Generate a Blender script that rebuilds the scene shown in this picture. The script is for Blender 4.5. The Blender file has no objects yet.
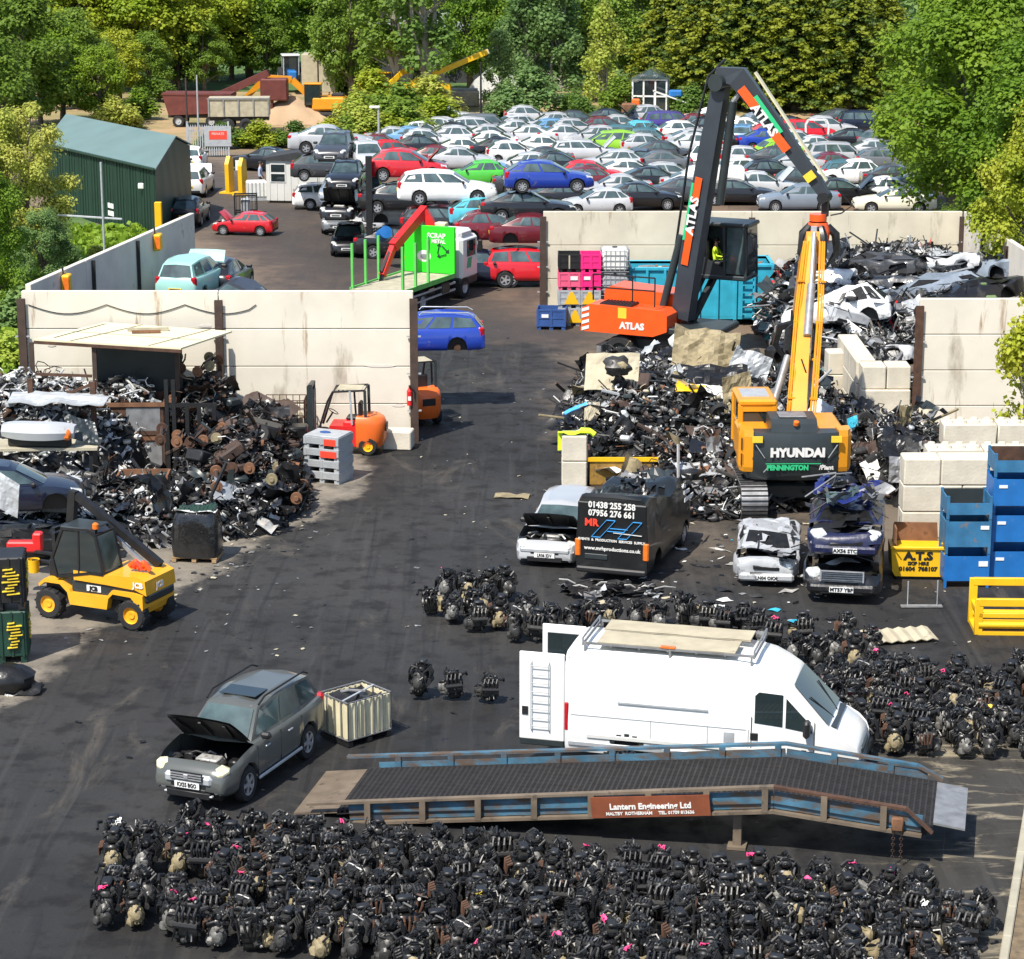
import bpy, math, random
from mathutils import Vector, Matrix, noise
R = math.radians
rnd = random.Random(11)
scene = bpy.context.scene
col = scene.collection
V = Vector

# ------------------------------------------------------------------ camera, sun, sky
TILT, FOC, CAMH = 14.2, 2430.0, 18.4
cam = bpy.data.objects.new('camera', bpy.data.cameras.new('camera'))
col.objects.link(cam)
cam.location = (0, 0, CAMH)
cam.rotation_euler = (R(90 - TILT), 0, 0)
cam.data.sensor_width = 36
cam.data.lens = 36 * FOC / 1024
cam.data.clip_end = 4000
scene.camera = cam
w = bpy.data.worlds.new('World'); scene.world = w; w.use_nodes = True
nt = w.node_tree
sky = nt.nodes.new('ShaderNodeTexSky'); sky.sky_type = 'NISHITA'; sky.sun_disc = False
SUND = V((0.38, 0.54, -1)).normalized()
sky.sun_elevation = math.asin(-SUND.z)
sky.sun_rotation = math.atan2(-SUND.x, -SUND.y) % (2 * math.pi)
bg = nt.nodes['Background']; bg.inputs['Strength'].default_value = 0.13
nt.links.new(sky.outputs[0], bg.inputs['Color'])
sl = bpy.data.lights.new('sun', 'SUN'); sl.energy = 4.8; sl.angle = R(0.5); sl.color = (1, 0.95, 0.87)
so = bpy.data.objects.new('sun', sl); col.objects.link(so)
so.rotation_euler = SUND.to_track_quat('-Z', 'Y').to_euler(); so.location = (-30, -30, 80)
vs = scene.view_settings
vs.view_transform = 'Standard'; vs.look = 'None'; vs.exposure = 0.48; vs.gamma = 1; vs.use_curve_mapping = False
cy = scene.cycles
cy.max_bounces = 6; cy.diffuse_bounces = 2; cy.glossy_bounces = 3; cy.transmission_bounces = 3; cy.transparent_max_bounces = 6
cy.use_denoising = True

_t = R(TILT)
def G(px, py, z=0.0):
    """the place at height z that the photograph shows at this pixel (used to survey positions)"""
    b = (479.5 - py) / FOC
    dy = math.cos(_t) + b * math.sin(_t); dz = -math.sin(_t) + b * math.cos(_t)
    k = (z - CAMH) / dz
    return V(((px - 512) / FOC * k, dy * k, z))
def S(py):
    return 0.05268 * (py + 135)          # pixels per metre on the ground at that row
def AT(px, py, Y):
    """point seen at this pixel at ground distance Y"""
    b = (479.5 - py) / FOC
    dy = math.cos(_t) + b * math.sin(_t); dz = -math.sin(_t) + b * math.cos(_t)
    k = Y / dy
    return V(((px - 512) / FOC * k, Y, CAMH + dz * k))
def PR(p):
    """project a world point to a pixel"""
    d = V(p) - V((0, 0, CAMH))
    z = d.y * math.cos(_t) - d.z * math.sin(_t); u = d.y * math.sin(_t) + d.z * math.cos(_t)
    return (512 + FOC * d.x / z, 479.5 - FOC * u / z)

# ------------------------------------------------------------------ materials
def hexc(r, g, b):
    f = lambda c: (c / 255) ** 2.2
    return (f(r), f(g), f(b))
def pm(name, c, rough=0.6, metal=0.0, var=0.15, scale=3.0, bump=0.0, bscale=25.0, dirt=None, coat=0.0, objcol=False, dirt2=None, wave=None, spec=0.5, detail=5):
    """procedural material: noise-varied colour, optional second layer (rust, dust, chips) and bump"""
    m = bpy.data.materials.new(name); m.use_nodes = True
    n = m.node_tree.nodes; L = m.node_tree.links
    b = n['Principled BSDF']
    b.inputs['Roughness'].default_value = rough; b.inputs['Metallic'].default_value = metal
    b.inputs['Specular IOR Level'].default_value = spec
    if coat: b.inputs['Coat Weight'].default_value = coat; b.inputs['Coat Roughness'].default_value = 0.06
    tc = n.new('ShaderNodeTexCoord')
    if objcol:
        oi = n.new('ShaderNodeObjectInfo'); src = oi.outputs['Color']
    else:
        rgb = n.new('ShaderNodeRGB'); rgb.outputs[0].default_value = (*c, 1); src = rgb.outputs[0]
    if var:
        nz = n.new('ShaderNodeTexNoise'); nz.inputs['Scale'].default_value = scale; nz.inputs['Detail'].default_value = detail
        L.new(tc.outputs['Object'], nz.inputs['Vector'])
        mr = n.new('ShaderNodeMapRange'); mr.inputs['From Min'].default_value = 0.3; mr.inputs['From Max'].default_value = 0.7
        mr.inputs['To Min'].default_value = 1 - var; mr.inputs['To Max'].default_value = 1 + var
        L.new(nz.outputs['Fac'], mr.inputs['Value'])
        mx = n.new('ShaderNodeVectorMath'); mx.operation = 'SCALE'
        L.new(src, mx.inputs[0]); L.new(mr.outputs[0], mx.inputs['Scale']); src = mx.outputs[0]
    for dirt in [d_ for d_ in (dirt2, dirt) if d_]:
        dc, amt, ds = dirt[:3]
        z = n.new('ShaderNodeTexNoise'); z.inputs['Scale'].default_value = ds; z.inputs['Detail'].default_value = 8; z.inputs['Roughness'].default_value = 0.65
        if len(dirt) > 3:                         # stretched streaks
            mp = n.new('ShaderNodeMapping'); mp.inputs['Scale'].default_value = dirt[3]
            L.new(tc.outputs['Object'], mp.inputs['Vector']); L.new(mp.outputs[0], z.inputs['Vector'])
        else: L.new(tc.outputs['Object'], z.inputs['Vector'])
        r = n.new('ShaderNodeMapRange'); r.inputs['From Min'].default_value = 0.72 - 0.4 * amt; r.inputs['From Max'].default_value = 0.80 - 0.3 * amt
        r.clamp = True
        L.new(z.outputs['Fac'], r.inputs['Value'])
        mix = n.new('ShaderNodeMix'); mix.data_type = 'RGBA'
        L.new(r.outputs[0], mix.inputs['Factor']); L.new(src, mix.inputs['A']); mix.inputs['B'].default_value = (*dc, 1)
        src = mix.outputs['Result']
        if metal or rough < 0.45:
            rr = n.new('ShaderNodeMapRange'); rr.inputs['To Min'].default_value = rough; rr.inputs['To Max'].default_value = 0.8
            L.new(r.outputs[0], rr.inputs['Value']); L.new(rr.outputs[0], b.inputs['Roughness'])
    L.new(src, b.inputs['Base Color'])
    if bump:
        bz = n.new('ShaderNodeTexNoise'); bz.inputs['Scale'].default_value = bscale; bz.inputs['Detail'].default_value = 6
        L.new(tc.outputs['Object'], bz.inputs['Vector'])
        bp = n.new('ShaderNodeBump'); bp.inputs['Strength'].default_value = bump; bp.inputs['Distance'].default_value = 0.03
        L.new(bz.outputs['Fac'], bp.inputs['Height']); L.new(bp.outputs[0], b.inputs['Normal'])
    if wave:                                       # corrugation: (axis, scale, strength)
        wv = n.new('ShaderNodeTexWave'); wv.bands_direction = wave[0]; wv.inputs['Scale'].default_value = wave[1]
        L.new(tc.outputs['Object'], wv.inputs['Vector'])
        bp = n.new('ShaderNodeBump'); bp.inputs['Strength'].default_value = wave[2]; bp.inputs['Distance'].default_value = 0.05
        L.new(wv.outputs['Fac'], bp.inputs['Height']); L.new(bp.outputs[0], b.inputs['Normal'])
    return m

RUST = (0.085, 0.042, 0.025); DUST = (0.30, 0.25, 0.18); SOOT = (0.02, 0.019, 0.018)
M = {}
M['paint'] = pm('car_paint', (1, 1, 1), 0.28, 0, 0.07, 1.2, dirt=(DUST, 0.12, 2.0), coat=0.5, objcol=True)
M['crumple'] = pm('crumpled_paint', (1, 1, 1), 0.38, 0, 0.2, 2, dirt=((0.04, 0.038, 0.036), 0.40, 2.0), coat=0.3, objcol=True, bump=0.5, bscale=6)
M['glass'] = pm('car_glass', (0.02, 0.03, 0.032), 0.05, 0, 0.25, 0.8, spec=0.9)
M['glass_pale'] = pm('clear_car_glass', (0.062, 0.095, 0.095), 0.05, 0, 0.6, 1.4, spec=1.0)
M['tyre'] = pm('tyre_rubber', (0.018, 0.018, 0.019), 0.85, 0, 0.2, 6, dirt=((0.09, 0.08, 0.07), 0.2, 5))
M['rim'] = pm('wheel_rim_alloy', (0.5, 0.51, 0.53), 0.35, 0.6, 0.15, 6)
M['rim_gap'] = pm('rim_gap_dark', (0.02, 0.02, 0.02), 0.8, 0, 0)
M['black'] = pm('black_plastic', (0.013, 0.013, 0.014), 0.5, 0, 0.3, 5, dirt=((0.08, 0.075, 0.07), 0.1, 6))
M['blackgloss'] = pm('black_enamel', (0.012, 0.012, 0.013), 0.22, 0, 0.2, 3, coat=0.4, dirt=((0.06, 0.055, 0.05), 0.12, 3))
M['lamp'] = pm('headlamp_lens', (0.62, 0.63, 0.6), 0.12, 0.2, 0.25, 9)
M['tail'] = pm('tail_lamp_lens', (0.42, 0.012, 0.02), 0.15, 0, 0.2, 8)
M['amber'] = pm('amber_lens', (0.75, 0.17, 0.02), 0.2, 0, 0.15, 8)
M['plate_w'] = pm('plate_white', (0.78, 0.78, 0.75), 0.4, 0, 0.05)
M['plate_y'] = pm('plate_yellow', (0.75, 0.52, 0.05), 0.4, 0, 0.05)
M['ink'] = pm('black_lettering', (0.01, 0.01, 0.01), 0.6, 0, 0)
M['white'] = pm('white_paint', (0.80, 0.80, 0.77), 0.3, 0, 0.04, 1.5, coat=0.4, dirt=((0.5, 0.45, 0.36), 0.10, 1.2))
M['cream'] = pm('cream_plastic', (0.66, 0.60, 0.40), 0.45, 0, 0.10, 2, dirt=((0.30, 0.25, 0.15), 0.18, 3))
M['board'] = pm('weathered_board', (0.42, 0.37, 0.26), 0.8, 0, 0.12, 2.5, dirt=((0.2, 0.17, 0.12), 0.2, 2))
M['concrete'] = pm('precast_concrete', (0.71, 0.655, 0.545), 0.85, 0, 0.08, 0.7, bump=0.12, bscale=18, dirt=((0.40, 0.35, 0.27), 0.34, 0.8, (1, 1, 0.3)), dirt2=((0.36, 0.25, 0.15), 0.26, 2.4, (1.2, 1.2, 0.12)), spec=0.2)
M['concrete2'] = pm('old_concrete', (0.62, 0.565, 0.44), 0.88, 0, 0.10, 0.8, bump=0.15, bscale=15, dirt=((0.33, 0.29, 0.21), 0.36, 0.9, (1.2, 1.2, 0.3)), dirt2=((0.30, 0.22, 0.13), 0.28, 2.4, (1.2, 1.2, 0.12)), spec=0.2)
M['concrete_grey'] = pm('grey_concrete', (0.66, 0.61, 0.53), 0.85, 0, 0.12, 0.8, bump=0.12, bscale=15, dirt=((0.2, 0.2, 0.19), 0.25, 0.8), spec=0.2)
M['block'] = pm('cast_concrete_block', (0.62, 0.565, 0.455), 0.88, 0, 0.13, 1.6, bump=0.25, bscale=14, dirt=((0.30, 0.26, 0.19), 0.22, 1.6), spec=0.2)
M['joint'] = pm('dark_joint', (0.10, 0.09, 0.075), 0.9, 0, 0.1)  # even dark brown for panel joints, roof seams and the cabin skid
M['rust'] = pm('rusty_steel', RUST, 0.8, 0.1, 0.35, 4, bump=0.2, bscale=20, dirt=((0.05, 0.03, 0.02), 0.4, 3))
M['brownsteel'] = pm('brown_primed_steel', (0.06, 0.037, 0.027), 0.7, 0, 0.25, 3, dirt=((0.16, 0.07, 0.03), 0.25, 4))
M['rustlight'] = pm('bare_rust', (0.19, 0.09, 0.045), 0.85, 0, 0.3, 3, dirt=((0.10, 0.05, 0.03), 0.35, 3), bump=0.15)
M['alloymid'] = pm('dull_cast_alloy', (0.17, 0.165, 0.15), 0.5, 0.3, 0.45, 6, dirt=((0.03, 0.03, 0.028), 0.4, 7), bump=0.15)
M['steel'] = pm('dull_steel', (0.30, 0.30, 0.30), 0.5, 0.5, 0.25, 4, dirt=((0.10, 0.08, 0.06), 0.25, 4))
M['galv'] = pm('galvanised_steel', (0.45, 0.47, 0.48), 0.5, 0.3, 0.12, 5)
M['alloy'] = pm('cast_alloy', (0.46, 0.45, 0.42), 0.5, 0.35, 0.3, 6, dirt=((0.05, 0.045, 0.04), 0.35, 7), bump=0.15)
M['alloydark'] = pm('oily_alloy', (0.062, 0.06, 0.056), 0.42, 0.35, 0.4, 6, dirt=((0.02, 0.02, 0.02), 0.4, 7), bump=0.15)
M['alloytan'] = pm('corroded_alloy', (0.27, 0.22, 0.125), 0.65, 0.1, 0.3, 6, dirt=((0.07, 0.06, 0.05), 0.3, 6), bump=0.2)
M['iron'] = pm('oily_iron', (0.019, 0.0185, 0.018), 0.32, 0.3, 0.4, 6, bump=0.15, dirt=((0.10, 0.085, 0.06), 0.12, 6))
M['hose'] = pm('rubber_hose', (0.014, 0.014, 0.015), 0.4, 0, 0.25, 8)
M['pink'] = pm('pink_tag', (0.85, 0.06, 0.22), 0.6, 0, 0.1)
M['yellowtag'] = pm('yellow_cap', (0.75, 0.55, 0.04), 0.5, 0, 0.1)
M['digger'] = pm('machine_yellow', (0.72, 0.285, 0.010), 0.4, 0, 0.08, 1.5, coat=0.2, dirt=((0.35, 0.2, 0.06), 0.14, 2.5))
M['teleyellow'] = pm('truck_yellow', (0.82, 0.40, 0.02), 0.35, 0, 0.07, 1.5, coat=0.3, dirt=((0.35, 0.22, 0.07), 0.12, 3))
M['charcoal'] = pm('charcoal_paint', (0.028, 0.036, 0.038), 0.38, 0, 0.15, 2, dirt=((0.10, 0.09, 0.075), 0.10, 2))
M['boomgrey'] = pm('dark_grey_boom_paint', (0.035, 0.042, 0.052), 0.4, 0, 0.12, 1.5, dirt=((0.09, 0.08, 0.07), 0.1, 1.5))
M['orange'] = pm('orange_machine_paint', (0.85, 0.10, 0.012), 0.35, 0, 0.08, 2, coat=0.3, dirt=((0.3, 0.1, 0.05), 0.10, 3))
M['forkorange'] = pm('forklift_orange', (0.82, 0.15, 0.02), 0.4, 0, 0.08, 2, coat=0.2, dirt=((0.25, 0.09, 0.04), 0.14, 3))
M['red'] = pm('red_paint', (0.65, 0.02, 0.02), 0.4, 0, 0.12, 3)
M['lime'] = pm('lime_green_paint', (0.03, 0.72, 0.02), 0.4, 0, 0.06, 2)
M['greenpost'] = pm('green_post_paint', (0.12, 0.52, 0.10), 0.5, 0, 0.1, 4)
M['turq'] = pm('turquoise_skip_paint', (0.03, 0.36, 0.50), 0.5, 0, 0.15, 2, dirt=(RUST, 0.18, 2.2))
M['blue'] = pm('blue_box_paint', (0.012, 0.14, 0.42), 0.5, 0, 0.15, 2, dirt=((0.16, 0.17, 0.2), 0.16, 2.5))
M['blueworn'] = pm('worn_blue_paint', (0.03, 0.15, 0.29), 0.6, 0, 0.25, 2, dirt=((0.22, 0.15, 0.09), 0.3, 2.5))
M['rampblue'] = pm('flaking_blue_paint', (0.05, 0.135, 0.20), 0.7, 0, 0.4, 2, dirt=((0.10, 0.065, 0.042), 0.68, 1.9, (1, 3, 3)))
M['cratenavy'] = pm('blue_plastic', (0.03, 0.08, 0.25), 0.5, 0, 0.15, 3)
M['cratepink'] = pm('pink_plastic', (0.85, 0.02, 0.20), 0.5, 0, 0.10, 3)
M['cratefade'] = pm('faded_pink_plastic', (0.72, 0.10, 0.20), 0.55, 0, 0.12, 3)
M['ibcwhite'] = pm('white_tank_plastic', (0.75, 0.75, 0.70), 0.45, 0, 0.08, 3)
M['yellow'] = pm('safety_yellow', (0.80, 0.46, 0.01), 0.45, 0, 0.08, 2, dirt=((0.4, 0.25, 0.05), 0.12, 3))
M['hivis'] = pm('hi_vis_cloth', (0.60, 0.85, 0.03), 0.7, 0, 0.1, 5)
M['skin'] = pm('skin', (0.45, 0.26, 0.18), 0.6, 0, 0.1)
M['cloth_dark'] = pm('dark_cloth', (0.03, 0.035, 0.05), 0.9, 0, 0.2)
M['cloth_pale'] = pm('pale_blue_shirt', (0.42, 0.47, 0.62), 0.9, 0, 0.1)
M['hair'] = pm('dark_hair', (0.03, 0.02, 0.015), 0.8, 0, 0.2)
M['wood'] = pm('pallet_wood', (0.34, 0.22, 0.11), 0.8, 0, 0.25, 4)
M['timber'] = pm('grey_timber', (0.40, 0.36, 0.26), 0.8, 0, 0.2, 3)
M['wrap'] = pm('black_stretch_wrap', (0.012, 0.012, 0.013), 0.16, 0, 0.3, 4, bump=1.0, bscale=5, spec=0.8)
M['bag'] = pm('black_bag', (0.012, 0.012, 0.012), 0.3, 0, 0.3, 4, bump=0.6, bscale=6)
M['shedgreen'] = pm('dark_green_cladding', (0.016, 0.045, 0.028), 0.5, 0, 0.12, 1, wave=('X', 3.2, 0.6))
M['shedroof'] = pm('grey_green_roof_sheet', (0.13, 0.20, 0.19), 0.55, 0, 0.08, 0.6)
M['cabin'] = pm('cabin_white', (0.62, 0.62, 0.58), 0.6, 0, 0.06, 1.2)
M['darkroof'] = pm('dark_felt_roof', (0.035, 0.037, 0.04), 0.8, 0, 0.2, 2)
M['raildark'] = pm('grimy_rail_steel', (0.15, 0.115, 0.08), 0.7, 0, 0.3, 2, dirt=((0.05, 0.04, 0.03), 0.35, 3))
M['lampold'] = pm('yellowed_lamp_lens', (0.66, 0.63, 0.42), 0.15, 0.1, 0.2, 9)
M['mesh'] = pm('black_deck_grating', (0.032, 0.030, 0.030), 0.7, 0.2, 0.25, 5, dirt=((0.12, 0.09, 0.07), 0.2, 3))
M['signbrown'] = pm('rust_brown_sign', (0.20, 0.055, 0.022), 0.6, 0, 0.2, 3, dirt=((0.5, 0.4, 0.3), 0.14, 6))
M['signwhite'] = pm('white_lettering', (0.72, 0.70, 0.66), 0.6, 0, 0.05)
M['sign_blue'] = pm('sky_blue_lettering', (0.06, 0.36, 0.80), 0.5, 0, 0.05)
M['sign_green'] = pm('green_lettering', (0.03, 0.50, 0.20), 0.5, 0, 0.05)
M['sign_red'] = pm('red_lettering', (0.80, 0.06, 0.03), 0.5, 0, 0.05)
M['bark'] = pm('tree_bark', (0.14, 0.115, 0.085), 0.9, 0, 0.3, 3, bump=0.3, bscale=8)
M['palebark'] = pm('pale_tree_bark', (0.30, 0.27, 0.22), 0.9, 0, 0.3, 2, bump=0.3, bscale=8)
M['sand'] = pm('heaped_sand', (0.40, 0.275, 0.165), 0.95, 0, 0.15, 0.6, bump=0.3, bscale=6)

# ------------------------------------------------------------------ mesh builder
def sgn(a): return (a > 0) - (a < 0)
class MB:
    def __init__(s): s.v = []; s.f = []; s.m = []; s.sm = []; s.mats = []; s.X = None
    def mi(s, mat):
        if mat not in s.mats: s.mats.append(mat)
        return s.mats.index(mat)
    def add(s, vs, fs, mat, smooth=False):
        o = len(s.v); k = s.mi(mat)
        if s.X is not None: vs = [s.X @ V(p) for p in vs]
        s.v.extend([tuple(p) for p in vs])
        for f in fs:
            s.f.append([i + o for i in f]); s.m.append(k); s.sm.append(smooth)
        return o
    def box(s, c, d, mat, rz=0.0, rot=None, ch=0.0):
        hx, hy, hz = d[0] / 2, d[1] / 2, d[2] / 2
        if ch:
            ch = min(ch, hx * .8, hy * .8, hz * .8); vs = []; idx = {}
            for sx in (-1, 1):
                for sy in (-1, 1):
                    for sz in (-1, 1):
                        for a in range(3):
                            p = [sx * (hx - ch), sy * (hy - ch), sz * (hz - ch)]
                            p[a] = (sx * hx, sy * hy, sz * hz)[a]
                            idx[(sx, sy, sz, a)] = len(vs); vs.append(p)
            fs = []
            for a in range(3):
                b, c2 = (a + 1) % 3, (a + 2) % 3
                for q in (-1, 1):
                    loop = []
                    for (u, w2) in ((-1, -1), (1, -1), (1, 1), (-1, 1)):
                        k = [0, 0, 0]; k[a] = q; k[b] = u; k[c2] = w2
                        loop.append(idx[(*k, a)])
                    fs.append(loop if q > 0 else loop[::-1])
                for u in (-1, 1):
                    for w2 in (-1, 1):
                        k0 = [0, 0, 0]; k1 = [0, 0, 0]
                        k0[a] = -1; k1[a] = 1; k0[b] = k1[b] = u; k0[c2] = k1[c2] = w2
                        q4 = [idx[(*k0, b)], idx[(*k1, b)], idx[(*k1, c2)], idx[(*k0, c2)]]
                        fs.append(q4 if u * w2 < 0 else q4[::-1])
            for sx in (-1, 1):
                for sy in (-1, 1):
                    for sz in (-1, 1):
                        t = [idx[(sx, sy, sz, 0)], idx[(sx, sy, sz, 1)], idx[(sx, sy, sz, 2)]]
                        fs.append(t if sx * sy * sz > 0 else t[::-1])
        else:
            vs = [(x, y, z) for z in (-hz, hz) for (x, y) in ((-hx, -hy), (hx, -hy), (hx, hy), (-hx, hy))]
            fs = [(3, 2, 1, 0), (4, 5, 6, 7), (0, 1, 5, 4), (1, 2, 6, 5), (2, 3, 7, 6), (3, 0, 4, 7)]
        m = Matrix.Translation(c) @ (rot.to_4x4() if rot is not None else Matrix.Rotation(rz, 4, 'Z'))
        return s.add([m @ V(p) for p in vs], fs, mat)
    def beam(s, a, b, wd, ht, mat, up=(0, 0, 1), ch=0.0, wd2=None, ht2=None):
        a = V(a); b = V(b); d = b - a; L = d.length
        if L < 1e-6: return
        x = d / L; u = V(up)
        if abs(x.dot(u)) > 0.98: u = V((0, 1, 0)) if abs(x.y) < 0.9 else V((1, 0, 0))
        y = u.cross(x).normalized(); z = x.cross(y)
        rot = Matrix((x, y, z)).transposed()
        if wd2 is None: return s.box((a + b) / 2, (L, wd, ht), mat, rot=rot, ch=ch)
        vs = []
        for p, ww, hh in ((a, wd, ht), (b, wd2, ht2)):
            for (i, j) in ((-1, -1), (1, -1), (1, 1), (-1, 1)): vs.append(p + y * (i * ww / 2) + z * (j * hh / 2))
        return s.add(vs, [(0, 3, 2, 1), (4, 5, 6, 7), (0, 1, 5, 4), (1, 2, 6, 5), (2, 3, 7, 6), (3, 0, 4, 7)], mat)
    def cyl(s, a, b, r, mat, n=12, r2=None, cap=True, smooth=True):
        a = V(a); b = V(b); x = (b - a).normalized(); r2 = r if r2 is None else r2
        u = V((0, 0, 1)) if abs(x.z) < 0.9 else V((1, 0, 0))
        y = u.cross(x).normalized(); z = x.cross(y)
        vs = []
        for p, q in ((a, r), (b, r2)):
            for i in range(n):
                t = 2 * math.pi * i / n
                vs.append(p + y * (q * math.cos(t)) + z * (q * math.sin(t)))
        fs = [(i, (i + 1) % n, n + (i + 1) % n, n + i) for i in range(n)]
        s.add(vs, fs, mat, smooth)
        if cap:
            s.add(vs[:n], [tuple(range(n))[::-1]], mat); s.add(vs[n:], [tuple(range(n))], mat)
    def tube(s, pts, r, mat, n=6, smooth=True, cap=True):
        pts = [V(p) for p in pts]; N = len(pts); vs = []
        py = None
        for i, p in enumerate(pts):
            d = (pts[min(i + 1, N - 1)] - pts[max(i - 1, 0)])
            d = d.normalized() if d.length > 1e-9 else V((0, 0, 1))
            u = py if py is not None and abs(py.dot(d)) < 0.95 else (V((0, 0, 1)) if abs(d.z) < 0.9 else V((1, 0, 0)))
            z = d.cross(u).normalized(); y = z.cross(d); py = y
            rr = r[i] if isinstance(r, (list, tuple)) else r
            for k in range(n):
                t = 2 * math.pi * k / n
                vs.append(p + y * (rr * math.cos(t)) + z * (rr * math.sin(t)))
        fs = [(i * n + k, i * n + (k + 1) % n, (i + 1) * n + (k + 1) % n, (i + 1) * n + k) for i in range(N - 1) for k in range(n)]
        if cap: fs += [tuple(range(n))[::-1], tuple((N - 1) * n + k for k in range(n))]
        s.add(vs, fs, mat, smooth)
    def lathe(s, prof, c, axis, mat, n=16, smooth=True):
        """prof: (r, t) along axis from c"""
        c = V(c); x = V(axis).normalized(); u = V((0, 0, 1)) if abs(x.z) < 0.9 else V((1, 0, 0))
        y = u.cross(x).normalized(); z = x.cross(y); vs = []
        for (r, t) in prof:
            for i in range(n):
                a = 2 * math.pi * i / n
                vs.append(c + x * t + y * (r * math.cos(a)) + z * (r * math.sin(a)))
        fs = [(j * n + i, j * n + (i + 1) % n, (j + 1) * n + (i + 1) % n, (j + 1) * n + i) for j in range(len(prof) - 1) for i in range(n)]
        s.add(vs, fs, mat, smooth)
    def prism(s, poly, y0, y1, mat, smooth=False):
        """polygon in x,z extruded along y"""
        n = len(poly); vs = [(x, y0, z) for x, z in poly] + [(x, y1, z) for x, z in poly]
        fs = [tuple(range(n)), tuple(range(n, 2 * n))[::-1]] + [(i, n + i, n + (i + 1) % n, (i + 1) % n) for i in range(n)]
        s.add(vs, fs, mat, smooth)
    def slab(s, poly, z0, z1, mat):
        """polygon in x,y extruded up"""
        n = len(poly); vs = [(x, y, z0) for x, y in poly] + [(x, y, z1) for x, y in poly]
        fs = [tuple(range(n))[::-1], tuple(range(n, 2 * n))] + [(i, (i + 1) % n, n + (i + 1) % n, n + i) for i in range(n)]
        s.add(vs, fs, mat)
    def loft(s, rings, mat, closed=True, caps=True, smooth=True):
        n = len(rings[0]); vs = [p for r in rings for p in r]; m = n if closed else n - 1
        fs = [(j * n + i, j * n + (i + 1) % n, (j + 1) * n + (i + 1) % n, (j + 1) * n + i) for j in range(len(rings) - 1) for i in range(m)]
        if caps: fs += [tuple(range(n))[::-1], tuple((len(rings) - 1) * n + i for i in range(n))]
        s.add(vs, fs, mat, smooth)
    def ball(s, c, r, mat, n=8, k=6, jag=0.0, seed=0, smooth=True):
        rr = r if isinstance(r, (tuple, list)) else (r, r, r); q = random.Random(seed); vs = []
        for j in range(k + 1):
            a = math.pi * j / k
            for i in range(n):
                t = 2 * math.pi * i / n; f = 1 + (q.uniform(-jag, jag) if 0 < j < k else 0)
                vs.append((c[0] + rr[0] * f * math.sin(a) * math.cos(t), c[1] + rr[1] * f * math.sin(a) * math.sin(t), c[2] + rr[2] * f * math.cos(a)))
        fs = [(j * n + i, (j + 1) * n + i, (j + 1) * n + (i + 1) % n, j * n + (i + 1) % n) for j in range(k) for i in range(n)]
        s.add(vs, fs, mat, smooth)
    def quad(s, a, b, c, d, mat): s.add([a, b, c, d], [(0, 1, 2, 3)], mat)
    def sheet(s, c, u, v, mat, nu=3, nv=3, amp=0.1, q=rnd, smooth=False):
        """a crumpled two-sided metal sheet"""
        c = V(c); u = V(u); v = V(v); nn = u.cross(v).normalized(); vs = []
        for j in range(nv + 1):
            for i in range(nu + 1):
                vs.append(c + u * (i / nu - .5) + v * (j / nv - .5) + nn * q.uniform(-amp, amp))
        w1 = nu + 1
        fs = [(j * w1 + i, j * w1 + i + 1, (j + 1) * w1 + i + 1, (j + 1) * w1 + i) for j in range(nv) for i in range(nu)]
        s.add(vs, fs, mat, smooth)
    def text(s, txt, size, mat, loc, xdir, updir, align='CENTER', bold=0.0, sx=1.0):
        """flat lettering set on a surface: xdir = reading direction, updir = up"""
        cu = bpy.data.curves.new('t', 'FONT'); cu.body = txt; cu.size = size; cu.align_x = align; cu.align_y = 'CENTER'
        cu.offset = bold; cu.resolution_u = 2; cu.extrude = 0.004
        ob = bpy.data.objects.new('t', cu); col.objects.link(ob)
        dg = bpy.context.evaluated_depsgraph_get(); me = bpy.data.meshes.new_from_object(ob.evaluated_get(dg))
        x = V(xdir).normalized(); u = V(updir); u = (u - x * u.dot(x)).normalized(); n = x.cross(u); l = V(loc)
        s.add([l + x * (p.co.x * sx) + u * p.co.y + n * (p.co.z + 0.006) for p in me.vertices], [tuple(f.vertices) for f in me.polygons], mat)
        bpy.data.objects.remove(ob); bpy.data.curves.remove(cu); bpy.data.meshes.remove(me)
    def warp(s, fn): s.v = [tuple(fn(p)) for p in s.v]
    def mesh(s, name, sharp=40):
        me = bpy.data.meshes.new(name); me.from_pydata(s.v, [], s.f)
        for m in s.mats: me.materials.append(m)
        me.polygons.foreach_set('material_index', s.m); me.polygons.foreach_set('use_smooth', s.sm)
        me.update()
        if any(s.sm) and sharp: me.set_sharp_from_angle(angle=R(sharp))
        return me
    def build(s, name, parent=None, loc=None, rz=None, color=None):
        return ob(name, s.mesh(name), parent, loc, rz, color)

def ob(name, me, parent=None, loc=None, rz=None, color=None):
    o = bpy.data.objects.new(name, me); col.objects.link(o)
    if parent is not None: o.parent = parent
    if loc is not None: o.location = loc
    if rz is not None: o.rotation_euler = (0, 0, rz)
    if color is not None: o.color = (*color, 1)
    return o
def tag(o, label, cat, group=None, kind=None):
    o['label'] = label; o['category'] = cat
    if group: o['group'] = group
    if kind: o['kind'] = kind
    return o
def empty(name, loc=(0, 0, 0), rz=0.0):
    o = bpy.data.objects.new(name, None); col.objects.link(o); o.location = loc; o.rotation_euler = (0, 0, rz)
    o.empty_display_size = 0.2
    return o
def copy_tree(o, parent=None):
    c = o.copy(); col.objects.link(c)
    if parent is not None: c.parent = parent
    for ch in KIDS.get(o.name, []): KIDS.setdefault(c.name, []).append(copy_tree(ch, c))
    return c
KIDS = {}
def index_kids():
    KIDS.clear()
    for o in bpy.data.objects:
        if o.parent is not None: KIDS.setdefault(o.parent.name, []).append(o)
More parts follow.
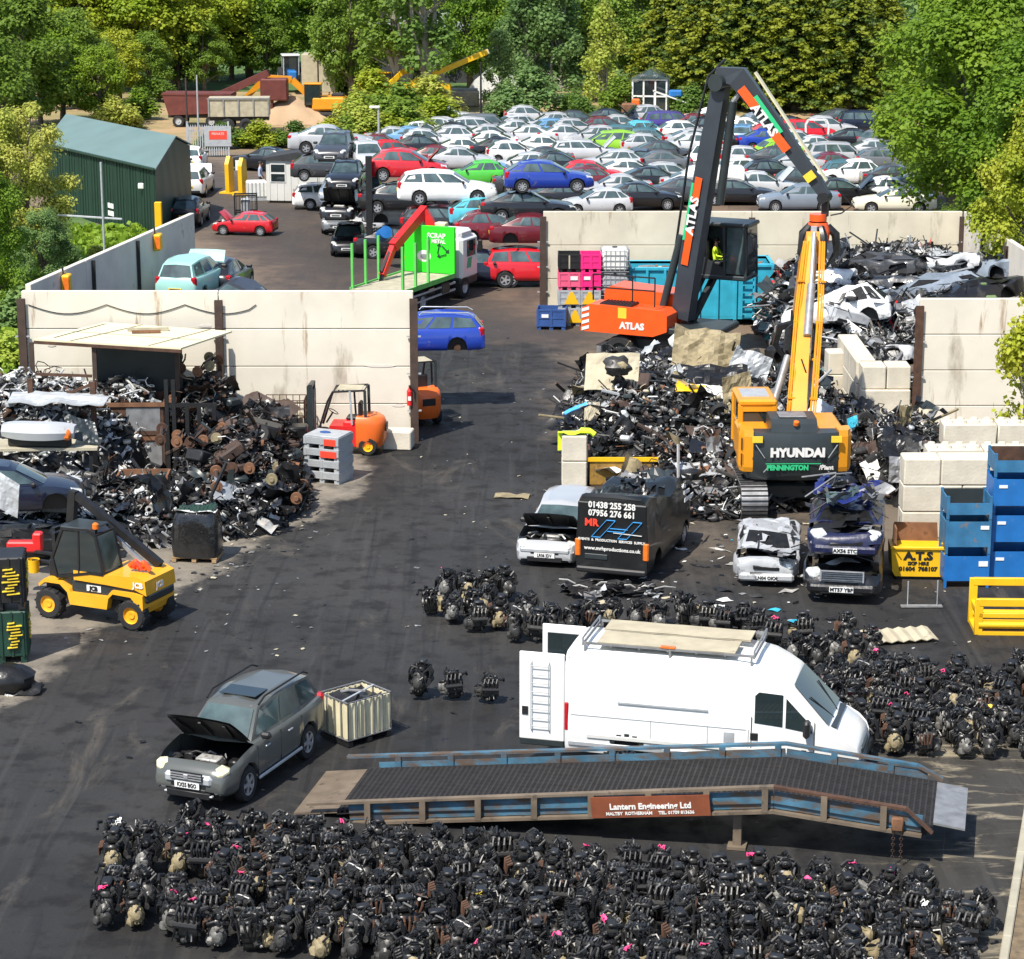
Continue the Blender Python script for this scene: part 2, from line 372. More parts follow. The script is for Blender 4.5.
def one(mb, name, label, cat, loc=(0, 0, 0), rz=0.0, group=None, kind=None, color=None):
    return tag(mb.build(name, None, loc, rz, color), label, cat, group, kind)
def yaw(a, b):
    d = V(b) - V(a); return math.atan2(d.y, d.x)
ORD = ['first', 'second', 'third', 'fourth', 'fifth', 'sixth', 'seventh', 'eighth', 'ninth', 'tenth', 'eleventh', 'twelfth', 'thirteenth', 'fourteenth', 'fifteenth', 'sixteenth', 'seventeenth', 'eighteenth', 'nineteenth', 'twentieth', 'twenty-first', 'twenty-second', 'twenty-third', 'twenty-fourth', 'twenty-fifth', 'twenty-sixth', 'twenty-seventh', 'twenty-eighth']
# ------------------------------------------------------------------ ground
def ground_material():
    m = bpy.data.materials.new('yard_ground'); m.use_nodes = True
    n = m.node_tree.nodes; L = m.node_tree.links; b = n['Principled BSDF']
    tc = n.new('ShaderNodeTexCoord'); P = tc.outputs['Object']
    def noise_(scale, detail=6, rough=0.6, map_scale=None, rot=0):
        z = n.new('ShaderNodeTexNoise'); z.inputs['Scale'].default_value = scale; z.inputs['Detail'].default_value = detail; z.inputs['Roughness'].default_value = rough
        if map_scale:
            z.inputs['Distortion'].default_value = 1.1
            mp = n.new('ShaderNodeMapping'); mp.inputs['Scale'].default_value = map_scale; mp.inputs['Rotation'].default_value = (0, 0, rot)
            L.new(P, mp.inputs['Vector']); L.new(mp.outputs[0], z.inputs['Vector'])
        else: L.new(P, z.inputs['Vector'])
        return z.outputs['Fac']
    def mth(op, a, c=None):
        k = n.new('ShaderNodeMath'); k.operation = op
        for i, q in enumerate((a, c)):
            if q is None: continue
            if isinstance(q, (int, float)): k.inputs[i].default_value = q
            else: L.new(q, k.inputs[i])
        return k.outputs[0]
    def rng(a, lo, hi, t0=0.0, t1=1.0):
        k = n.new('ShaderNodeMapRange'); k.interpolation_type = 'SMOOTHSTEP'
        k.inputs['From Min'].default_value = lo; k.inputs['From Max'].default_value = hi
        k.inputs['To Min'].default_value = t0; k.inputs['To Max'].default_value = t1
        L.new(a, k.inputs['Value']); return k.outputs[0]
    def mix(f, a, c):
        k = n.new('ShaderNodeMix'); k.data_type = 'RGBA'
        if isinstance(f, float): k.inputs['Factor'].default_value = f
        else: L.new(f, k.inputs['Factor'])
        for s, q in (('A', a), ('B', c)):
            if isinstance(q, tuple): k.inputs[s].default_value = (*q, 1)
            else: L.new(q, k.inputs[s])
        return k.outputs['Result']
    sep = n.new('ShaderNodeSeparateXYZ'); L.new(P, sep.inputs[0]); X, Y = sep.outputs['X'], sep.outputs['Y']
    def side(p0, p1):
        """signed distance, positive on the left of p0->p1"""
        d = V((p1[0] - p0[0], p1[1] - p0[1], 0)).normalized(); nx, ny = -d.y, d.x
        return mth('ADD', mth('ADD', mth('MULTIPLY', X, nx), mth('MULTIPLY', Y, ny)), -(p0[0] * nx + p0[1] * ny))
    def line(a, c): return side(G(*a), G(*c))
    edge_noise = mth('SUBTRACT', noise_(0.55, 7, 0.65), 0.5)
    # oily tarmac
    big = noise_(0.11, 5); fine = noise_(9, 6, 0.7); mid = noise_(1.3, 6)
    road = mix(rng(big, 0.3, 0.7), (0.020, 0.0192, 0.0183), (0.038, 0.0365, 0.034))
    road = mix(rng(mid, 0.46, 0.66, 0, 0.7), road, (0.007, 0.007, 0.008))
    tracks = noise_(1.0, 4, 0.55, (1.9, 0.09, 1), R(-24))
    road = mix(rng(tracks, 0.52, 0.72, 0, 0.5), road, (0.050, 0.048, 0.046))
    tracks2 = noise_(1.0, 5, 0.6, (2.4, 0.10, 1), R(38))
    road = mix(rng(tracks2, 0.54, 0.68, 0, 0.5), road, (0.009, 0.010, 0.011))
    road = mix(rng(fine, 0.62, 0.80, 0, 0.30), road, (0.09, 0.085, 0.08))
    dusty = noise_(0.22, 7, 0.65)
    # dust between the scrap and the heaps
    d1 = mth('MULTIPLY', rng(mth('ADD', line((690, 640), (540, 320)), mth('MULTIPLY', edge_noise, -9)), -2.5, 1.5, 1, 0), rng(Y, 60, 66))
    road = mix(mth('MULTIPLY', d1, rng(dusty, 0.34, 0.60, 0.15, 0.95)), road, (0.150, 0.118, 0.085))
    pale = noise_(0.5, 7, 0.7, (1.0, 0.35, 1), R(-20))
    road = mix(rng(pale, 0.56, 0.72, 0, 0.6), road, (0.10, 0.086, 0.068))
    # concrete apron on the left
    ap = mth('MAXIMUM', line((-30, 745), (90, 642)), line((90, 642), (345, 503)))
    ap = mth('MINIMUM', ap, line((345, 700), (372, 440)))
    ap = mth('MINIMUM', ap, mth('SUBTRACT', 79.0, Y))
    apm = rng(mth('ADD', ap, mth('MULTIPLY', edge_noise, 2.6)), -0.15, 0.45)
    conc = mix(rng(mid, 0.35, 0.7), (0.235, 0.205, 0.16), (0.15, 0.132, 0.108))
    conc = mix(rng(noise_(0.8, 8, 0.7), 0.50, 0.68, 0, 0.75), conc, (0.05, 0.046, 0.042))
    road = mix(apm, road, conc)
    # brown earth yard at the back
    bk = mth('MINIMUM', mth('SUBTRACT', Y, 95.0), mth('SUBTRACT', 190.0, Y))
    bk = mth('ADD', bk, mth('MULTIPLY', edge_noise, 7))
    bkm = rng(bk, -1.0, 2.0)
    earth = mix(rng(noise_(0.16, 7, 0.6), 0.35, 0.65), (0.175, 0.12, 0.078), (0.085, 0.064, 0.05))
    earth = mix(rng(noise_(1.0, 5, 0.6, (1.2, 0.12, 1), R(-12)), 0.52, 0.72, 0, 0.6), earth, (0.052, 0.045, 0.04))
    earth = mix(rng(mth('ADD', line((250, 290), (262, 150)), mth('MULTIPLY', edge_noise, 6)), -2.5, 2.5, 0, 0.55), earth, (0.22, 0.17, 0.12))
    road = mix(bkm, road, earth)
    # dark oily lane kept by the lorries through the earth
    ln = mth('ABSOLUTE', side(G(470, 330), G(250, 215)))
    road = mix(mth('MULTIPLY', rng(mth('ADD', ln, mth('MULTIPLY', edge_noise, 8)), 2.0, 6.5, 0.75, 0), rng(Y, 92, 97)), road, (0.042, 0.038, 0.036))
    # dusty concrete at the right by the kerb
    rt = line((838, 959), (905, 735))
    rtm = mth('MULTIPLY', rng(mth('ADD', rt, mth('MULTIPLY', edge_noise, -5)), -1.4, 0.6, 1, 0), rng(Y, 51.5, 49))
    road = mix(mth('MULTIPLY', rtm, rng(noise_(1.1, 8, 0.65, (0.5, 1.7, 1), R(12)), 0.50, 0.68, 0.05, 0.9)), road, (0.30, 0.255, 0.175))
    # dried spills and pale scuffs
    road = mix(mth('MULTIPLY', rng(noise_(0.9, 7, 0.7, (1, 2.4, 1), 0.3), 0.66, 0.74, 0, 0.55), rng(big, 0.45, 0.6)), road, (0.20, 0.18, 0.15))
    # sandy ground beyond the hedge
    sandy = mix(rng(dusty, 0.35, 0.65), (0.40, 0.27, 0.15), (0.22, 0.20, 0.08))
    road = mix(rng(mth('ADD', Y, mth('MULTIPLY', edge_noise, 10)), 160, 166), road, sandy)
    spots = noise_(2.3, 5, 0.7); road = mix(mth('MULTIPLY', rng(spots, 0.60, 0.70, 0, 0.75), rng(Y, 95, 90)), road, (0.006, 0.006, 0.007))
    grit = noise_(30, 3, 0.8); road = mix(rng(grit, 0.66, 0.78, 0, 0.35), road, (0.16, 0.15, 0.135))
    L.new(road, b.inputs['Base Color'])
    L.new(mth('SUBTRACT', rng(mid, 0.35, 0.7, 0.62, 0.9), rng(spots, 0.60, 0.70, 0, 0.35)), b.inputs['Roughness'])
    b.inputs['Specular IOR Level'].default_value = 0.32
    bp = n.new('ShaderNodeBump'); bp.inputs['Strength'].default_value = 0.5; bp.inputs['Distance'].default_value = 0.02
    L.new(mth('ADD', noise_(14, 8, 0.7), mth('MULTIPLY', mid, 2.0)), bp.inputs['Height']); L.new(bp.outputs[0], b.inputs['Normal'])
    return m
mb = MB()
nx_, ny_ = 60, 90
gx = [-420 + 840 * i / nx_ for i in range(nx_ + 1)]; gy = [-40 + 1240 * j / ny_ for j in range(ny_ + 1)]
mb.add([(x, y, 0) for y in gy for x in gx], [(j * (nx_ + 1) + i, j * (nx_ + 1) + i + 1, (j + 1) * (nx_ + 1) + i + 1, (j + 1) * (nx_ + 1) + i) for j in range(ny_) for i in range(nx_)], ground_material())
o = mb.build('ground'); o['kind'] = 'structure'

M['grassbase'] = pm('rough_grass_ground', (0.07, 0.13, 0.03), 0.95, 0, 0.35, 0.7, bump=0.5, bscale=6, dirt=((0.16, 0.15, 0.07), 0.3, 0.8))
def strip(name, poly, z, mat):
    mb = MB(); mb.slab(poly, z - 0.25, z, mat); o = mb.build(name); o['kind'] = 'structure'; return o
WL = G(27, 285, 4.98); WB = G(192, 213, 4.98); 
WL.z = WB.z = 0
strip('grass_verge', [(WL.x - 0.5, 60), (WL.x - .3, WL.y), (WB.x - .4, WB.y), (WB.x - 0.8, WB.y + .8), (-16.8, 117.6), (-23.5, 130.5), (-60, 137), (-60, 60)], 0.06, M['grassbase'])
strip('field', [(-420, 205), (420, 205), (420, 1190), (-420, 1190)], 0.05, M['grassbase'])
# kerb and gravel border at the bottom right
k0, k1 = G(1030, 800), G(1000, 985)
M['kerb'] = pm('kerb_concrete', (0.36, 0.33, 0.25), 0.9, 0, 0.12, 2, bump=0.2, dirt=((0.14, 0.12, 0.09), 0.2, 3))
M['gravel'] = pm('gravel_soil', (0.17, 0.125, 0.075), 0.95, 0, 0.4, 4, bump=0.8, bscale=14, dirt=((0.06, 0.05, 0.04), 0.35, 3))
d = (k1 - k0).normalized(); p = V((-d.y, d.x, 0)); p = p if p.x > 0 else -p
mb = MB(); a, b_ = k0 - d * 6, k1 + d * 6
for i in range(16):
    u = a.lerp(b_, i / 16); v = a.lerp(b_, (i + 1) / 16) - d * 0.012
    mb.beam(u + V((0, 0, .05)), v + V((0, 0, .05)), 0.16, 0.14, M['kerb'], ch=0.02)
o = mb.build('kerb'); o['kind'] = 'structure'
q = [a + p * 0.09, b_ + p * 0.09, b_ + p * 12, a + p * 12]
strip('gravel_border', [(v.x, v.y) for v in q], 0.05, M['gravel'])

# ------------------------------------------------------------------ walls
def panel_wall(label, a, b, bays, H, rows, mat, postmat, postside=-1, posts=None, th=0.2, endcap=True, group='precast concrete panel walls'):
    """precast panels slotted between steel posts; a,b ground points"""
    a = V((a[0], a[1], 0)); b = V((b[0], b[1], 0)); root = empty('concrete_wall', (a + b) / 2, yaw(a, b))
    tag(root, label, 'wall', group)
    L = (b - a).length; rh = H / rows
    cuts = posts or [i / bays for i in range(bays + 1)]
    for i in range(len(cuts) - 1):
        x0, x1 = cuts[i] * L - L / 2, cuts[i + 1] * L - L / 2
        for r in range(rows):
            mb = MB(); mb.box(((x0 + x1) / 2, rnd.uniform(-.006, .006), rh * (r + .5)), (x1 - x0 - 0.03, th, rh - 0.025), mat, ch=0.015)
            if r == 0: mb.box(((x0 + x1) / 2, 0, H / 2), (x1 - x0 - .05, th * .5, H - .06), M['joint'])
            mb.build('wall_panel', root)
    for i, c in enumerate(cuts):
        x = c * L - L / 2; mb = MB(); hp = H * 0.94 if 0 < i < len(cuts) - 1 else H * .95
        if postmat is None: continue
        y = postside * (th / 2 + 0.055)
        mb.box((x, y, hp / 2), (0.02, 0.10, hp), postmat); mb.box((x, y + postside * .06, hp / 2), (0.26, 0.02, hp), postmat)
        mb.box((x, postside * (th / 2 + 0.006), hp / 2), (0.26, 0.012, hp), postmat)
        for z in (0.22, 0.48, 0.74):
            for sx in (-1, 1): mb.box((x + sx * .17, y + postside * .03, hp * z), (0.12, 0.05, 0.05), M['galv'])
        mb.build('steel_post', root)
    return root
YF = 78.0
wx = lambda px: AT(px, 440, YF).x
AL, AR = (wx(24) , YF), (wx(417), YF)
cut = (wx(223) - AL[0]) / (AR[0] - AL[0])
LW = panel_wall('long pale concrete panel wall behind the orange forklift and the shelter', AL, AR, 2, 5.0, 4, M['concrete'], M['brownsteel'], posts=[0.012, cut, 0.995])
mb = MB(); pts = []
for i in range(33):
    t = i / 32; x = -6.1 + t * 7.4; sag = 0.30 * math.sin(math.pi * min(1, (t * 32 % 11) / 11)) if t < .99 else 0
    pts.append((x, -0.125, 4.55 - sag))
mb.tube(pts, 0.014, M['hose'], 5); mb.build('cable', LW)
for (x, z, wd, hh) in ((-.35, 3.85, .5, .12), (5.3, 2.52, 1.2, .14), (5.9, 1.2, .5, .12), (-5.4, 3.2, .3, .1)):
    mb = MB(); q = random.Random(int(x * 10))
    poly = [(x + wd * .5 * math.cos(t * .7) * q.uniform(.6, 1), z + hh * .5 * math.sin(t * .7) * q.uniform(.6, 1)) for t in range(9)]
    mb.prism(poly, -0.112, -0.104, M['concrete_grey']); mb.build('chipped_edge', LW)
panel_wall('grey concrete side wall running back beside the grass verge', (WL.x, WL.y), (WB.x, WB.y), 3, 5.0, 2, M['concrete_grey'], None, posts=[0.004, 0.3, .63, 1])
d = (WB - WL)
for t in (0.33, 0.60):
    mb = MB(); c = WL + d * t; mb.beam(c + V((.17, 0, 0)), c + V((.17, 0, 4.9)), 0.12, 0.12, M['black'])
    one(mb, 'wall_post', 'black steel post against the grey side wall, ' + ('nearer the pale front wall' if t < .5 else 'beside the mint green car'), 'post', group='black posts on the grey side wall')
for (px, py, lb) in ((83, 272, 'yellow box lamp on the grey side wall near its pale front corner'), (162, 238, 'yellow box lamp on the grey side wall by the mint green car')):
    t = 0.17 if px < 100 else 0.72
    mb = MB(); c = WL + d * t + V((0.22, 0, 4.55)); mb.box(c, (0.28, .55, .62), M['yellow'], ch=.04); mb.box(c + V((.02, -.29, 0)), (.2, .03, .45), M['amber']); mb.box(c + V((-.12, 0, .4)), (.06, .06, .3), M['black'])
    one(mb, 'box_lamp', lb, 'lamp', group='yellow box lamps on the side wall')
BL, BR = G(541, 312), G(958, 312); YB = BL.y; HB = AT(541, 211, YB).z
BW = panel_wall('long cream concrete wall behind the blue skips and crushed cars', (BL.x, YB), (BR.x, YB), 2, HB, 3, M['concrete2'], M['brownsteel'], posts=[0.004, .5, 1.0])
e = G(1008, 239, HB); dd = V((e.x - BR.x, e.y - YB, 0)).normalized() 
panel_wall('grey concrete wall running forward from the corner on the right by the trees', (BR.x + .15, YB), (BR.x + dd.x * 16, YB + dd.y * 16), 4, HB, 1, M['concrete_grey'], M['brownsteel'], postside=-1)
RX = AT(917, 440, YF).x
panel_wall('pale concrete panel wall on the right behind the concrete blocks', (RX, YF), (RX + 9, YF), 1, 4.75, 4, M['concrete'], M['rust'], posts=[-0.012, 1.0])

# ------------------------------------------------------------------ cast concrete blocks
blocks = []
def block(c, L, rz, label, D=0.8, Hh=0.78, knobs=False):
    mb = MB(); mb.box((0, 0, Hh / 2), (L - .015, D - .015, Hh - .008), M['block'], ch=0.035)
    if knobs:
        n = int(L / .4)
        for i in range(n):
            for j in (-.2, .2): mb.lathe([(.13, 0), (.10, .09), (.0, .10)], ((i + .5) * .4 - L / 2, j, Hh - .01), (0, 0, 1), M['block'], 8)
    one(mb, 'concrete_block', label, 'block', c, rz, 'cast concrete blocks stacked as walls'); 
# stack in the middle of the crushed cars
b0 = G(881, 430); W1 = 1.62
where = 'in the stack between the yellow excavator and right wall'
block((b0.x, 79.0, 0), W1, 0, f'lowest long concrete block {where}')
block((b0.x, 79.0, .78), W1, 0, f'upper long concrete block {where}')
for i, nm in ((-1, 'left'), (1, 'right')):
    block((b0.x + i * .41, 79.2, 1.56), 0.8, 0, f'topmost {nm} square concrete block {where}', D=1.0)
for k in range(3):
    for z in range(3):
        block((b0.x - .55, 80.35 + k * 1.62, z * .78), 1.62, R(90), f'{["lowest","middle","top"][z]} block, {ORD[k]} of the row running back beside the crushed white hatchback', D=.7, Hh=.78)
c = G(841, 405)
for z in range(2): block((c.x, 83.2, 1.2 + z * .0) if z else (c.x, 83.2, 0.0), 1.2, R(4), ('pale block poking out of the scrap behind the yellow boom' if z else 'pale block under the scrap behind the yellow boom'), Hh=1.2 if not z else .8)
# post of two blocks under the hi-vis coat
c = G(574, 484)
for z in range(2): block((c.x, c.y, z * .8), 0.78, 0, f'{["lower","upper"][z]} square block by the rusty skip under the yellow coat', D=.8, Hh=.8)
# three courses behind the A.T.S. skip and blue boxes
x0 = G(903, 570).x; yb = G(903, 566).y
for z in range(4):
    xs = [(0, 1.0), (1.0, 1.6), (2.6, 1.6)] if z == 3 else ([(0, 1.6), (1.6, 1.6), (3.2, 1.0)] if z % 2 else [(0, 1.6), (1.6, .8), (2.4, 1.6)])
    for i, (x, L) in enumerate(xs):
        block((x0 + x + L / 2, yb + .5, z * .74), L, 0, f'{["bottom","second","third","top"][z]} course block, {ORD[i]} from the left behind the yellow skip', Hh=.74)
for z, (dy, n, nm) in enumerate(((4.4, 3, 'knobbed middle row'), (7.6, 3, 'knobbed rear row'))):
    for lvl in range(3):
        for i in range(n):
            xx = AT(925 if z == 0 else 940, 450, yb + dy).x
            block((xx + i * 1.62 + .81, yb + dy, lvl * .76), 1.6, 0, f'{["bottom","middle","top"][lvl]} block, {ORD[i]} from left in the {nm} by the right wall', Hh=.76, knobs=lvl == 2)

# ------------------------------------------------------------------ green shed
c0 = G(155, 169, 3.6); c1 = G(46, 144, 3.6)
v = V((0.04, 1, 0)).normalized() * 5.2
f0 = c0 + v + V((.1, 0, 1.0)); f1 = c1 + v + V((.1, 0, 1.0))
e0 = c0 + v * 2; e1 = c1 + v * 2
shed = empty('green_shed', ((c0 + c1) / 2) * 1.0); shed.location.z = 0
tag(shed, 'long dark green metal shed with a grey green roof', 'shed')
sl_ = V(shed.location); lc = lambda p: V(p) - sl_
mb = MB(); z0 = lambda p: V((p.x, p.y, 0)) - sl_
mb.quad(z0(c0), lc(c0), lc(c1), z0(c1), M['shedgreen']); mb.quad(z0(e1), lc(e1), lc(e0), z0(e0), M['shedgreen'])
mb.add([z0(c0), z0(e0), lc(e0), lc(f0), lc(c0)], [(0, 1, 2, 3, 4)], M['shedgreen']); mb.add([z0(c1), z0(e1), lc(e1), lc(f1), lc(c1)], [(4, 3, 2, 1, 0)], M['shedgreen'])
u = (c1 - c0).normalized()
for i in range(34):
    p_ = c0 + (c1 - c0) * ((i + .5) / 34); mb.beam(z0(p_) + V((0, -.03, 0)), lc(p_) + V((0, -.03, -.1)), .09, .07, M['shedgreen'], up=(0, 1, 0))
mb.build('wall', shed)
mb = MB(); ov = u * -.18 + V((0, 0, .06))
for (p_, q_) in ((c0, f0), (f0, e0)):
    q1 = c1 if p_ == c0 else f1; q2 = f1 if p_ == c0 else e1
    A = [p_ - u * .2, q1 + u * .2, q2 + u * .2, q_ - u * .2]
    if p_ == c0: sh = (p_ - q_).normalized() * .2; A[0] = A[0] + sh; A[1] = A[1] + sh
    A = [lc(a_) + V((0, 0, .05)) for a_ in A]; B = [a_ + V((0, 0, .07)) for a_ in A]
    mb.add(A + B, [(0, 3, 2, 1), (4, 5, 6, 7), (0, 1, 5, 4), (1, 2, 6, 5), (2, 3, 7, 6), (3, 0, 4, 7)], M['shedroof'])
mb.tube([lc(c0) + V((0, -.22, 0)), lc(c1) + V((0, -.22, 0))], .08, M['shedgreen'], 6)
mb.build('roof', shed)
mb = MB(); p_ = c0 + (c1 - c0) * .12 + V((0, 0, -1.0)); mb.box(lc(p_) + V((0, -.2, 0)), (.3, .2, .3), M['white'], ch=.04); mb.build('wall_light', shed)
for zz in (1.15, .75):
    mb = MB(); p_ = c0 + (c1 - c0) * .40; mb.beam(z0(p_ - u * .35) + V((0, -.1, zz)), z0(p_ + u * .35) + V((0, -.1, zz)), .02, .26, M['plate_w']); mb.build('sign_plate', shed)
mb = MB(); p_ = G(152, 226); mb.box((0, 0, 1), (.35, .3, 2.0), M['yellow'], ch=.03); one(mb, 'yellow_bollard', 'yellow guard bollard at the corner of the green shed', 'bollard', (c0.x + .15, c0.y - .4, 0))
mb = MB(); a = AT(102, 195, 108); a.z = 0; mb.tube([a, a + V((0, 0, 5.6))], .05, M['galv'], 8); mb.tube([a + V((-2.2, 1.0, 3.1)), a + V((.9, -.3, 3.1))], .05, M['galv'], 6)
one(mb, 'pipe_mast', 'thin grey pole with a cross rail in front of the green shed', 'pole')

# ------------------------------------------------------------------ site cabin, gate, poles
def site_cabin():
    r = empty('site_cabin', G(300, 205), R(-7)); tag(r, 'white portable site cabin with dark roof beside the stacked cars', 'cabin')
    r.location.y += 2.0
    mb = MB(); mb.box((0, 0, 1.28), (3.6, 2.6, 2.35), M['cabin'], ch=.03)
    for i in range(9): mb.box((-1.6 + i * .4, -1.31, 1.28), (.03, .03, 2.2), M['cabin'])
    mb.build('wall', r)
    mb = MB(); mb.box((0, 0, .06), (3.3, 2.3, .12), M['joint']); mb.build('skid', r)
    mb = MB(); mb.prism([(-1.95, 2.42), (1.95, 2.42), (1.95, 2.52), (0, 2.86), (-1.95, 2.52)], -1.45, 1.45, M['darkroof']); mb.build('roof', r)
    for z in (1.95, 1.42):
        mb = MB(); mb.box((-1.12, -1.325, z), (.78, .04, .42), M['glass']); w_ = mb.build('window', r)
        mb = MB(); mb.box((-1.12, -1.31, z), (.88, .05, .52), M['white']); mb.build('frame', w_)
    mb = MB(); mb.box((.7, -1.325, 1.15), (.85, .05, 1.95), M['cabin']); mb.box((1.02, -1.36, 1.1), (.05, .05, .16), M['steel']); mb.build('door', r)
site_cabin()
def palisade(a, b, label):
    a = V(a); b = V(b); r = empty('palisade_gate', (a + b) / 2, yaw(a, b)); tag(r, label, 'gate'); L = (b - a).length
    mb = MB()
    for i in range(int(L / .15)):
        x = -L / 2 + .08 + i * .15; mb.prism([(x - .035, .1), (x + .035, .1), (x + .035, 2.0), (x, 2.12), (x - .035, 2.0)], -.02, 0, M['galv'])
    mb.build('pales', r)
    for z in (.45, 1.7): mb = MB(); mb.box((0, .04, z), (L, .06, .06), M['galv']); mb.build('rail', r)
    for x in (-L / 2, L / 2): mb = MB(); mb.box((x, .03, 1.15), (.12, .12, 2.3), M['galv']); mb.build('post', r)
    mb = MB(); mb.box((L * .25, -.05, 1.35), (1.7, .03, 1.3), M['galv']); mb.box((L * .25, -.07, 1.42), (1.15, .02, .55), M['sign_red']); mb.text('PRIVATE', .22, M['signwhite'], (L * .25, -.085, 1.5), (1, 0, 0), (0, 0, 1)); mb.build('sign', r)
palisade(G(188, 157), G(229, 157), 'grey palisade gate with a red sign at the back of the yard')
def pole(px, py, hpx, r0, label, mat, lamp=None, Y=None):
    p_ = G(px, py); h = AT(px, hpx, p_.y).z; rt = empty('lamp_post' if lamp else 'pole', p_); tag(rt, label, 'lamp post' if lamp else 'pole')
    mb = MB(); mb.cyl((0, 0, 0), (0, 0, h), r0, mat, 8, r0 * .7); mb.build('mast', rt)
    if lamp: mb = MB(); mb.box((-.25, 0, h), (.7, .28, .16), lamp, ch=.04); mb.build('lamp_head', rt)
pole(199, 150, 75, .07, 'thin pale pole standing behind the palisade gate', M['galv'])
pole(188, 152, 78, .08, 'thin brown pole left of the pale one behind the gate', M['brownsteel'])
pole(379, 150, 107, .09, 'short white lamp post at the hedge behind the silver cars', M['galv'], M['white'])
pole(481, 128, 62, .09, 'slim black pole at the tree edge above the silver cars', M['black'])
p_ = G(370, 258); mb = MB(); mb.beam((0, 0, 0), (0, 0, 4.9), .3, .3, M['black'], up=(0, 1, 0)); mb.box((0, 0, .05), (.5, .5, .1), M['black']); one(mb, 'steel_column', 'stout black steel column between the stacks of scrap cars', 'post', p_)
for i, (px, py, lean) in enumerate(((230, 193, 8), (243, 195, -6))):
    mb = MB(); q = [(-.35, 0), (.35, 0), (.42, .5), (.3, 2.0), (-.1, 2.15), (-.4, 1.7)]
    mb.prism(q, -.12, .12, M['yellow']); mb.box((0, 0, .04), (.8, 1.0, .08), M['yellow'])
    one(mb, 'yellow_barrier', ['leaning yellow barrier slab left of the other on the brown yard', 'upright yellow barrier slab nearer the white cabin'][i], 'barrier', G(px, py), R(72), 'yellow barrier slabs')
mb = MB(); mb.box((0, 0, 1), (.5, .06, .6), M['plate_w']); mb.cyl((0, 0, 0), (0, 0, 1), .03, M['galv'], 6); one(mb, 'notice_board', 'small white notice on a post by the yellow barriers', 'sign', G(240, 182))
def stillage_dark():
    mb = MB()
    for x in (-.6, .6):
        for y in (-.4, .4): mb.box((x, y, .55), (.06, .06, 1.1), M['black'])
    for z in (.15, 1.05):
        mb.box((0, -.4, z), (1.2, .05, .08), M['black']); mb.box((0, .4, z), (1.2, .05, .08), M['black'])
        for x in (-.6, .6): mb.box((x, 0, z), (.05, .8, .08), M['black'])
    for i in range(7): mb.box((-.5 + i * .17, -.4, .6), (.03, .02, .9), M['black'])
    mb.box((0, 0, .5), (.5, .5, .7), M['galv'], ch=.05)
    one(mb, 'cage_stillage', 'black steel cage stillage behind the small red car', 'stillage', G(246, 214), R(5))
stillage_dark()
mb = MB(); mb.box((0, 0, .1), (1.2, 1.0, .16), M['galv']); mb.box((0, 0, .65), (1.15, .95, .9), M['ibcwhite'], ch=.08)
for i in range(6): mb.box((-.55 + i * .22, -.5, .65), (.025, .025, .95), M['galv'])
one(mb, 'caged_tank', 'grey caged tank standing beside the white site cabin', 'tank', G(257, 200), R(12))
# ------------------------------------------------------------------ road vehicles
CARS = dict(
 hatchback=dict(L=3.95, W=1.70, H=1.46, fa=1.22, ra=-1.20, cow=.98, zc=.92, rf=.10, rr=-1.30, xb=-1.86, zr=.98, boot=None, panes=((.10, 1.22), (1.34, 2.30), (2.42, 2.88))),
 saloon=dict(L=4.55, W=1.76, H=1.44, fa=1.36, ra=-1.30, cow=1.06, zc=.92, rf=.18, rr=-.95, xb=-1.78, zr=.99, boot=.98, panes=((.12, 1.30), (1.42, 2.50))),
 coupe=dict(L=4.30, W=1.76, H=1.38, fa=1.30, ra=-1.22, cow=.92, zc=.90, rf=.16, rr=-.95, xb=-1.75, zr=.97, boot=.96, panes=((.12, 1.62), (1.74, 2.55))),
 estate=dict(L=4.65, W=1.77, H=1.47, fa=1.40, ra=-1.30, cow=1.08, zc=.93, rf=.22, rr=-1.90, xb=-2.22, zr=.99, boot=None, panes=((.10, .98), (1.08, 1.86), (1.96, 2.84))),
 suv=dict(L=4.50, W=1.82, H=1.70, fa=1.36, ra=-1.28, cow=1.02, zc=1.08, rf=.36, rr=-1.86, xb=-2.12, zr=1.12, boot=None, sill=.32, rw=.36, panes=((.10, .98), (1.08, 1.90), (2.00, 2.82))),
 people_carrier=dict(L=4.25, W=1.76, H=1.60, fa=1.30, ra=-1.26, cow=1.20, zc=1.00, rf=.30, rr=-1.80, xb=-2.02, zr=1.04, boot=None, panes=((.10, .98), (1.08, 1.90), (2.00, 2.80))),
)
def lerp(a, b, t): return a + (b - a) * t
def pw(pts, x):
    if x <= pts[0][0]: return pts[0][1]
    for (a, b), (c, d) in zip(pts, pts[1:]):
        if x <= c: return b + (d - b) * (x - a) / (c - a)
    return pts[-1][1]
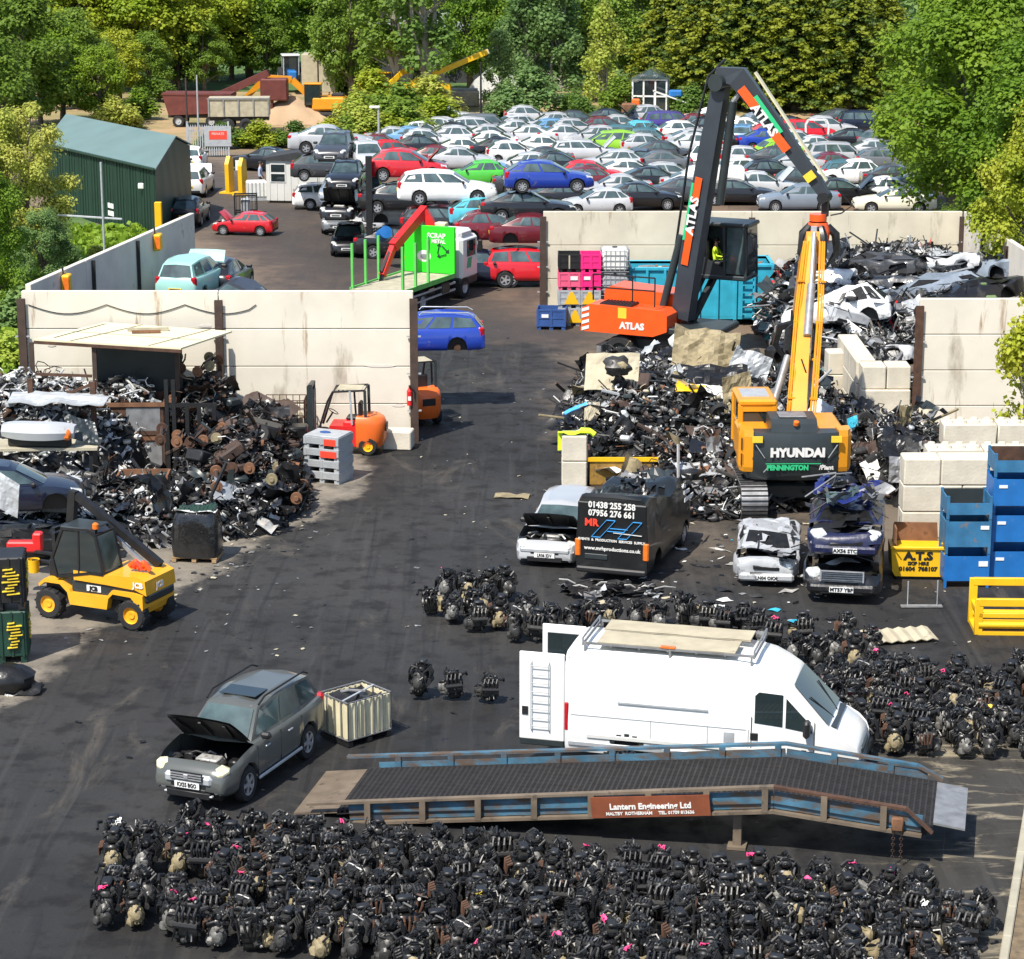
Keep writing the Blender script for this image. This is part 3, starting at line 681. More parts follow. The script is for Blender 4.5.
def car_shape(kind, bonnet=False):
    """body MB, plus pane geometry for one body style; x forward, origin on the ground"""
    c = CARS[kind]; L, W, H = c['L'], c['W'], c['H']; xf = L / 2; hw = W / 2; rw = c.get('rw', .315); sill = c.get('sill', .22)
    body = MB()
    def ztop(x):
        if x >= c['cow']:
            t = (x - c['cow']) / (xf - c['cow']); z = c['zc'] - (c['zc'] - c['zc'] * .74) * t ** 1.7
            if x > xf - .14: z -= .16 * ((x - (xf - .14)) / .14) ** 2
            return z
        if x >= c['xb']: return lerp(c['zr'], c['zc'], (x - c['xb']) / (c['cow'] - c['xb']))
        t = (c['xb'] - x) / (xf + c['xb'] + 1e-6)
        return (c['boot'] or c['zr']) - (.05 if c['boot'] else .18) * t ** 2
    def hwid(x):
        a = max(0, (abs(x) - (xf - .65)) / .65); return hw * (1 - (.17 if x > 0 else .12) * a ** 2.2)
    ar = rw + .055
    def zlow(x):
        z = sill
        for xa in (c['fa'], c['ra']):
            d = abs(x - xa)
            if d < ar: z = max(z, rw + math.sqrt(max(0, ar * ar - d * d)))
        if abs(x) > xf - .3: z = max(z, sill + .06 * (abs(x) - xf + .3) / .3)
        return z
    xs = {-xf, -xf + .05, -xf + .16, c['xb'], c['cow'], xf, xf - .04, xf - .12, xf - .28, 0, -.6, .5}
    for xa in (c['fa'], c['ra']):
        for t in (-1.001, -.97, -.8, -.5, 0, .5, .8, .97, 1.001): xs.add(xa + ar * t)
    xs = sorted(x for x in xs if -xf <= x <= xf); rings = []
    for x in xs:
        zl, zt, w_ = zlow(x), ztop(x), hwid(x)
        if x == xs[-1] or x == xs[0]: zt = min(zt, .72 if x > 0 else .86); zl += .06; w_ *= .97
        h = [(w_ * .90, zl), (w_ * .985, max(zl + .015, sill + .10)), (w_, max(zl + .03, .54)), (w_ * .985, max(zt - .13, zl + .04)), (w_ * .93, zt - .025), (w_ * .6, zt + .015), (0, zt + .03)]
        rings.append([(x, -y, z) for y, z in h] + [(x, y, z) for y, z in h[-2::-1]])
    n = len(rings[0]); vs = [p for r in rings for p in r]; fs = []
    for j in range(len(rings) - 1):
        xm = (xs[j] + xs[j + 1]) / 2
        for i in range(n - 1):
            if bonnet and c['cow'] - .02 < xm < xf - .25 and 4 <= i <= 7: continue
            fs.append((j * n + i, (j + 1) * n + i, (j + 1) * n + i + 1, j * n + i + 1))
    fs += [tuple(range(n)), tuple((len(rings) - 1) * n + i for i in range(n))[::-1]]
    body.add(vs, fs, M['paint'], True)
    body.box((-.02, 0, .42), (L * .90, W * .66, .44), M['black'])
    if not bonnet: body.box((xf - .7, 0, .5), (.9, W * .7, .36), M['black'])
    for x, z, hh, ww in ((xf - .035, .52, .10, .9), (xf - .02, .34, .14, 1.1)): body.box((x, 0, z), (.09, ww * hw, hh), M['black'], ch=.02)
    body.box((-xf + .03, 0, .36), (.08, hw * 1.5, .16), M['black'], ch=.02)
    # greenhouse
    a = lambda t: lerp(c['cow'] - .04, c['xb'], t)
    zb = lambda x: lerp(c['zr'], c['zc'], (x - c['xb']) / (c['cow'] - c['xb'])) - .03
    b = [(c['cow'] + .10, 0), (c['cow'] - .04, hw * .82), (a(.34), hw * .905), (a(.68), hw * .905), (c['xb'], hw * .80), (c['xb'] - .07, 0)]
    r_ = lambda t: lerp(c['rf'], c['rr'], t)
    t_ = [(c['rf'] + .09, 0, H - .075), (c['rf'], hw * .63, H - .125), (r_(.34), hw * .70, H - .06), (r_(.68), hw * .70, H - .065), (c['rr'], hw * .63, H - .15), (c['rr'] - .06, 0, H - .11)]
    B = [(x, y, zb(x)) for x, y in b]; Tt = list(t_); mx = (c['rf'] + c['rr']) / 2
    U = [(mx + (x - mx) * .86, y * .72, z + .055 + (0 if y == 0 else -.008)) for x, y, z in t_]
    full = lambda P: P + [(x, -y, z) for x, y, z in P[-2:0:-1]]
    body.loft([full(B), full(Tt), full(U)], M['paint'], True, False, True)
    nU = full(U); body.add(nU, [tuple(range(len(nU)))[::-1]], M['paint'], True)
    def side_pt(u, v, s):
        i = min(2, int(u)); f = u - i
        p = V(B[1 + i]).lerp(V(B[2 + i]), f); q = V(Tt[1 + i]).lerp(V(Tt[2 + i]), f); r = p.lerp(q, v)
        return V((r.x, (r.y + .012) * s, r.z + .004))
    panes = {'side_window': [], 'windscreen': [], 'rear_window': []}
    for (u0, u1) in c['panes']:
        for s in (1, -1):
            mb = MB(); us = [u0] + [k for k in (1, 2) if u0 < k < u1] + [u1]; P = [side_pt(u, .14, s) for u in us] + [side_pt(u, .90, s) for u in us]; m_ = len(us)
            mb.add(P, [((i, i + 1, m_ + i + 1, m_ + i) if s < 0 else (m_ + i, m_ + i + 1, i + 1, i)) for i in range(m_ - 1)], M['glass_pale']); panes['side_window'].append(mb)
    for nm, i0, i1, dx in (('windscreen', 0, 1, .016), ('rear_window', 5, 4, -.016)):
        mb = MB(); P = []
        for v_ in (.07, .93):
            for s in (-.90, 0, .90):
                lo = V(B[i0]).lerp(V(B[i1]), abs(s)); hi = V(Tt[i0]).lerp(V(Tt[i1]), abs(s)); p = lo.lerp(hi, v_)
                P.append(V((p.x + dx, p.y * sgn(s), p.z + .01)))
        mb.add(P, [(0, 1, 4, 3), (1, 2, 5, 4)] if dx > 0 else [(3, 4, 1, 0), (4, 5, 2, 1)], M['glass_pale'], True); panes[nm].append(mb)
    return c, body, panes, ztop, hwid, xf, rw
WHEEL = {}
def wheel_mesh(r, style=0):
    k = (r, style)
    if k not in WHEEL:
        t = MB(); w_ = .19
        t.lathe([(r * .62, -w_ / 2), (r * .93, -w_ / 2), (r, -w_ * .3), (r, w_ * .3), (r * .93, w_ / 2), (r * .62, w_ / 2)], (0, 0, 0), (0, 1, 0), M['tyre'], 18)
        t.cyl((0, -w_ * .36, 0), (0, w_ * .36, 0), r * .63, M['rim_gap'], 14)
        rm = MB()
        for s in (-1, 1):
            rm.lathe([(r * .54, s * w_ * .34), (r * .56, s * w_ * .46), (r * .64, s * w_ * .49), (r * .66, s * w_ * .44)], (0, 0, 0), (0, 1, 0), M['rim'], 18)
            rm.lathe([(0, s * w_ * .44), (r * .14, s * w_ * .44), (r * .17, s * w_ * .34)], (0, 0, 0), (0, 1, 0), M['rim'], 10)
            for i in range(5 if style == 0 else 8):
                an = i * 2 * math.pi / (5 if style == 0 else 8); rm.beam((math.cos(an) * r * .1, s * w_ * .40, math.sin(an) * r * .1), (math.cos(an) * r * .58, s * w_ * .42, math.sin(an) * r * .58), .075 if style == 0 else .05, .03, M['rim'], up=(0, 1, 0))
        WHEEL[k] = (t.mesh('wheel'), rm.mesh('rim'))
    return WHEEL[k]
PROTO = {}
def car_proto(kind, bonnet=False, style=0):
    key = (kind, bonnet, style)
    if key in PROTO: return PROTO[key]
    c, body, panes, ztop, hwid, xf, rw = car_shape(kind, bonnet); hw = c['W'] / 2; L = []
    for nm in panes:
        for mb in panes[nm]: L.append((nm, mb.mesh(nm), (0, 0, 0), None))
    for s in (1, -1):
        z = ztop(xf - .2) - .07; mb = MB(); mb.box((0, 0, 0), (.40, .30, .17), M['lamp'], rot=Matrix.Rotation(R(-28 * s), 3, 'Z') @ Matrix.Rotation(R(14), 3, 'Y'), ch=.06)
        L.append(('headlight', mb.mesh('headlight'), (xf - .25, s * hw * .70, z), None))
        mb = MB(); hh = .20 if c['boot'] else .34; mb.box((0, 0, 0), (.22, .20, hh), M['tail'], rot=Matrix.Rotation(R(20 * s), 3, 'Z'), ch=.05)
        L.append(('tail_light', mb.mesh('tail_light'), (-xf + .13, s * hw * .80, c['zr'] - .02 - hh / 2 + (.0 if c['boot'] else .04)), None))
        mb = MB(); mb.box((0, 0, 0), (.14, .22, .13), M['black'], ch=.04)
        L.append(('wing_mirror', mb.mesh('wing_mirror'), (c['cow'] - .34, s * (hw * .90 + .12), c['zc'] + .06), None))
    for x, mt in ((xf + .02, 'plate_w'), (-xf - .012, 'plate_y')):
        mb = MB(); mb.box((0, 0, 0), (.02, .52, .11), M[mt]); mb.box((.006 * sgn(x), 0, 0), (.02, .40, .055), M['ink'] if False else M['black']); L.append(('number_plate', mb.mesh('number_plate'), (x, 0, .45 if x > 0 else .62), None))
    t, rm = wheel_mesh(rw, style)
    for xa in (c['fa'], c['ra']):
        for s in (1, -1): L.append(('wheel', t, (xa, s * (hw - .11), rw), ('rim', rm)))
    PROTO[key] = (body.mesh(kind + '_body'), L, c)
    return PROTO[key]
def make_car(kind, color, loc, rz, label, name=None, cat='car', group=None, bonnet=False, wheels=True, style=0, tilt=(0, 0), skip=(), scale=1.0, vary=None):
    bm_, L, c = car_proto(kind, bonnet, style)
    nm = name or ('parked_' + kind)
    r = empty(nm, loc); r.rotation_euler = (tilt[0], tilt[1], rz); r.scale = (scale * vary[0], scale * vary[1], scale * vary[2]) if vary else (scale,) * 3; tag(r, label, cat, group)
    b = ob('body', bm_, r, color=color)
    for i, (pn, me, lo, sub) in enumerate(L):
        if pn in skip or (pn == 'wheel' and not wheels): continue
        o = ob(pn, me, r, lo)
        if sub and cat != 'far': ob(sub[0], sub[1], o)
    return r
def open_bonnet(root, kind, ang=52, color=(.02, .02, .02), clutter=True, seed=1, under=None):
    c = CARS[kind]; xf = c['L'] / 2; hw = c['W'] / 2; q = random.Random(seed); ln = xf - .28 - c['cow']
    mb = MB(); n = 5; rows = []
    for j in range(n + 1):
        t = j / n; w_ = hw * lerp(.86, .80, t ** 2); rows.append([(t * ln, y * w_, .035 * (1 - y * y) - .05 * t * t) for y in (-1, -.6, 0, .6, 1)])
    top = [p for r in rows for p in r]; bot = [(x, y * .97, z - .04) for x, y, z in top]
    f = [(j * 5 + i, (j + 1) * 5 + i, (j + 1) * 5 + i + 1, j * 5 + i + 1) for j in range(n) for i in range(4)]
    mb.add(top, f, M['paint'], True); mb.add(bot, [k[::-1] for k in f], under or M['black'], True)
    for i in range(3): mb.beam((.15, (i - 1) * hw * .5, -.05), (ln * .9, (i - 1) * hw * .62, -.09), .06, .03, M['black'])
    bn = mb.build('bonnet', root, (c['cow'] + .02, 0, c['zc'] + .03), color=color); bn.rotation_euler = (0, R(-ang), 0)
    mb = MB(); z0 = .50
    mb.box((c['cow'] + ln * .5, 0, z0 - .05), (ln * 1.1, hw * 1.6, .08), M['black'])
    mb.box((c['cow'] + ln * .45, .05, z0 + .16), (.40, .66, .22), M['alloydark'], ch=.05); mb.box((c['cow'] + ln * .42, .03, z0 + .29), (.30, .5, .06), M['alloy'], ch=.02)
    mb.box((c['cow'] + .2, -.5, z0 + .2), (.28, .2, .22), M['black'], ch=.02); mb.box((c['cow'] + .22, .52, z0 + .18), (.25, .25, .2), M['iron'], ch=.04)
    mb.box((xf - .38, 0, z0 + .12), (.10, hw * 1.35, .08), M['alloydark'])
    if clutter:
        for i in range(16):
            p = V((c['cow'] + q.uniform(.1, ln - .1), q.uniform(-.6, .6), z0 + q.uniform(.12, .3))); d = V((q.uniform(-.3, .3), q.uniform(-.4, .4), q.uniform(-.05, .08)))
            mb.tube([p, p + d * .5 + V((0, 0, .06)), p + d], q.uniform(.012, .03), q.choice([M['hose'], M['hose'], M['alloy'], M['steel']]), 5)
    mb.build('engine_bay', root)
def plate_text(root, txt, x, z, size=.10, mat='plate_w'):
    for ch in root.children:
        if ch.name.startswith('number_plate') and sgn(ch.location.x) == sgn(x): bpy.data.objects.remove(ch)
    mb = MB(); mb.box((0, 0, 0), (.02, .56, .13), M[mat]); s = sgn(x)
    mb.text(txt, size, M['ink'], (.012 * s, 0, 0), (0, s, 0), (0, 0, 1), bold=.002, sx=.80)
    return mb.build('number_plate', root, (x, 0, z))
COL = dict(silver=(.47, .48, .49), white=(.82, .82, .80), cream=(.74, .70, .55), black=(.012, .012, .014), grey=(.13, .14, .15), charcoal=(.045, .048, .054), red=(.60, .012, .022), maroon=(.14, .010, .018),
           blue=(.015, .05, .36), navy=(.007, .011, .028), sky=(.16, .34, .55), teal=(.05, .14, .17), lime=(.30, .62, .03), green=(.08, .50, .05), purple=(.07, .05, .26), cyan=(.10, .50, .62), mint=(.33, .60, .54), gold=(.36, .33, .24), steel=(.22, .26, .31))

# ---- crushed bodies
def crush_mesh(kind, seed, squash=.3, amp=.11, endsquash=.0, glassy=False):
    c, body, panes, ztop, hwid, xf, rw = car_shape(kind, seed % 2 == 0); q = random.Random(seed); off = V((seed * 7.3, seed * 3.1, seed * 1.7))
    mb = MB(); mb.v = body.v; mb.f = body.f; mb.m = [0 if m == body.mi(M['paint']) else 1 for m in body.m]; mb.sm = [False] * len(mb.f); mb.mats = [M['crumple'], M['black']]
    for nm in panes:
        for p in panes[nm]: mb.add(p.v, p.f, M['iron'])  # dark faces over the window openings stand for the unlit interior
    for i in range(16):
        x = q.uniform(-xf * .9, xf * .9); mb.sheet((x, q.uniform(-.6, .6), q.uniform(.75, 1.25)), (q.uniform(.3, .9), q.uniform(-.4, .4), q.uniform(-.2, .2)), (q.uniform(-.3, .3), q.uniform(.2, .7), q.uniform(-.1, .3)), q.choice([M['crumple'], M['crumple'], M['black'], M['steel'], M['iron']]), 3, 3, .07, q)
    for i in range(9):
        p = V((q.uniform(-xf * .9, xf * .9), q.uniform(-.7, .7), q.uniform(.8, 1.3))); mb.tube([p, p + V((q.uniform(-.4, .4), q.uniform(-.4, .4), q.uniform(-.1, .15))), p + V((q.uniform(-.7, .7), q.uniform(-.6, .6), q.uniform(-.2, .1)))], .02, q.choice([M['hose'], M['steel'], M['black']]), 5)
    def fn(p):
        x, y, z = p; n1 = noise.noise_vector(V((x * 1.1, y * 1.3, z * 1.3)) + off); n2 = noise.noise_vector(V((x * 3.7, y * 3.7, z * 3.7)) + off)
        k = squash * (1 + .8 * n1.x)
        zz = z if z < .72 else .72 + (z - .72) * max(.1, k)
        s = 1 if z > .3 else .4
        return (x * (1 - endsquash) + n1.x * amp * 1.2 * s + n2.x * amp * .5 * s, y + n1.y * amp * s + n2.y * amp * .45 * s, max(.03, zz + n1.z * amp * 1.1 * s + n2.z * amp * .5 * s))
    mb.warp(fn)
    return mb.mesh('crushed_' + kind)
CR = {}
def crushed(kind, seed, color, loc, rz, label, tilt=(0, 0), squash=.3, amp=.11, group='crushed car bodies in the heap', name='crushed_car', extra=True):
    k = (kind, seed, squash, amp)
    if k not in CR: CR[k] = crush_mesh(kind, seed, squash, amp)
    o = ob(name, CR[k], None, loc, None, color); o.rotation_euler = (tilt[0], tilt[1], rz); tag(o, label, 'crushed car', group)
    return o
# ------------------------------------------------------------------ hero vehicles in the yard
def rot2(a, x, y): return V((x * math.cos(a) - y * math.sin(a), x * math.sin(a) + y * math.cos(a), 0))
def by_wheels(front, rear, side, kind):
    c = CARS[kind]; a = yaw(rear, front); mid = (V(front) + V(rear)) / 2
    return mid - rot2(a, (c['fa'] + c['ra']) / 2, side * (c['W'] / 2 - .11)), a
# grey-green off-roader with its bonnet up
loc, a = by_wheels(G(247, 800), G(304, 759), 1, 'suv')
SUVC = (.088, .094, .088)
r = make_car('suv', SUVC, loc, a, 'grey green off-roader with raised bonnet beside the cut white tank', 'off_road_car', bonnet=True, style=0, skip=('headlight',), vary=(1, 1, 1.05))
c = CARS['suv']; hw = c['W'] / 2; xf = c['L'] / 2
open_bonnet(r, 'suv', 42, SUVC, seed=4)
plate_text(r, 'KX55 BGO', xf + .05, .54, .115); plate_text(r, 'KX55 BGO', -xf - .03, .85, .115, 'plate_y')
for s in (1, -1): mb = MB(); mb.box((0, 0, 0), (.32, .30, .20), M['lampold'], rot=Matrix.Rotation(R(-30 * s), 3, 'Z') @ Matrix.Rotation(R(20), 3, 'Y'), ch=.08); mb.build('headlight', r, (xf - .215, s * .665, .80))
mb = MB(); mb.box((xf - .04, 0, .64), (.16, hw * 1.2, .22), M['galv'], ch=.06); mb.build('front_panel', r)
mb = MB(); mb.box((xf + .06, 0, .72), (.03, .72, .17), M['black'])
for z in (.67, .72, .77): mb.box((xf + .075, 0, z), (.03, .70, .022), M['rim'])
mb.box((xf + .09, 0, .72), (.02, .10, .09), M['rim'], ch=.01); mb.build('grille', r)
mb = MB(); mb.box((xf - .015, 0, .42), (.06, .8, .10), M['black'], ch=.02); mb.box((xf - .02, 0, .345), (.08, 1.1, .035), M['galv'], ch=.01); mb.build('lower_grille', r)
for s in (1, -1):
    mb = MB(); mb.cyl((xf - .16, s * .62, .46), (xf - .045, s * .60, .46), .07, M['lamp'], 12); mb.build('fog_lamp', r)
    mb = MB(); mb.tube([(.35, s * .60, 1.62), (.1, s * .61, 1.73), (-1.6, s * .61, 1.72), (-1.85, s * .6, 1.62)], .022, M['black'], 6); mb.build('roof_rail', r)
    mb = MB(); mb.box((.02, s * (hw + .005), .36), (1.9, .05, .07), M['galv'], ch=.02); mb.build('side_sill', r)
    for x in (.55, -.45): mb = MB(); mb.box((x, s * (hw - .005), .90), (.18, .05, .035), M['rim'], ch=.01); mb.build('door_handle', r)
    mb = MB(); 
    for x in (.98, -.02, -.95): mb.beam((x, s * (hw + .002), .40), (x - .03, s * (hw - .02), 1.03), .012, .012, M['black'])
    mb.build('door_seam', r)
mb = MB(); mb.box((-.12, 0, 1.695), (.55, .85, .02), M['glass'], ch=.008); mb.build('sunroof', r)
# silver saloon with bonnet up, beside the dark van
FORDC = (.40, .41, .42)
fl = G(513, 566)
aF = math.atan2(-.975, -.22)
cF = CARS['saloon']; loc = fl - rot2(aF, cF['L'] / 2 - .05, -cF['W'] / 2 + .1)
loc = fl - rot2(aF, cF['L'] / 2 - .1, 0) + V((cF['W'] / 2, -.05, 0))
r = make_car('estate', FORDC, loc, aF, 'silver car with raised bonnet and green strip on the windscreen, beside the lettered van', 'silver_car', bonnet=True, wheels=False)
r.location.z = -.1
open_bonnet(r, 'estate', 36, FORDC, seed=9); plate_text(r, 'LR06 JDV', CARS['estate']['L'] / 2 + .03, .46, .125)
mb = MB(); mb.box((CARS['estate']['L'] / 2 - .02, 0, .58), (.08, 1.35, .13), M['galv'], ch=.03); mb.build('front_panel', r)

# --- van body helper
def van_body(L, W, prof, zl, mat, wheels, ar, crumple=None):
    """prof: list of (x, roof height); body closed at the rear by a dark load space"""
    mb = MB(); hw = W / 2; xs = {-L / 2, L / 2, L / 2 - .05, L / 2 - .16}
    for x, _ in prof: xs.add(x)
    for xa in wheels:
        for t in (-1.001, -.97, -.8, -.5, 0, .5, .8, .97, 1.001): xs.add(xa + t * ar)
    k = -L / 2
    while k < L / 2: xs.add(k); k += .42
    xs = sorted(xs); rings = []
    for x in xs:
        zt = pw(prof, x); w_ = hw * (1 - .14 * max(0, (x - (L / 2 - .8)) / .8) ** 2); z0 = zl
        for xa in wheels:
            d = abs(x - xa)
            if d < ar: z0 = max(z0, .34 + math.sqrt(max(0, ar * ar - d * d)))
        wf = lambda z: 1 - .075 * max(0, (z - 1.1)) / 1.3
        zz = [z0, max(z0 + .02, .5), max(z0 + .04, .95), 1.15, lerp(1.15, zt, .5), zt - .16, zt - .05, zt, zt + .02]
        for i in range(1, 9): zz[i] = min(zz[i], zt - .004 * (8 - i)) if i < 7 else zz[i]
        yy = [.96, .995, 1, .995, wf(zz[4]), wf(zz[5]), wf(zz[5]) - .06, wf(zz[5]) - .17, 0]
        h = [(w_ * y, z) for y, z in zip(yy, zz)]
        rings.append([(x, -y, z) for y, z in h] + [(x, y, z) for y, z in h[-2::-1]])
    n = len(rings[0]); vs = [p for r_ in rings for p in r_]
    fs = [(j * n + i, (j + 1) * n + i, (j + 1) * n + i + 1, j * n + i + 1) for j in range(len(rings) - 1) for i in range(n - 1)]
    fs.append(tuple((len(rings) - 1) * n + i for i in range(n))[::-1])
    mb.add(vs, fs, mat, True)
    mb.box((0, 0, .55), (L * .92, W * .7, .4), M['black'])
    return mb
# --- white high-roof van
VL, VW = 6.15, 2.02
prof = [(-VL / 2, 2.50), (-VL / 2 + .1, 2.55), (.45, 2.56), (.80, 2.53), (1.10, 2.46), (1.36, 2.33), (1.62, 2.16), (2.42, 1.34), (2.60, 1.24), (2.85, 1.08), (3.0, .94), (3.05, .82), (VL / 2, .62)]
aV = R(-15); rc = V((1.12, 48.14, 0)); loc = rc + rot2(aV, VL / 2, VW / 2 * .95)
r = empty('white_van', loc, aV); tag(r, 'white high roof panel van with rear doors open and boards on its roof rack', 'van')
mb = van_body(VL, VW, prof, .36, M['white'], (1.95, -1.75), .42); hw = VW / 2
mb.box((-VL / 2 + 1.2, 0, 1.45), (2.3, 1.86, 1.9), M['black']); mb.build('body', r)  # black block in the open rear stands for the shade of the load space
def slope_pane(x0, x1, y0, y1, off=.012):
    q = MB(); P = []
    for x in (x0, x1):
        for y in (-1, -.5, 0, .5, 1):
            yy = y * (y0 if x == x0 else y1); P.append((x + off, yy, pw(prof, x) + .022 + off - .02 * y * y))
    q.add(P, [(i, 5 + i, 6 + i, i + 1) for i in range(4)], M['glass'], True); return q
slope_pane(1.66, 2.40, .72, .86, .02).build('windscreen', r)
wf = lambda z: 1 - .075 * max(0, (z - 1.1)) / 1.3
for s in (1, -1):
    for poly in ([(.92, 1.34), (1.50, 1.30), (1.50, 1.98), (1.0, 2.0), (.92, 1.92)], [(1.56, 1.29), (2.12, 1.22), (2.06, 1.42), (1.62, 1.86), (1.56, 1.92)]):
        q = MB(); q.add([(x, s * (hw * wf(z) + .008), z) for x, z in poly], [tuple(range(len(poly))) if s < 0 else tuple(range(len(poly)))[::-1]], M['glass']); q.build('side_window', r)
    q = MB(); q.box((2.02, s * (hw + .14), 1.36), (.14, .26, .36), M['black'], ch=.05); q.build('wing_mirror', r)
    q = MB(); q.box((.92, s * (hw + .004), 1.05), (.16, .03, .16), M['black'], ch=.01); q.build('door_handle', r)
    q = MB(); q.box((-VL / 2 + .03, s * (hw - .04), 1.12), (.09, .10, .62), M['tail'], ch=.02); q.build('tail_light', r)
    q = MB(); q.box((2.86, s * .74, .86), (.28, .34, .2), M['lamp'], ch=.06); q.build('headlight', r)
    q = MB()
    for x in (.80, -.05, -1.25): q.box((x, s * (hw * .998 + .003), .86), (.014, .006, .66), M['galv'])
    q.box((-1.1, s * (hw + .001), 1.18), (3.7, .008, .012), M['galv']); q.box((-1.0, s * (hw + .004), .55), (4.0, .03, .10), M['galv'], ch=.01); q.build('body_seam', r)
for s in (1, -1):
    q = MB(); y = s * (hw + .003)
    for x in (2.16, .86): q.box((x, y, 1.0), (.016, .008, .95), M['charcoal'])
    q.box((1.5, y, .56), (1.3, .008, .014), M['charcoal']); q.box((-.3, s * (hw + .012), .74), (4.6, .03, .09), M['cabin'], ch=.01); q.box((-1.0, y, 1.52), (1.9, .02, .035), M['galv']); q.box((.4, y, .98), (.22, .008, .22), M['galv'])
    for x in (1.95, -1.75):
        for k in range(9): an = math.pi * k / 8; q.box((x + .44 * math.cos(an), s * (hw - .002), .36 + .44 * math.sin(an)), (.10, .02, .10), M['charcoal'])
    q.build('trim', r)
q = MB()
for s in (1, -1): q.beam((2.45, s * .25, 1.36), (2.0, s * .55, 1.85), .02, .02, M['black'])
q.box((2.5, 0, 1.31), (.16, 1.5, .03), M['charcoal']); q.box((VL / 2 - .03, 0, .74), (.10, .9, .16), M['charcoal'], ch=.03); q.build('wiper', r)
q = MB(); q.box((VL / 2 - .02, 0, .48), (.14, 1.8, .26), M['charcoal'], ch=.05); q.build('bumper', r)
q = MB(); q.box((-VL / 2 + .05, 0, .45), (.22, 1.9, .2), M['charcoal'], ch=.04); q.build('bumper', r)
t, rm = wheel_mesh(.34, 1)
for xa in (1.95, -1.75):
    for s in (1, -1): o = ob('wheel', t, r, (xa, s * (hw - .14), .34)); ob('rim', rm, o)
for s in (-1, 1):
    q = MB(); y = s * (hw - .03); q.box((-VL / 2 - .50, y, 1.50), (.98, .06, 1.94), M['white'], ch=.03); q.box((-VL / 2 - .50, y, .50), (.96, .08, .16), M['charcoal'], ch=.02)
    if s > 0: q.box((-VL / 2 - .50, y - .035, 1.98), (.74, .02, .62), M['glass'], ch=.01)
    d = q.build('rear_door', r)
    if s < 0:
        q = MB(); yy = y - .09
        for x in (-.72, -.34): q.tube([(-VL / 2 + x, y - .02, .74), (-VL / 2 + x, yy, .8), (-VL / 2 + x, yy, 2.25), (-VL / 2 + x, y - .02, 2.3)], .012, M['galv'], 5)
        for i in range(8): q.tube([(-VL / 2 - .72, yy, .86 + i * .19), (-VL / 2 - .34, yy, .86 + i * .19)], .010, M['galv'], 5)
        q.build('ladder', d)
        q = MB(); q.box((-VL / 2 - .86, y - .035, 1.18), (.13, .03, .18), M['black']); q.build('handle', d)
rk = MB()
for y in (-.80, .80): rk.beam((-2.75, y, 2.70), (.85, y, 2.70), .045, .045, M['steel'])
for i in range(7): rk.beam((-2.75 + i * .6, -.82, 2.67), (-2.75 + i * .6, .82, 2.67), .04, .04, M['steel'])
for x in (-2.7, -.9, .8):
    for y in (-.82, .82): rk.beam((x, y, 2.50), (x, y, 2.70), .04, .04, M['steel'])
for x in (-2.75, .85): rk.tube([(x, -.8, 2.68), (x, -.8, 2.80), (x, .8, 2.80), (x, .8, 2.68)], .022, M['steel'], 5)
rk = rk.build('roof_rack', r)
for (x0, x1, y0, y1, z) in ((-2.45, .45, -.80, .02, 2.715), (-2.50, .62, .12, .80, 2.72)):
    q = MB(); q.sheet(((x0 + x1) / 2, (y0 + y1) / 2, z + .02), (x1 - x0, 0, 0), (0, y1 - y0, 0), M['board'], 8, 2, .006, random.Random(3)); q.box(((x0 + x1) / 2, (y0 + y1) / 2, z), (x1 - x0, y1 - y0, .02), M['board']); q.build('board', rk)
q = MB(); q.box((-.95, -.78, 2.745), (.30, .12, .03), M['amber']); q.build('strap', rk)

# --- dark lettered van with a crushed roof
aD = R(72); rcD = (G(573, 583) + G(650, 583)) / 2; DL, DW = 5.15, 1.96
loc = rcD + rot2(aD, DL / 2, 0)
r = empty('dark_van', loc, aD); tag(r, 'black panel van with crumpled roof and white and blue lettering on its rear', 'van')
prof2 = [(-DL / 2, 2.30), (-DL / 2 + .1, 2.38), (.6, 2.36), (.95, 2.22), (1.55, 1.45), (2.3, 1.1), (2.55, .7)]
DK = pm('faded_black_van_paint', (0.012, 0.014, 0.014), 0.32, 0, 0.3, 1.5, coat=.3, dirt=((0.16, 0.17, 0.07), 0.30, 1.1))
DKb = pm('black_van_paint', (0.010, 0.011, 0.012), 0.35, 0, 0.2, 1.5, coat=.3)
mb = van_body(DL, DW, prof2, .30, DK, (1.55, -1.45), .40)
def crush_roof(p):
    x, y, z = p
    if z > 1.25 and x > -DL / 2 + .12:
        k = (z - 1.25) / 1.0; n1 = noise.noise_vector(V((x * 1.3, y * 1.3, z)) + V((3, 8, 1))); n2 = noise.noise_vector(V((x * 4, y * 4, z * 4)))
        dip = .35 * k * max(0, 1 - ((x + .6) / 2.2) ** 2)
        return (x + n1.x * .16 * k, y + (n1.y * .22 + n2.y * .08) * k, z - dip + (n1.z * .26 + n2.z * .09) * k)
    return p
mb.warp(crush_roof); mb.build('body', r)
q = MB(); h2 = DW / 2
q.add([(-DL / 2 - .03, -h2 * .985, .40), (-DL / 2 - .03, h2 * .985, .40), (-DL / 2 - .03, h2, 1.1), (-DL / 2 + .0, h2 * .93, 2.16), (-DL / 2 + .02, h2 * .84, 2.32), (-DL / 2 + .02, -h2 * .84, 2.32), (-DL / 2, -h2 * .93, 2.16), (-DL / 2 - .03, -h2, 1.1)], [(0, 7, 6, 5, 4, 3, 2, 1)], DKb)
q.box((-DL / 2 + .02, 0, 1.3), (.08, DW * .96, 1.75), DKb, ch=.03)
q.box((-DL / 2 - .035, 0, 1.25), (.012, .012, 1.6), M['black']); bd = q.build('rear_door', r)
xr = -DL / 2 - .04
q = MB(); rx, up = (0, -1, 0), (0, 0, 1)
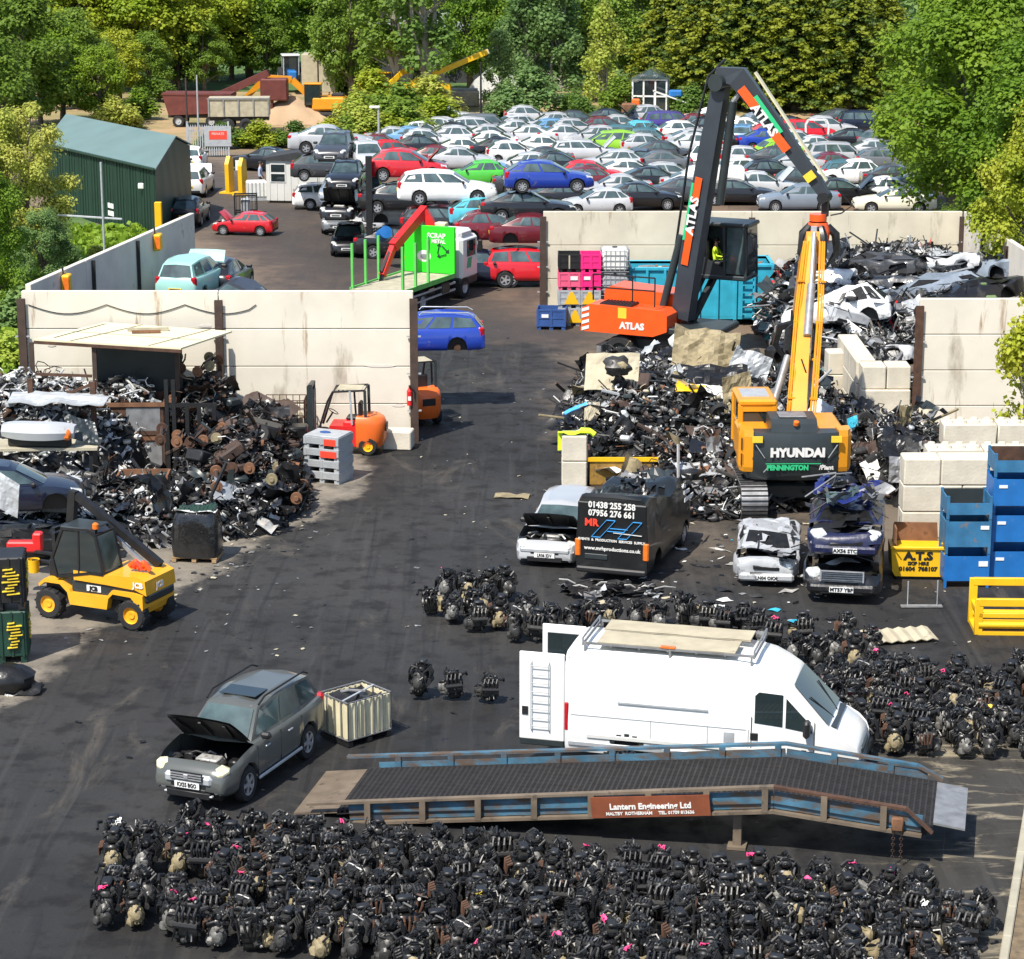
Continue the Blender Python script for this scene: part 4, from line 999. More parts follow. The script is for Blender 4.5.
q.text('01438 255 258', .23, M['signwhite'], (xr, 0, 2.11), rx, up, bold=.008, sx=.92); q.text('07956 276 661', .23, M['signwhite'], (xr, 0, 1.89), rx, up, bold=.008, sx=.92)
q.text('www.mrhproductions.co.uk', .135, M['signwhite'], (xr, -.02, .93), rx, up, bold=.004)
q.text('EVENTS  &  PRODUCTION  SERVICES  SUPPLY', .09, M['signwhite'], (xr, 0, 1.16), rx, up, bold=.003)
q.text('MR', .27, M['sign_red'], (xr, .55, 1.62), rx, up, bold=.01)
def stroke(pts, wd, mat):
    for a_, b_ in zip(pts, pts[1:]): q.beam((xr - .008, -a_[0], a_[1]), (xr - .008, -b_[0], b_[1]), .012, wd, mat, up=(1, 0, 0))
for x0, s in ((-.50, .0), (.22, 0)):
    stroke([(x0 - .05, 1.24), (x0 + .36, 1.72), (x0 + .60, 1.72), (x0 + .19, 1.24), (x0 - .05, 1.24)], .032, M['sign_blue'])
stroke([(-.05, 1.50), (.44, 1.50)], .03, M['sign_blue']); stroke([(-.12, 1.42), (.36, 1.42)], .03, M['sign_blue']); stroke([(.05, 1.39), (.82, 1.36)], .03, M['signwhite'])
q.build('lettering', bd)
q = MB(); q.box((xr, .42, .70), (.03, .62, .14), M['charcoal'], ch=.01); q.build('number_plate', r)
for s in (1, -1): q = MB(); q.box((-DL / 2, s * (h2 - .05), .92), (.12, .15, .48), M['amber'] if s else 0, ch=.03); q.build('tail_light', r)
q = MB(); q.box((-DL / 2 - .02, 0, .34), (.18, DW * .98, .16), M['black'], ch=.04); q.build('bumper', r)
q = MB()
for i in range(3): q.beam((.95 - .02 * i, -h2 * (1 - .02 * i) - .10, 1.46 + .22 * i), (1.9 - .36 * i, -h2 * (1 - .02 * i) - .10, 1.42 + .20 * i), .02, .10, M['signwhite'])
q.build('side_lettering', r)
for xa in (1.55,): 
    for s in (1, -1): o = ob('wheel', t, r, (xa, s * (h2 - .14), .34)); ob('rim', rm, o)
q = MB(); rr_ = random.Random(4)
for i in range(9): q.sheet((rr_.uniform(-1.5, .9), rr_.uniform(-.5, .5), rr_.uniform(1.92, 2.12)), (rr_.uniform(.8, 1.5), rr_.uniform(-.4, .4), rr_.uniform(-.2, .25)), (rr_.uniform(-.3, .3), rr_.uniform(.3, .7), rr_.uniform(-.1, .35)), rr_.choice([M['bag'], M['bag'], M['blackgloss'], M['charcoal']]), 7, 5, .10, rr_)
q.build('torn_roof', r)

# --- crushed stack and silver wreck in front of the yellow excavator
aS = R(-100)
base = G(841, 604) + rot2(aS, -2.2, 0)
def wreck_front(root_o, kind, lampz, plate, grille=None, px=0, lampcol='lamp'):
    c = CARS[kind]; xf = c['L'] / 2; hw = c['W'] / 2
    for s in (1, -1):
        if grille == 'chrome' and s > 0: continue
        q = MB(); q.box((0, 0, 0), (.36, .36, .17), M[lampcol], rot=Matrix.Rotation(R(-32 * s), 3, 'Z') @ Matrix.Rotation(R(24), 3, 'Y'), ch=.07); q.build('headlight', root_o, (xf - .24, s * hw * .70, lampz - .02))
    q = MB(); q.box((0, 0, 0), (.02, .54, .13), M['plate_w']); q.text(plate, .12, M['ink'], (.012, 0, 0), (0, 1, 0), (0, 0, 1), bold=.004); q.build('number_plate', root_o, (xf + .06, px, lampz - .34))
    if grille == 'chrome':
        q = MB(); q.prism([(0, -.13), (.03, -.13), (.0, .13), (-.03, .13)], -.50, .50, M['rim'])
        for i in range(5): q.box((.03, 0, -.1 + i * .05), (.03, .92, .014), M['black'])
        q.build('grille', root_o, (xf + .02, 0, lampz - .02))
    q = MB(); q.box((0, 0, 0), (.16, hw * 1.7, .22), M['crumple'], ch=.06); ob('bumper', q.mesh('bumper'), root_o, (xf - .03, 0, lampz - .34), color=root_o.color[:3])
    q = MB(); q.box((0, 0, 0), (1.1, hw * 1.5, .06), M['black']); q.build('engine_bay', root_o, (xf - .85, 0, lampz - .12))
lo = crushed('estate', 2, (.010, .010, .012), base, aS, 'flattened black car with a chrome grille at the bottom of the stack', squash=.42, amp=.06, group=None)
wreck_front(lo, 'estate', .74, 'MT57 YBF', 'chrome', 0)
up_ = crushed('hatchback', 4, (.010, .013, .05), base + rot2(aS, .22, .02) + V((0, 0, 1.02)), aS + R(1), 'crushed dark blue car lying on top of the flattened black one', squash=.40, amp=.07, group=None)
wreck_front(up_, 'hatchback', .72, 'AX56 STC'); lo.scale = up_.scale = (1.0, 1.13, 1.08)
q = MB(); rr_ = random.Random(8)
for i in range(26): q.sheet((rr_.uniform(-1.7, .4), rr_.uniform(-.7, .7), rr_.uniform(1.15, 1.6)), (rr_.uniform(.3, .8), rr_.uniform(-.4, .4), rr_.uniform(-.2, .25)), (rr_.uniform(-.3, .3), rr_.uniform(.2, .6), rr_.uniform(-.1, .3)), rr_.choice([M['crumple'], M['crumple'], M['steel'], M['glass_pale'], M['black']]), 4, 3, .09, rr_)
for i in range(20):
    p = V((rr_.uniform(-1.7, .5), rr_.uniform(-.8, .8), rr_.uniform(1.2, 1.55))); q.tube([p, p + V((rr_.uniform(-.4, .4), rr_.uniform(-.4, .4), rr_.uniform(-.1, .25))), p + V((rr_.uniform(-.8, .8), rr_.uniform(-.7, .7), rr_.uniform(-.3, .1)))], .02, rr_.choice([M['hose'], M['steel'], M['black']]), 5)
ob('torn_roof', q.mesh('torn_roof'), up_, (0, 0, -.15), color=(.015, .025, .14))
cS = G(766, 588) + rot2(R(-97), -2.0, 0)
sv = crushed('hatchback', 6, (.40, .41, .42), cS, R(-97), 'crushed silver hatchback with a caved in roof left of the stacked wrecks', squash=.42, amp=.085, group=None)
wreck_front(sv, 'hatchback', .62, 'LN04 OKX'); 
q = MB(); rr_ = random.Random(18)
for i in range(1): q.sheet((-.4 - .7 * i, rr_.uniform(-.1, .1), 1.06 + i * .04), (1.3, rr_.uniform(-.2, .2), rr_.uniform(-.1, .1)), (rr_.uniform(-.2, .2), 1.25, .05), M['crumple'], 7, 6, .06, rr_)
ob('torn_roof', q.mesh('torn_roof'), sv, (0, 0, 0), color=(.42, .43, .44))

# ------------------------------------------------------------------ machines
def wheel(root, name, loc, r_, w_, hub, treadmat='tyre', n=20, axis=(0, 1, 0), lug=True):
    q = MB(); q.lathe([(r_ * .55, -w_ / 2), (r_ * .9, -w_ / 2), (r_, -w_ * .38), (r_, w_ * .38), (r_ * .9, w_ / 2), (r_ * .55, w_ / 2)], (0, 0, 0), axis, M[treadmat], n)
    if lug:
        for i in range(12):
            an = i * math.pi / 6; q.beam((math.cos(an) * r_ * .99, -w_ * .48, math.sin(an) * r_ * .99), (math.cos(an + .15) * r_ * 1.0, w_ * .48, math.sin(an + .15) * r_ * 1.0), .05, .035, M['tyre'], up=(math.cos(an), 0, math.sin(an)))
    o = q.build(name, root, loc)
    h = MB(); h.lathe([(0, w_ * .36), (r_ * .22, w_ * .40), (r_ * .25, w_ * .30), (r_ * .5, w_ * .30), (r_ * .56, w_ * .5)], (0, 0, 0), axis, M[hub], 16); h.lathe([(0, -w_ * .36), (r_ * .22, -w_ * .40), (r_ * .25, -w_ * .30), (r_ * .5, -w_ * .30), (r_ * .56, -w_ * .5)], (0, 0, 0), axis, M[hub], 16); h.build('rim', o)
    return o
# yellow telescopic forklift
fw, rw_ = G(49, 617), G(136, 630)
aJ = yaw(rw_, fw); mid = (fw + rw_) / 2; locJ = mid - rot2(aJ, -.05, .62)
r = empty('telescopic_forklift', locJ, aJ); r.scale = (.95,) * 3; tag(r, 'yellow and black telescopic forklift parked by the scrap heap on the left', 'forklift')
wb = (fw - rw_).length / 2
for x in (wb - .05, -wb - .05):
    for s in (1, -1): wheel(r, 'wheel', (x, s * .62, .41), .41, .32, 'teleyellow')
q = MB()
q.prism([(-1.72, .62), (-1.64, .42), (-1.52, .42), (-1.5, .72), (-1.35, .90), (-.8, .92), (-.66, .78), (-.6, .48), (.55, .48), (.62, .80), (.85, 1.0), (1.32, 1.0), (1.5, .86), (1.52, .94), (1.34, 1.09), (.78, 1.09), (.55, .90), (.50, .82), (-.62, .84), (-.78, 1.02), (-1.4, 1.02), (-1.72, .98)], -.76, .76, M['teleyellow'])
q.build('skirt', r)
q = MB(); q.box((-.55, 0, .95), (2.2, 1.34, .42), M['charcoal'], ch=.05); q.box((-.2, 0, .55), (1.4, 1.1, .3), M['black']); q.box((1.1, 0, .75), (.7, 1.0, .4), M['black']); q.build('chassis', r)
q = MB(); q.prism([(-1.82, .98), (-1.78, 1.36), (-1.55, 1.46), (-.60, 1.40), (.42, 1.42), (.42, 1.16), (-.60, 1.14), (-1.5, 1.10)], -.70, .72, M['teleyellow']); q.build('engine_cover', r)
q = MB(); q.box((-1.72, 0, .88), (.24, 1.3, .3), M['charcoal'], ch=.08); q.build('counterweight', r)
for (x, z, sz) in ((-.18, .98, .2),): q = MB(); q.box((x, .685, z), (.44, .02, .16), M['plate_w']); q.text('JCB', .16, M['ink'], (x, .70, z), (-1, 0, 0), (0, 0, 1), bold=.01); q.build('lettering', r)
q = MB(); q.text('JCB', .22, M['signwhite'], (-1.86, .12, 1.16), (0, -1, 0), (0, 0, 1), bold=.012); q.text('JCB', .20, M['signwhite'], (-1.58, .735, 1.24), (-1, 0, 0), (0, 0, 1), bold=.01); q.build('lettering', r)
q = MB(); cabp = [(-.52, 1.40), (-.10, 1.40), (.95, 1.18), (1.08, 1.7), (.72, 2.52), (-.12, 2.56), (-.30, 2.42)]
for y in (.70, -.12):
    for a_, b_ in zip(cabp, cabp[1:] + cabp[:1]): q.beam((a_[0], y, a_[1]), (b_[0], y, b_[1]), .07, .07, M['black'])
    q.beam((.25, y, 1.34), (.22, y, 2.54), .05, .05, M['black'])
for p in cabp: q.beam((p[0], .70, p[1]), (p[0], -.12, p[1]), .06, .06, M['black'])
q.box((.30, .29, 2.56), (.95, .88, .07), M['charcoal'], ch=.03); q.build('cab', r)
for poly in ([(-.48, 1.44), (-.10, 1.44), (.22, 1.40), (.2, 2.48), (-.12, 2.5), (-.27, 2.38)], [(.28, 1.38), (.9, 1.24), (1.02, 1.68), (.68, 2.46), (.26, 2.48)]):
    q = MB(); q.add([(x, .705, z) for x, z in poly], [tuple(range(len(poly)))[::-1]], M['glass']); q.build('cab_window', r)
q = MB(); q.quad((-.53, .66, 1.46), (-.53, -.08, 1.46), (-.33, -.08, 2.40), (-.33, .66, 2.40), M['glass_pale']); q.build('rear_window', r)
q = MB(); q.box((.05, .3, 1.45), (.45, .48, .12), M['black'], ch=.04); q.box((-.15, .3, 1.78), (.12, .46, .6), M['black'], ch=.04); q.build('seat', r)
q = MB(); q.lathe([(.09, 0), (.085, .12), (.04, .16), (0, .17)], (-.22, .55, 2.58), (0, 0, 1), M['amber'], 10); q.build('beacon', r)
q = MB(); q.beam((-1.55, -.42, 1.50), (.55, -.42, 2.86), .20, .20, M['black']); q.beam((.3, -.42, 2.70), (1.0, -.42, 3.12), .18, .2, M['black']); q.beam((-1.2, -.42, 1.3), (-.2, -.42, 2.1), .1, .1, M['rim']); q.build('boom', r)
q = MB(); q.beam((1.1, -.42, 3.24), (1.25, -.42, 2.0), .22, .2, M['black']); q.box((1.34, -.30, 1.75), (.10, 1.1, .9), M['black']); q.box((1.32, -.3, 2.3), (.08, 1.1, .10), M['black'])
for y in (-.6, .1): q.box((1.95, y, 1.34), (1.2, .12, .06), M['black']); q.box((1.38, y, 1.7), (.07, .14, .8), M['black'])
for i in range(6): q.tube([(1.2, -.5 + i * .12, 2.4), (1.0, -.5 + i * .14, 1.7), (1.25, -.4 + i * .1, 1.1)], .025, M['hose'], 5)
q.box((1.25, .2, 1.25), (.3, .5, .6), M['black'], ch=.05); q.build('fork_carriage', r)

def forklift(loc, rz, label, mast_h, fork_z, mats='forkorange'):
    r = empty('forklift_truck', loc, rz); tag(r, label, 'forklift', 'orange forklift trucks')
    for s in (1, -1): wheel(r, 'wheel', (.78, s * .48, .34), .34, .26, 'yellow', lug=False); wheel(r, 'wheel', (-.78, s * .46, .30), .30, .22, 'yellow', lug=False)
    q = MB(); q.prism([(-.45, .28), (1.0, .28), (1.0, .55), (.55, .62), (.45, .95), (-.45, .95)], -.50, .50, M['red']); q.box((.1, 0, .35), (1.2, .85, .2), M['black']); q.build('chassis', r)
    q = MB(); n = 10; rings = []
    for (z, k, x0) in ((.26, .90, -1.22), (.50, 1, -1.34), (1.0, 1, -1.34), (1.16, .96, -1.26), (1.24, .86, -1.12)):
        ring = [(-.40, -.56 * k, z)]
        for i in range(n + 1): t_ = -math.pi / 2 + math.pi * i / n; ring.append((-.72 + (x0 + .72) * abs(math.cos(t_)) ** .7, .58 * k * math.sin(t_), z))
        ring.append((-.40, .56 * k, z)); rings.append(ring)
    q.loft(rings, M[mats], True, True, True); q.box((-1.34, 0, .86), (.03, .46, .24), M['black'], ch=.01); q.build('counterweight', r)
    q = MB(); q.box((-.35, 0, .98), (.75, .85, .22), M['red'], ch=.05); q.build('bonnet', r)
    q = MB(); q.box((-.28, 0, 1.14), (.45, .5, .12), M['black'], ch=.04); q.box((-.5, 0, 1.42), (.12, .48, .5), M['black'], ch=.04); q.build('seat', r)
    q = MB(); q.tube([(.62, 0, .95), (.40, 0, 1.30)], .03, M['black'], 6); q.lathe([(.16, -.015), (.185, 0), (.16, .015), (.15, 0), (.16, -.015)], (.38, 0, 1.32), (-.5, 0, .86), M['black'], 14); q.build('steering_wheel', r)
    q = MB()
    for s in (1, -1):
        q.tube([(.80, s * .48, .80), (.50, s * .49, 1.75), (.34, s * .48, 2.06), (-.70, s * .47, 2.12)], .035, M['black'], 6); q.beam((-.72, s * .46, 1.1), (-.70, s * .47, 2.12), .09, .06, M['charcoal'])
        q.beam((-.28, s * .50, 1.0), (-.22, s * .49, 2.1), .06, .05, M['galv'] if s > 0 else M['charcoal'])
    for i in range(8): q.beam((.30 - i * .14, -.47, 2.07 + .006 * i), (.30 - i * .14, .47, 2.07 + .006 * i), .035, .03, M['black'])
    q.box((-.18, 0, 2.12), (.8, .8, .012), M['timber']); q.build('overhead_guard', r)
    q = MB()
    for s in (1, -1):
        q.beam((1.08, s * .32, .12), (1.08, s * .32, mast_h), .14, .10, M['charcoal'], up=(0, 1, 0)); q.beam((1.16, s * .22, .2), (1.16, s * .22, mast_h - .06), .09, .08, M['charcoal'], up=(0, 1, 0)); q.beam((1.0, s * .15, .3), (1.0, s * .15, mast_h - .2), .06, .06, M['steel'], up=(0, 1, 0))
    for z in (.35, mast_h * .6, mast_h - .04): q.box((1.08, 0, z), (.12, .72, .10), M['charcoal'])
    q.build('mast', r)
    q = MB(); q.box((1.26, 0, fork_z + .25), (.06, .95, .5), M['black']); q.box((1.26, 0, fork_z + .75), (.04, .9, .05), M['black'])
    for i in range(5): q.box((1.26, -.42 + i * .21, fork_z + .62), (.03, .03, .5), M['black'])
    for s in (1, -1): q.box((1.86, s * .30, fork_z), (1.16, .12, .05), M['black']); q.box((1.31, s * .3, fork_z + .25), (.05, .12, .5), M['black'])
    q.build('fork_carriage', r)
    return r
rwp = G(364, 453); fp = G(322, 452)
forklift(G(345, 455) + V((0, .5, 0)), R(176), 'orange forklift standing unladen in front of the pale concrete wall', 2.25, .25)
fl2 = G(424, 424); aF2 = R(112)
forklift(fl2 + rot2(aF2, .8, 0), aF2, 'orange forklift half hidden by the wall end lifting a blue car', 2.95, 1.88)
cb = fl2 + rot2(aF2, 2.9, 0)
r = make_car('estate', COL['blue'], V((AT(451, 345, cb.y).x - 1.0, cb.y, 1.93)), R(182), 'blue estate car held up on the forks of the orange forklift', 'blue_estate_car', wheels=False, skip=('windscreen',))
r.scale = (.93, .95, 1.0)
for s in (1, -1): q = MB(); q.tube([(.1, s * .58, 1.42), (0, s * .59, 1.52), (-1.7, s * .59, 1.50), (-1.9, s * .58, 1.40)], .02, M['galv'], 5); q.build('roof_rail', r)
for s in (1, -1): q = MB(); q.cyl((-1.3, s * .55, .3), (-1.3, s * .72, .3), .13, M['rust'], 10); q.beam((-1.3, 0, .3), (-1.3, s * .6, .3), .08, .08, M['iron']); q.build('brake_disc', r)

# --- yellow excavator seen from behind
ex = G(795, 522); locE = V((ex.x, ex.y + 2.3, 0)); aE = R(91)
r = empty('yellow_excavator', locE, aE); tag(r, 'yellow tracked excavator seen from behind with its boom raised over the scrap', 'excavator')
for s in (1, -1):
    q = MB(); P = []
    for i in range(12): an = math.pi / 2 - math.pi * i / 11; P.append((1.85 + .48 * math.cos(an), .5 + .48 * math.sin(an)))
    for i in range(12): an = -math.pi / 2 - math.pi * i / 11; P.append((-1.85 + .48 * math.cos(an), .5 + .48 * math.sin(an)))
    q.prism(P, -.36, .36, M['iron'])
    per = []
    for i in range(len(P)):
        a_, b_ = V((P[i][0], 0, P[i][1])), V((P[(i + 1) % len(P)][0], 0, P[(i + 1) % len(P)][1])); m_ = max(1, int((b_ - a_).length / .19))
        for k in range(m_): per.append((a_.lerp(b_, (k + .5) / m_), (b_ - a_).normalized()))
    for p, d in per[::1]:
        nn = V((-d.z, 0, d.x)) * -1; nn = nn if nn.dot(V((p.x * .25, 0, p.z - .5))) > 0 else -nn
        q.beam(p + nn * .03 + V((0, -.38, 0)), p + nn * .03 + V((0, .38, 0)), .17, .05, M['timber'] if False else M['steel'], up=nn); q.beam(p + nn * .06 + V((0, -.38, 0)), p + nn * .06 + V((0, .38, 0)), .03, .06, M['iron'], up=nn)
    q.build('track', r, (0, s * 1.22, 0))
q = MB(); q.box((0, 0, .62), (2.4, 1.7, .5), M['charcoal'], ch=.08); q.cyl((0, 0, .8), (0, 0, 1.16), .75, M['black'], 20); q.build('undercarriage', r)
q = MB(); q.box((.45, 0, 1.32), (3.9, 2.9, .3), M['charcoal'], ch=.05)
q.box((-.55, 1.10, 1.95), (2.2, .9, 1.0), M['digger'], ch=.10); q.box((-.2, -1.12, 1.95), (3.0, .86, 1.0), M['digger'], ch=.10)
for i in range(3): q.box((-.2 - .5 * i + .3, -1.555, 1.95), (.38, .02, .55), M['amber'] if False else M['digger'])
q.build('house', r)
q = MB()
for z in (1.72, 2.18): q.box((-1.45, 1.56, z), (.5, .03, .34), M['brownsteel']); 
for z in (1.72, 2.18): q.box((-1.72, 1.36, z), (.03, .30, .30), M['brownsteel'])
q.build('vent', r)
cw = MB(); rings = []
for (z, bul, hw_) in ((1.12, .28, 1.40), (1.3, .42, 1.52), (1.75, .46, 1.60), (2.3, .42, 1.60), (2.52, .34, 1.52)):
    ring = [(-1.2, -hw_, z)] + [(-1.55 - bul * (1 - (k / 6) ** 2) ** .6 if abs(k) < 6 else -1.5, hw_ * k / 6 * .985, z) for k in range(-6, 7)] + [(-1.2, hw_, z)]
    rings.append(ring)
cw.loft(rings, M['charcoal'], True, True, True); cwo = cw.build('counterweight', r)
for s in (1, -1):
    q = MB(); rings = []
    for z in (1.36, 1.5, 2.4, 2.58): k = 0 if 1.4 < z < 2.5 else .04; rings.append([(-1.05, s * (1.635 - k), z), (-1.50, s * (1.635 - k), z), (-1.72 - .02 + k, s * 1.50, z), (-1.80 + k, s * 1.24, z), (-1.2, s * 1.2, z)][::s])
    q.loft(rings, M['digger'], True, True, False)
    q.build('corner_cover', r)
q = MB(); q.prism([(-1.7, 2.50), (-1.62, 2.74), (-1.45, 2.86), (-.5, 2.88), (-.35, 2.5)], -.62, .72, M['charcoal']); q.box((-1.0, .05, 2.89), (.7, .8, .03), M['steel'], ch=.01); q.build('engine_hood', r)
q = MB(); xb = -2.02; q.text('HYUNDAI', .345, M['signwhite'], (xb, -.02, 1.98), (0, -1, 0), (0, 0, 1), bold=.022, sx=1.02)
q.text('PENNINGTON', .20, M['sign_green'], (xb + .0, .26, 1.54), (0, -1, 0), (0, 0, 1), bold=.012, sx=.92); q.text('/Plant', .18, M['signwhite'], (xb + .02, -.86, 1.54), (0, -1, 0), (0, 0, 1), bold=.006)
for s in (1, -1):
    q.beam((xb + .10, s * 1.18, 2.20), (xb + .06, s * .92, 1.82), .02, .02, M['galv']); q.beam((xb + .05, s * .95, 1.40), (xb + .03, s * .75, 1.64), .02, .02, M['galv'])
q.beam((xb + .01, .9, 1.66), (xb + .01, -.7, 1.66), .02, .016, M['sign_green']); q.build('lettering', cwo)
for s in (1, -1): q = MB(); q.box((-1.93, s * 1.14, 2.36), (.06, .30, .18), M['yellowtag']); q.build('marker_light', r)
q = MB(); q.lathe([(.09, 0), (.08, .1), (0, .13)], (-1.66, 0, 2.74), (-.4, 0, 1), M['amber'], 10); q.build('marker_light', r)
# cab on the left front
q = MB(); cx0, cx1, cy0, cy1 = .05, 1.75, .42, 1.42
for (x, y) in ((cx0, cy0), (cx0, cy1), (cx1, cy0), (cx1, cy1)): q.beam((x, y, 1.5), (x, y, 2.98), .16, .16, M['digger'], up=(0, 1, 0), ch=.03)
q.box(((cx0 + cx1) / 2, (cy0 + cy1) / 2, 3.02), (1.92, 1.14, .20), M['digger'], ch=.06); q.box((cx0, (cy0 + cy1) / 2, 2.86), (.14, 1.0, .20), M['digger']); q.box((cx0 + .02, (cy0 + cy1) / 2, 1.95), (.12, 1.0, .9), M['digger']); q.box((.9, cy1, 1.9), (1.7, .08, .8), M['digger']); q.box((.9, cy0, 1.9), (1.7, .08, .8), M['digger'])
q.box((.9, .95, 3.135), (1.1, .8, .03), M['galv']); q.build('cab', r)
for nm, args in (('rear_window', ((cx0 - .01, .92, 2.57), (.05, .82, .42))), ('side_window', ((.9, cy1, 2.6), (1.5, .04, .62))), ('side_window', ((.9, cy0, 2.6), (1.5, .04, .62))), ('windscreen', ((cx1, .92, 2.3), (.04, .8, 1.1)))):
    q = MB(); q.box(*args, M['glass']); q.build(nm, r)
q = MB(); q.box((.75, .92, 2.1), (.14, .5, .8), M['black'], ch=.05); q.build('seat', r)
def rel(root, p):
    d = V(p) - V(root.location); return Matrix.Rotation(-root.rotation_euler[2], 3, 'Z') @ d
def boom(root, name, P, hs, ws, mat, plate=True):
    """box section arm through world points P with heights and widths"""
    q = MB(); P = [rel(root, p) for p in P]; rings = []
    pl = (P[-1] - P[0]); side = pl.cross(V((0, 0, 1)))
    if side.length < .1: side = V((0, 1, 0))
    side.normalize()
    for i, p in enumerate(P):
        d = (P[min(i + 1, len(P) - 1)] - P[max(i - 1, 0)]).normalized(); up = side.cross(d).normalized(); h, w_ = hs[i] / 2, ws[i] / 2
        rings.append([p + side * w_ + up * h, p - side * w_ + up * h, p - side * w_ - up * h, p + side * w_ - up * h])
    q.loft(rings, mat, True, True, False)
    return q, P, side
Pb = [AT(799, 425, 71.2), AT(802, 372, 72.6), AT(807, 310, 74.4), AT(813, 240, 75.9)]
q, PL, side = boom(r, 'boom', Pb, (.75, .95, .80, .45), (.44, .42, .37, .30), M['digger'])
for s in (1, -1):
    for k, rr_ in ((.28, .035), (.36, .03), (.42, .025)):
        q.tube([PL[0] + side * (s * k) + V((-.3, 0, .1)), PL[1] + side * (s * k) + V((-.55, 0, .1)), PL[2] + side * (s * k) + V((-.48, 0, .1)), PL[3] + side * (s * (k - .1)) + V((-.3, 0, .0))], rr_, M['digger'], 5)
    for t_ in (.5, 1.2, 1.8, 2.4):
        i = int(t_); c_ = PL[i].lerp(PL[i + 1], t_ - i); q.beam(c_ + side * (s * .22) + V((-.45, 0, .1)), c_ + side * (s * .45) + V((-.5, 0, .1)), .1, .05, M['digger'])
q.tube([PL[0] + side * .05 + V((-.42, 0, 0)), PL[1] + side * .08 + V((-.58, 0, 0)), PL[1] + side * -.1 + V((-.5, 0, .5))], .025, M['hose'], 5)
bo = q.build('boom', r)
q = MB(); q.cyl(PL[1].lerp(PL[2], .55) + V((-.55, 0, .15)), PL[2].lerp(PL[3], .35) + V((-.5, 0, .1)), .13, M['steel'], 12); q.cyl(PL[2].lerp(PL[3], .30) + V((-.48, 0, .1)), PL[3] + V((-.25, 0, .25)), .07, M['rim'], 10); q.build('hydraulic_ram', bo)
for s in (1, -1): q = MB(); q.cyl(rel(r, V((locE.x, locE.y + 1.8, 1.7))) + side * (.5 * s), PL[1].lerp(PL[2], .3) + side * (.42 * s) + V((.4, 0, -.2)), .12, M['steel'], 10); q.build('hydraulic_ram', r)
Ps = [Pb[3] + V((0, -.1, .0)), Pb[3] + V((.05, 2.2, -1.3)), Pb[3] + V((.1, 4.2, -3.1))]
q, PL2, sd = boom(r, 'stick', Ps, (.6, .6, .35), (.42, .42, .36), M['digger']); st = q.build('stick', r)
q = MB()
for k in range(5):
    an = k * 2 * math.pi / 5; c_ = PL2[-1]; q.tube([c_ + V((0, 0, -.3)), c_ + V((.6 * math.cos(an), .6 * math.sin(an), -.5)), c_ + V((.75 * math.cos(an), .75 * math.sin(an), -1.1)), c_ + V((.3 * math.cos(an), .3 * math.sin(an), -1.7))], [.12, .14, .12, .03], M['iron'], 6)
q.cyl(PL2[-1] + V((0, 0, .1)), PL2[-1] + V((0, 0, -.4)), .25, M['black'], 12); q.build('grab', st)

# --- dark material handler with raised cab and long boom
locH = V((6.0, 91.6, -.18)); aH = R(-24)
r = empty('material_handler', locH, aH); tag(r, 'orange and dark grey material handler with raised cab and tall folded boom', 'crane')
for x in (1.5, -1.5):
    for s in (1, -1): wheel(r, 'wheel', (x, s * 1.1, .6), .6, .5, 'charcoal')
q = MB(); q.box((0, 0, .85), (3.6, 1.6, .5), M['charcoal'], ch=.08); q.cyl((0, 0, 1.0), (0, 0, 1.4), .8, M['black'], 20)
for x in (2.2, -2.2):
    for s in (1, -1): q.beam((x * .8, s * .5, .9), (x, s * 1.6, .7), .3, .3, M['charcoal']); q.cyl((x, s * 1.6, .8), (x, s * 1.6, .06), .12, M['steel'], 8); q.cyl((x, s * 1.6, .02), (x, s * 1.6, .1), .3, M['charcoal'], 12)
q.build('undercarriage', r)
q = MB(); q.box((-.2, 0, 1.5), (5.2, 2.6, .25), M['charcoal'], ch=.05); q.build('turntable', r)
q = MB(); q.prism([(-3.05, 1.30), (-3.0, 2.2), (-2.7, 2.36), (.25, 2.28), (.45, 2.1), (.45, 1.5), (-.1, 1.28)], -1.45, -.35, M['orange']); q.build('engine_cover', r)
q = MB(); q.prism([(-2.7, 1.4), (-2.65, 2.7), (-2.4, 2.85), (.2, 2.7), (.45, 2.45), (.45, 1.5)], .0, 1.4, M['orange']); q.build('engine_cover', r)
q = MB(); q.box((-1.7, -.85, 2.34), (1.3, .8, .10), M['black'])
for i in range(10): q.box((-2.28 + i * .13, -.85, 2.40), (.03, .8, .04), M['charcoal'])
q.build('grille', r)
q = MB()
for i in range(4): q.add([(-3.0, -1.47, 1.32 + i * .24), (-2.70, -1.47, 1.42 + i * .24), (-2.70, -1.47, 1.55 + i * .24), (-3.0, -1.47, 1.45 + i * .24)], [(0, 1, 2, 3)], M['signwhite'])
q.text('ATLAS', .34, M['signwhite'], (-.95, -1.46, 1.62), (1, 0, 0), (0, 0, 1), bold=.02); q.box((-1.35, -1.455, 2.1), (.34, .01, .40), M['yellowtag']); q.build('lettering', r)
q = MB()
for a_, b_ in (((-2.6, -1.3, 2.5), (-2.6, -1.3, 3.5)), ((-1.0, -1.3, 2.5), (-1.0, -1.3, 3.5)), ((-.1, -1.3, 2.4), (-.1, -1.3, 3.5)), ((-2.6, -1.3, 3.5), (-.1, -1.3, 3.5)), ((-2.6, -1.3, 3.0), (-.1, -1.3, 3.0))): q.tube([a_, b_], .03, M['black'], 6)
q.build('handrail', r)
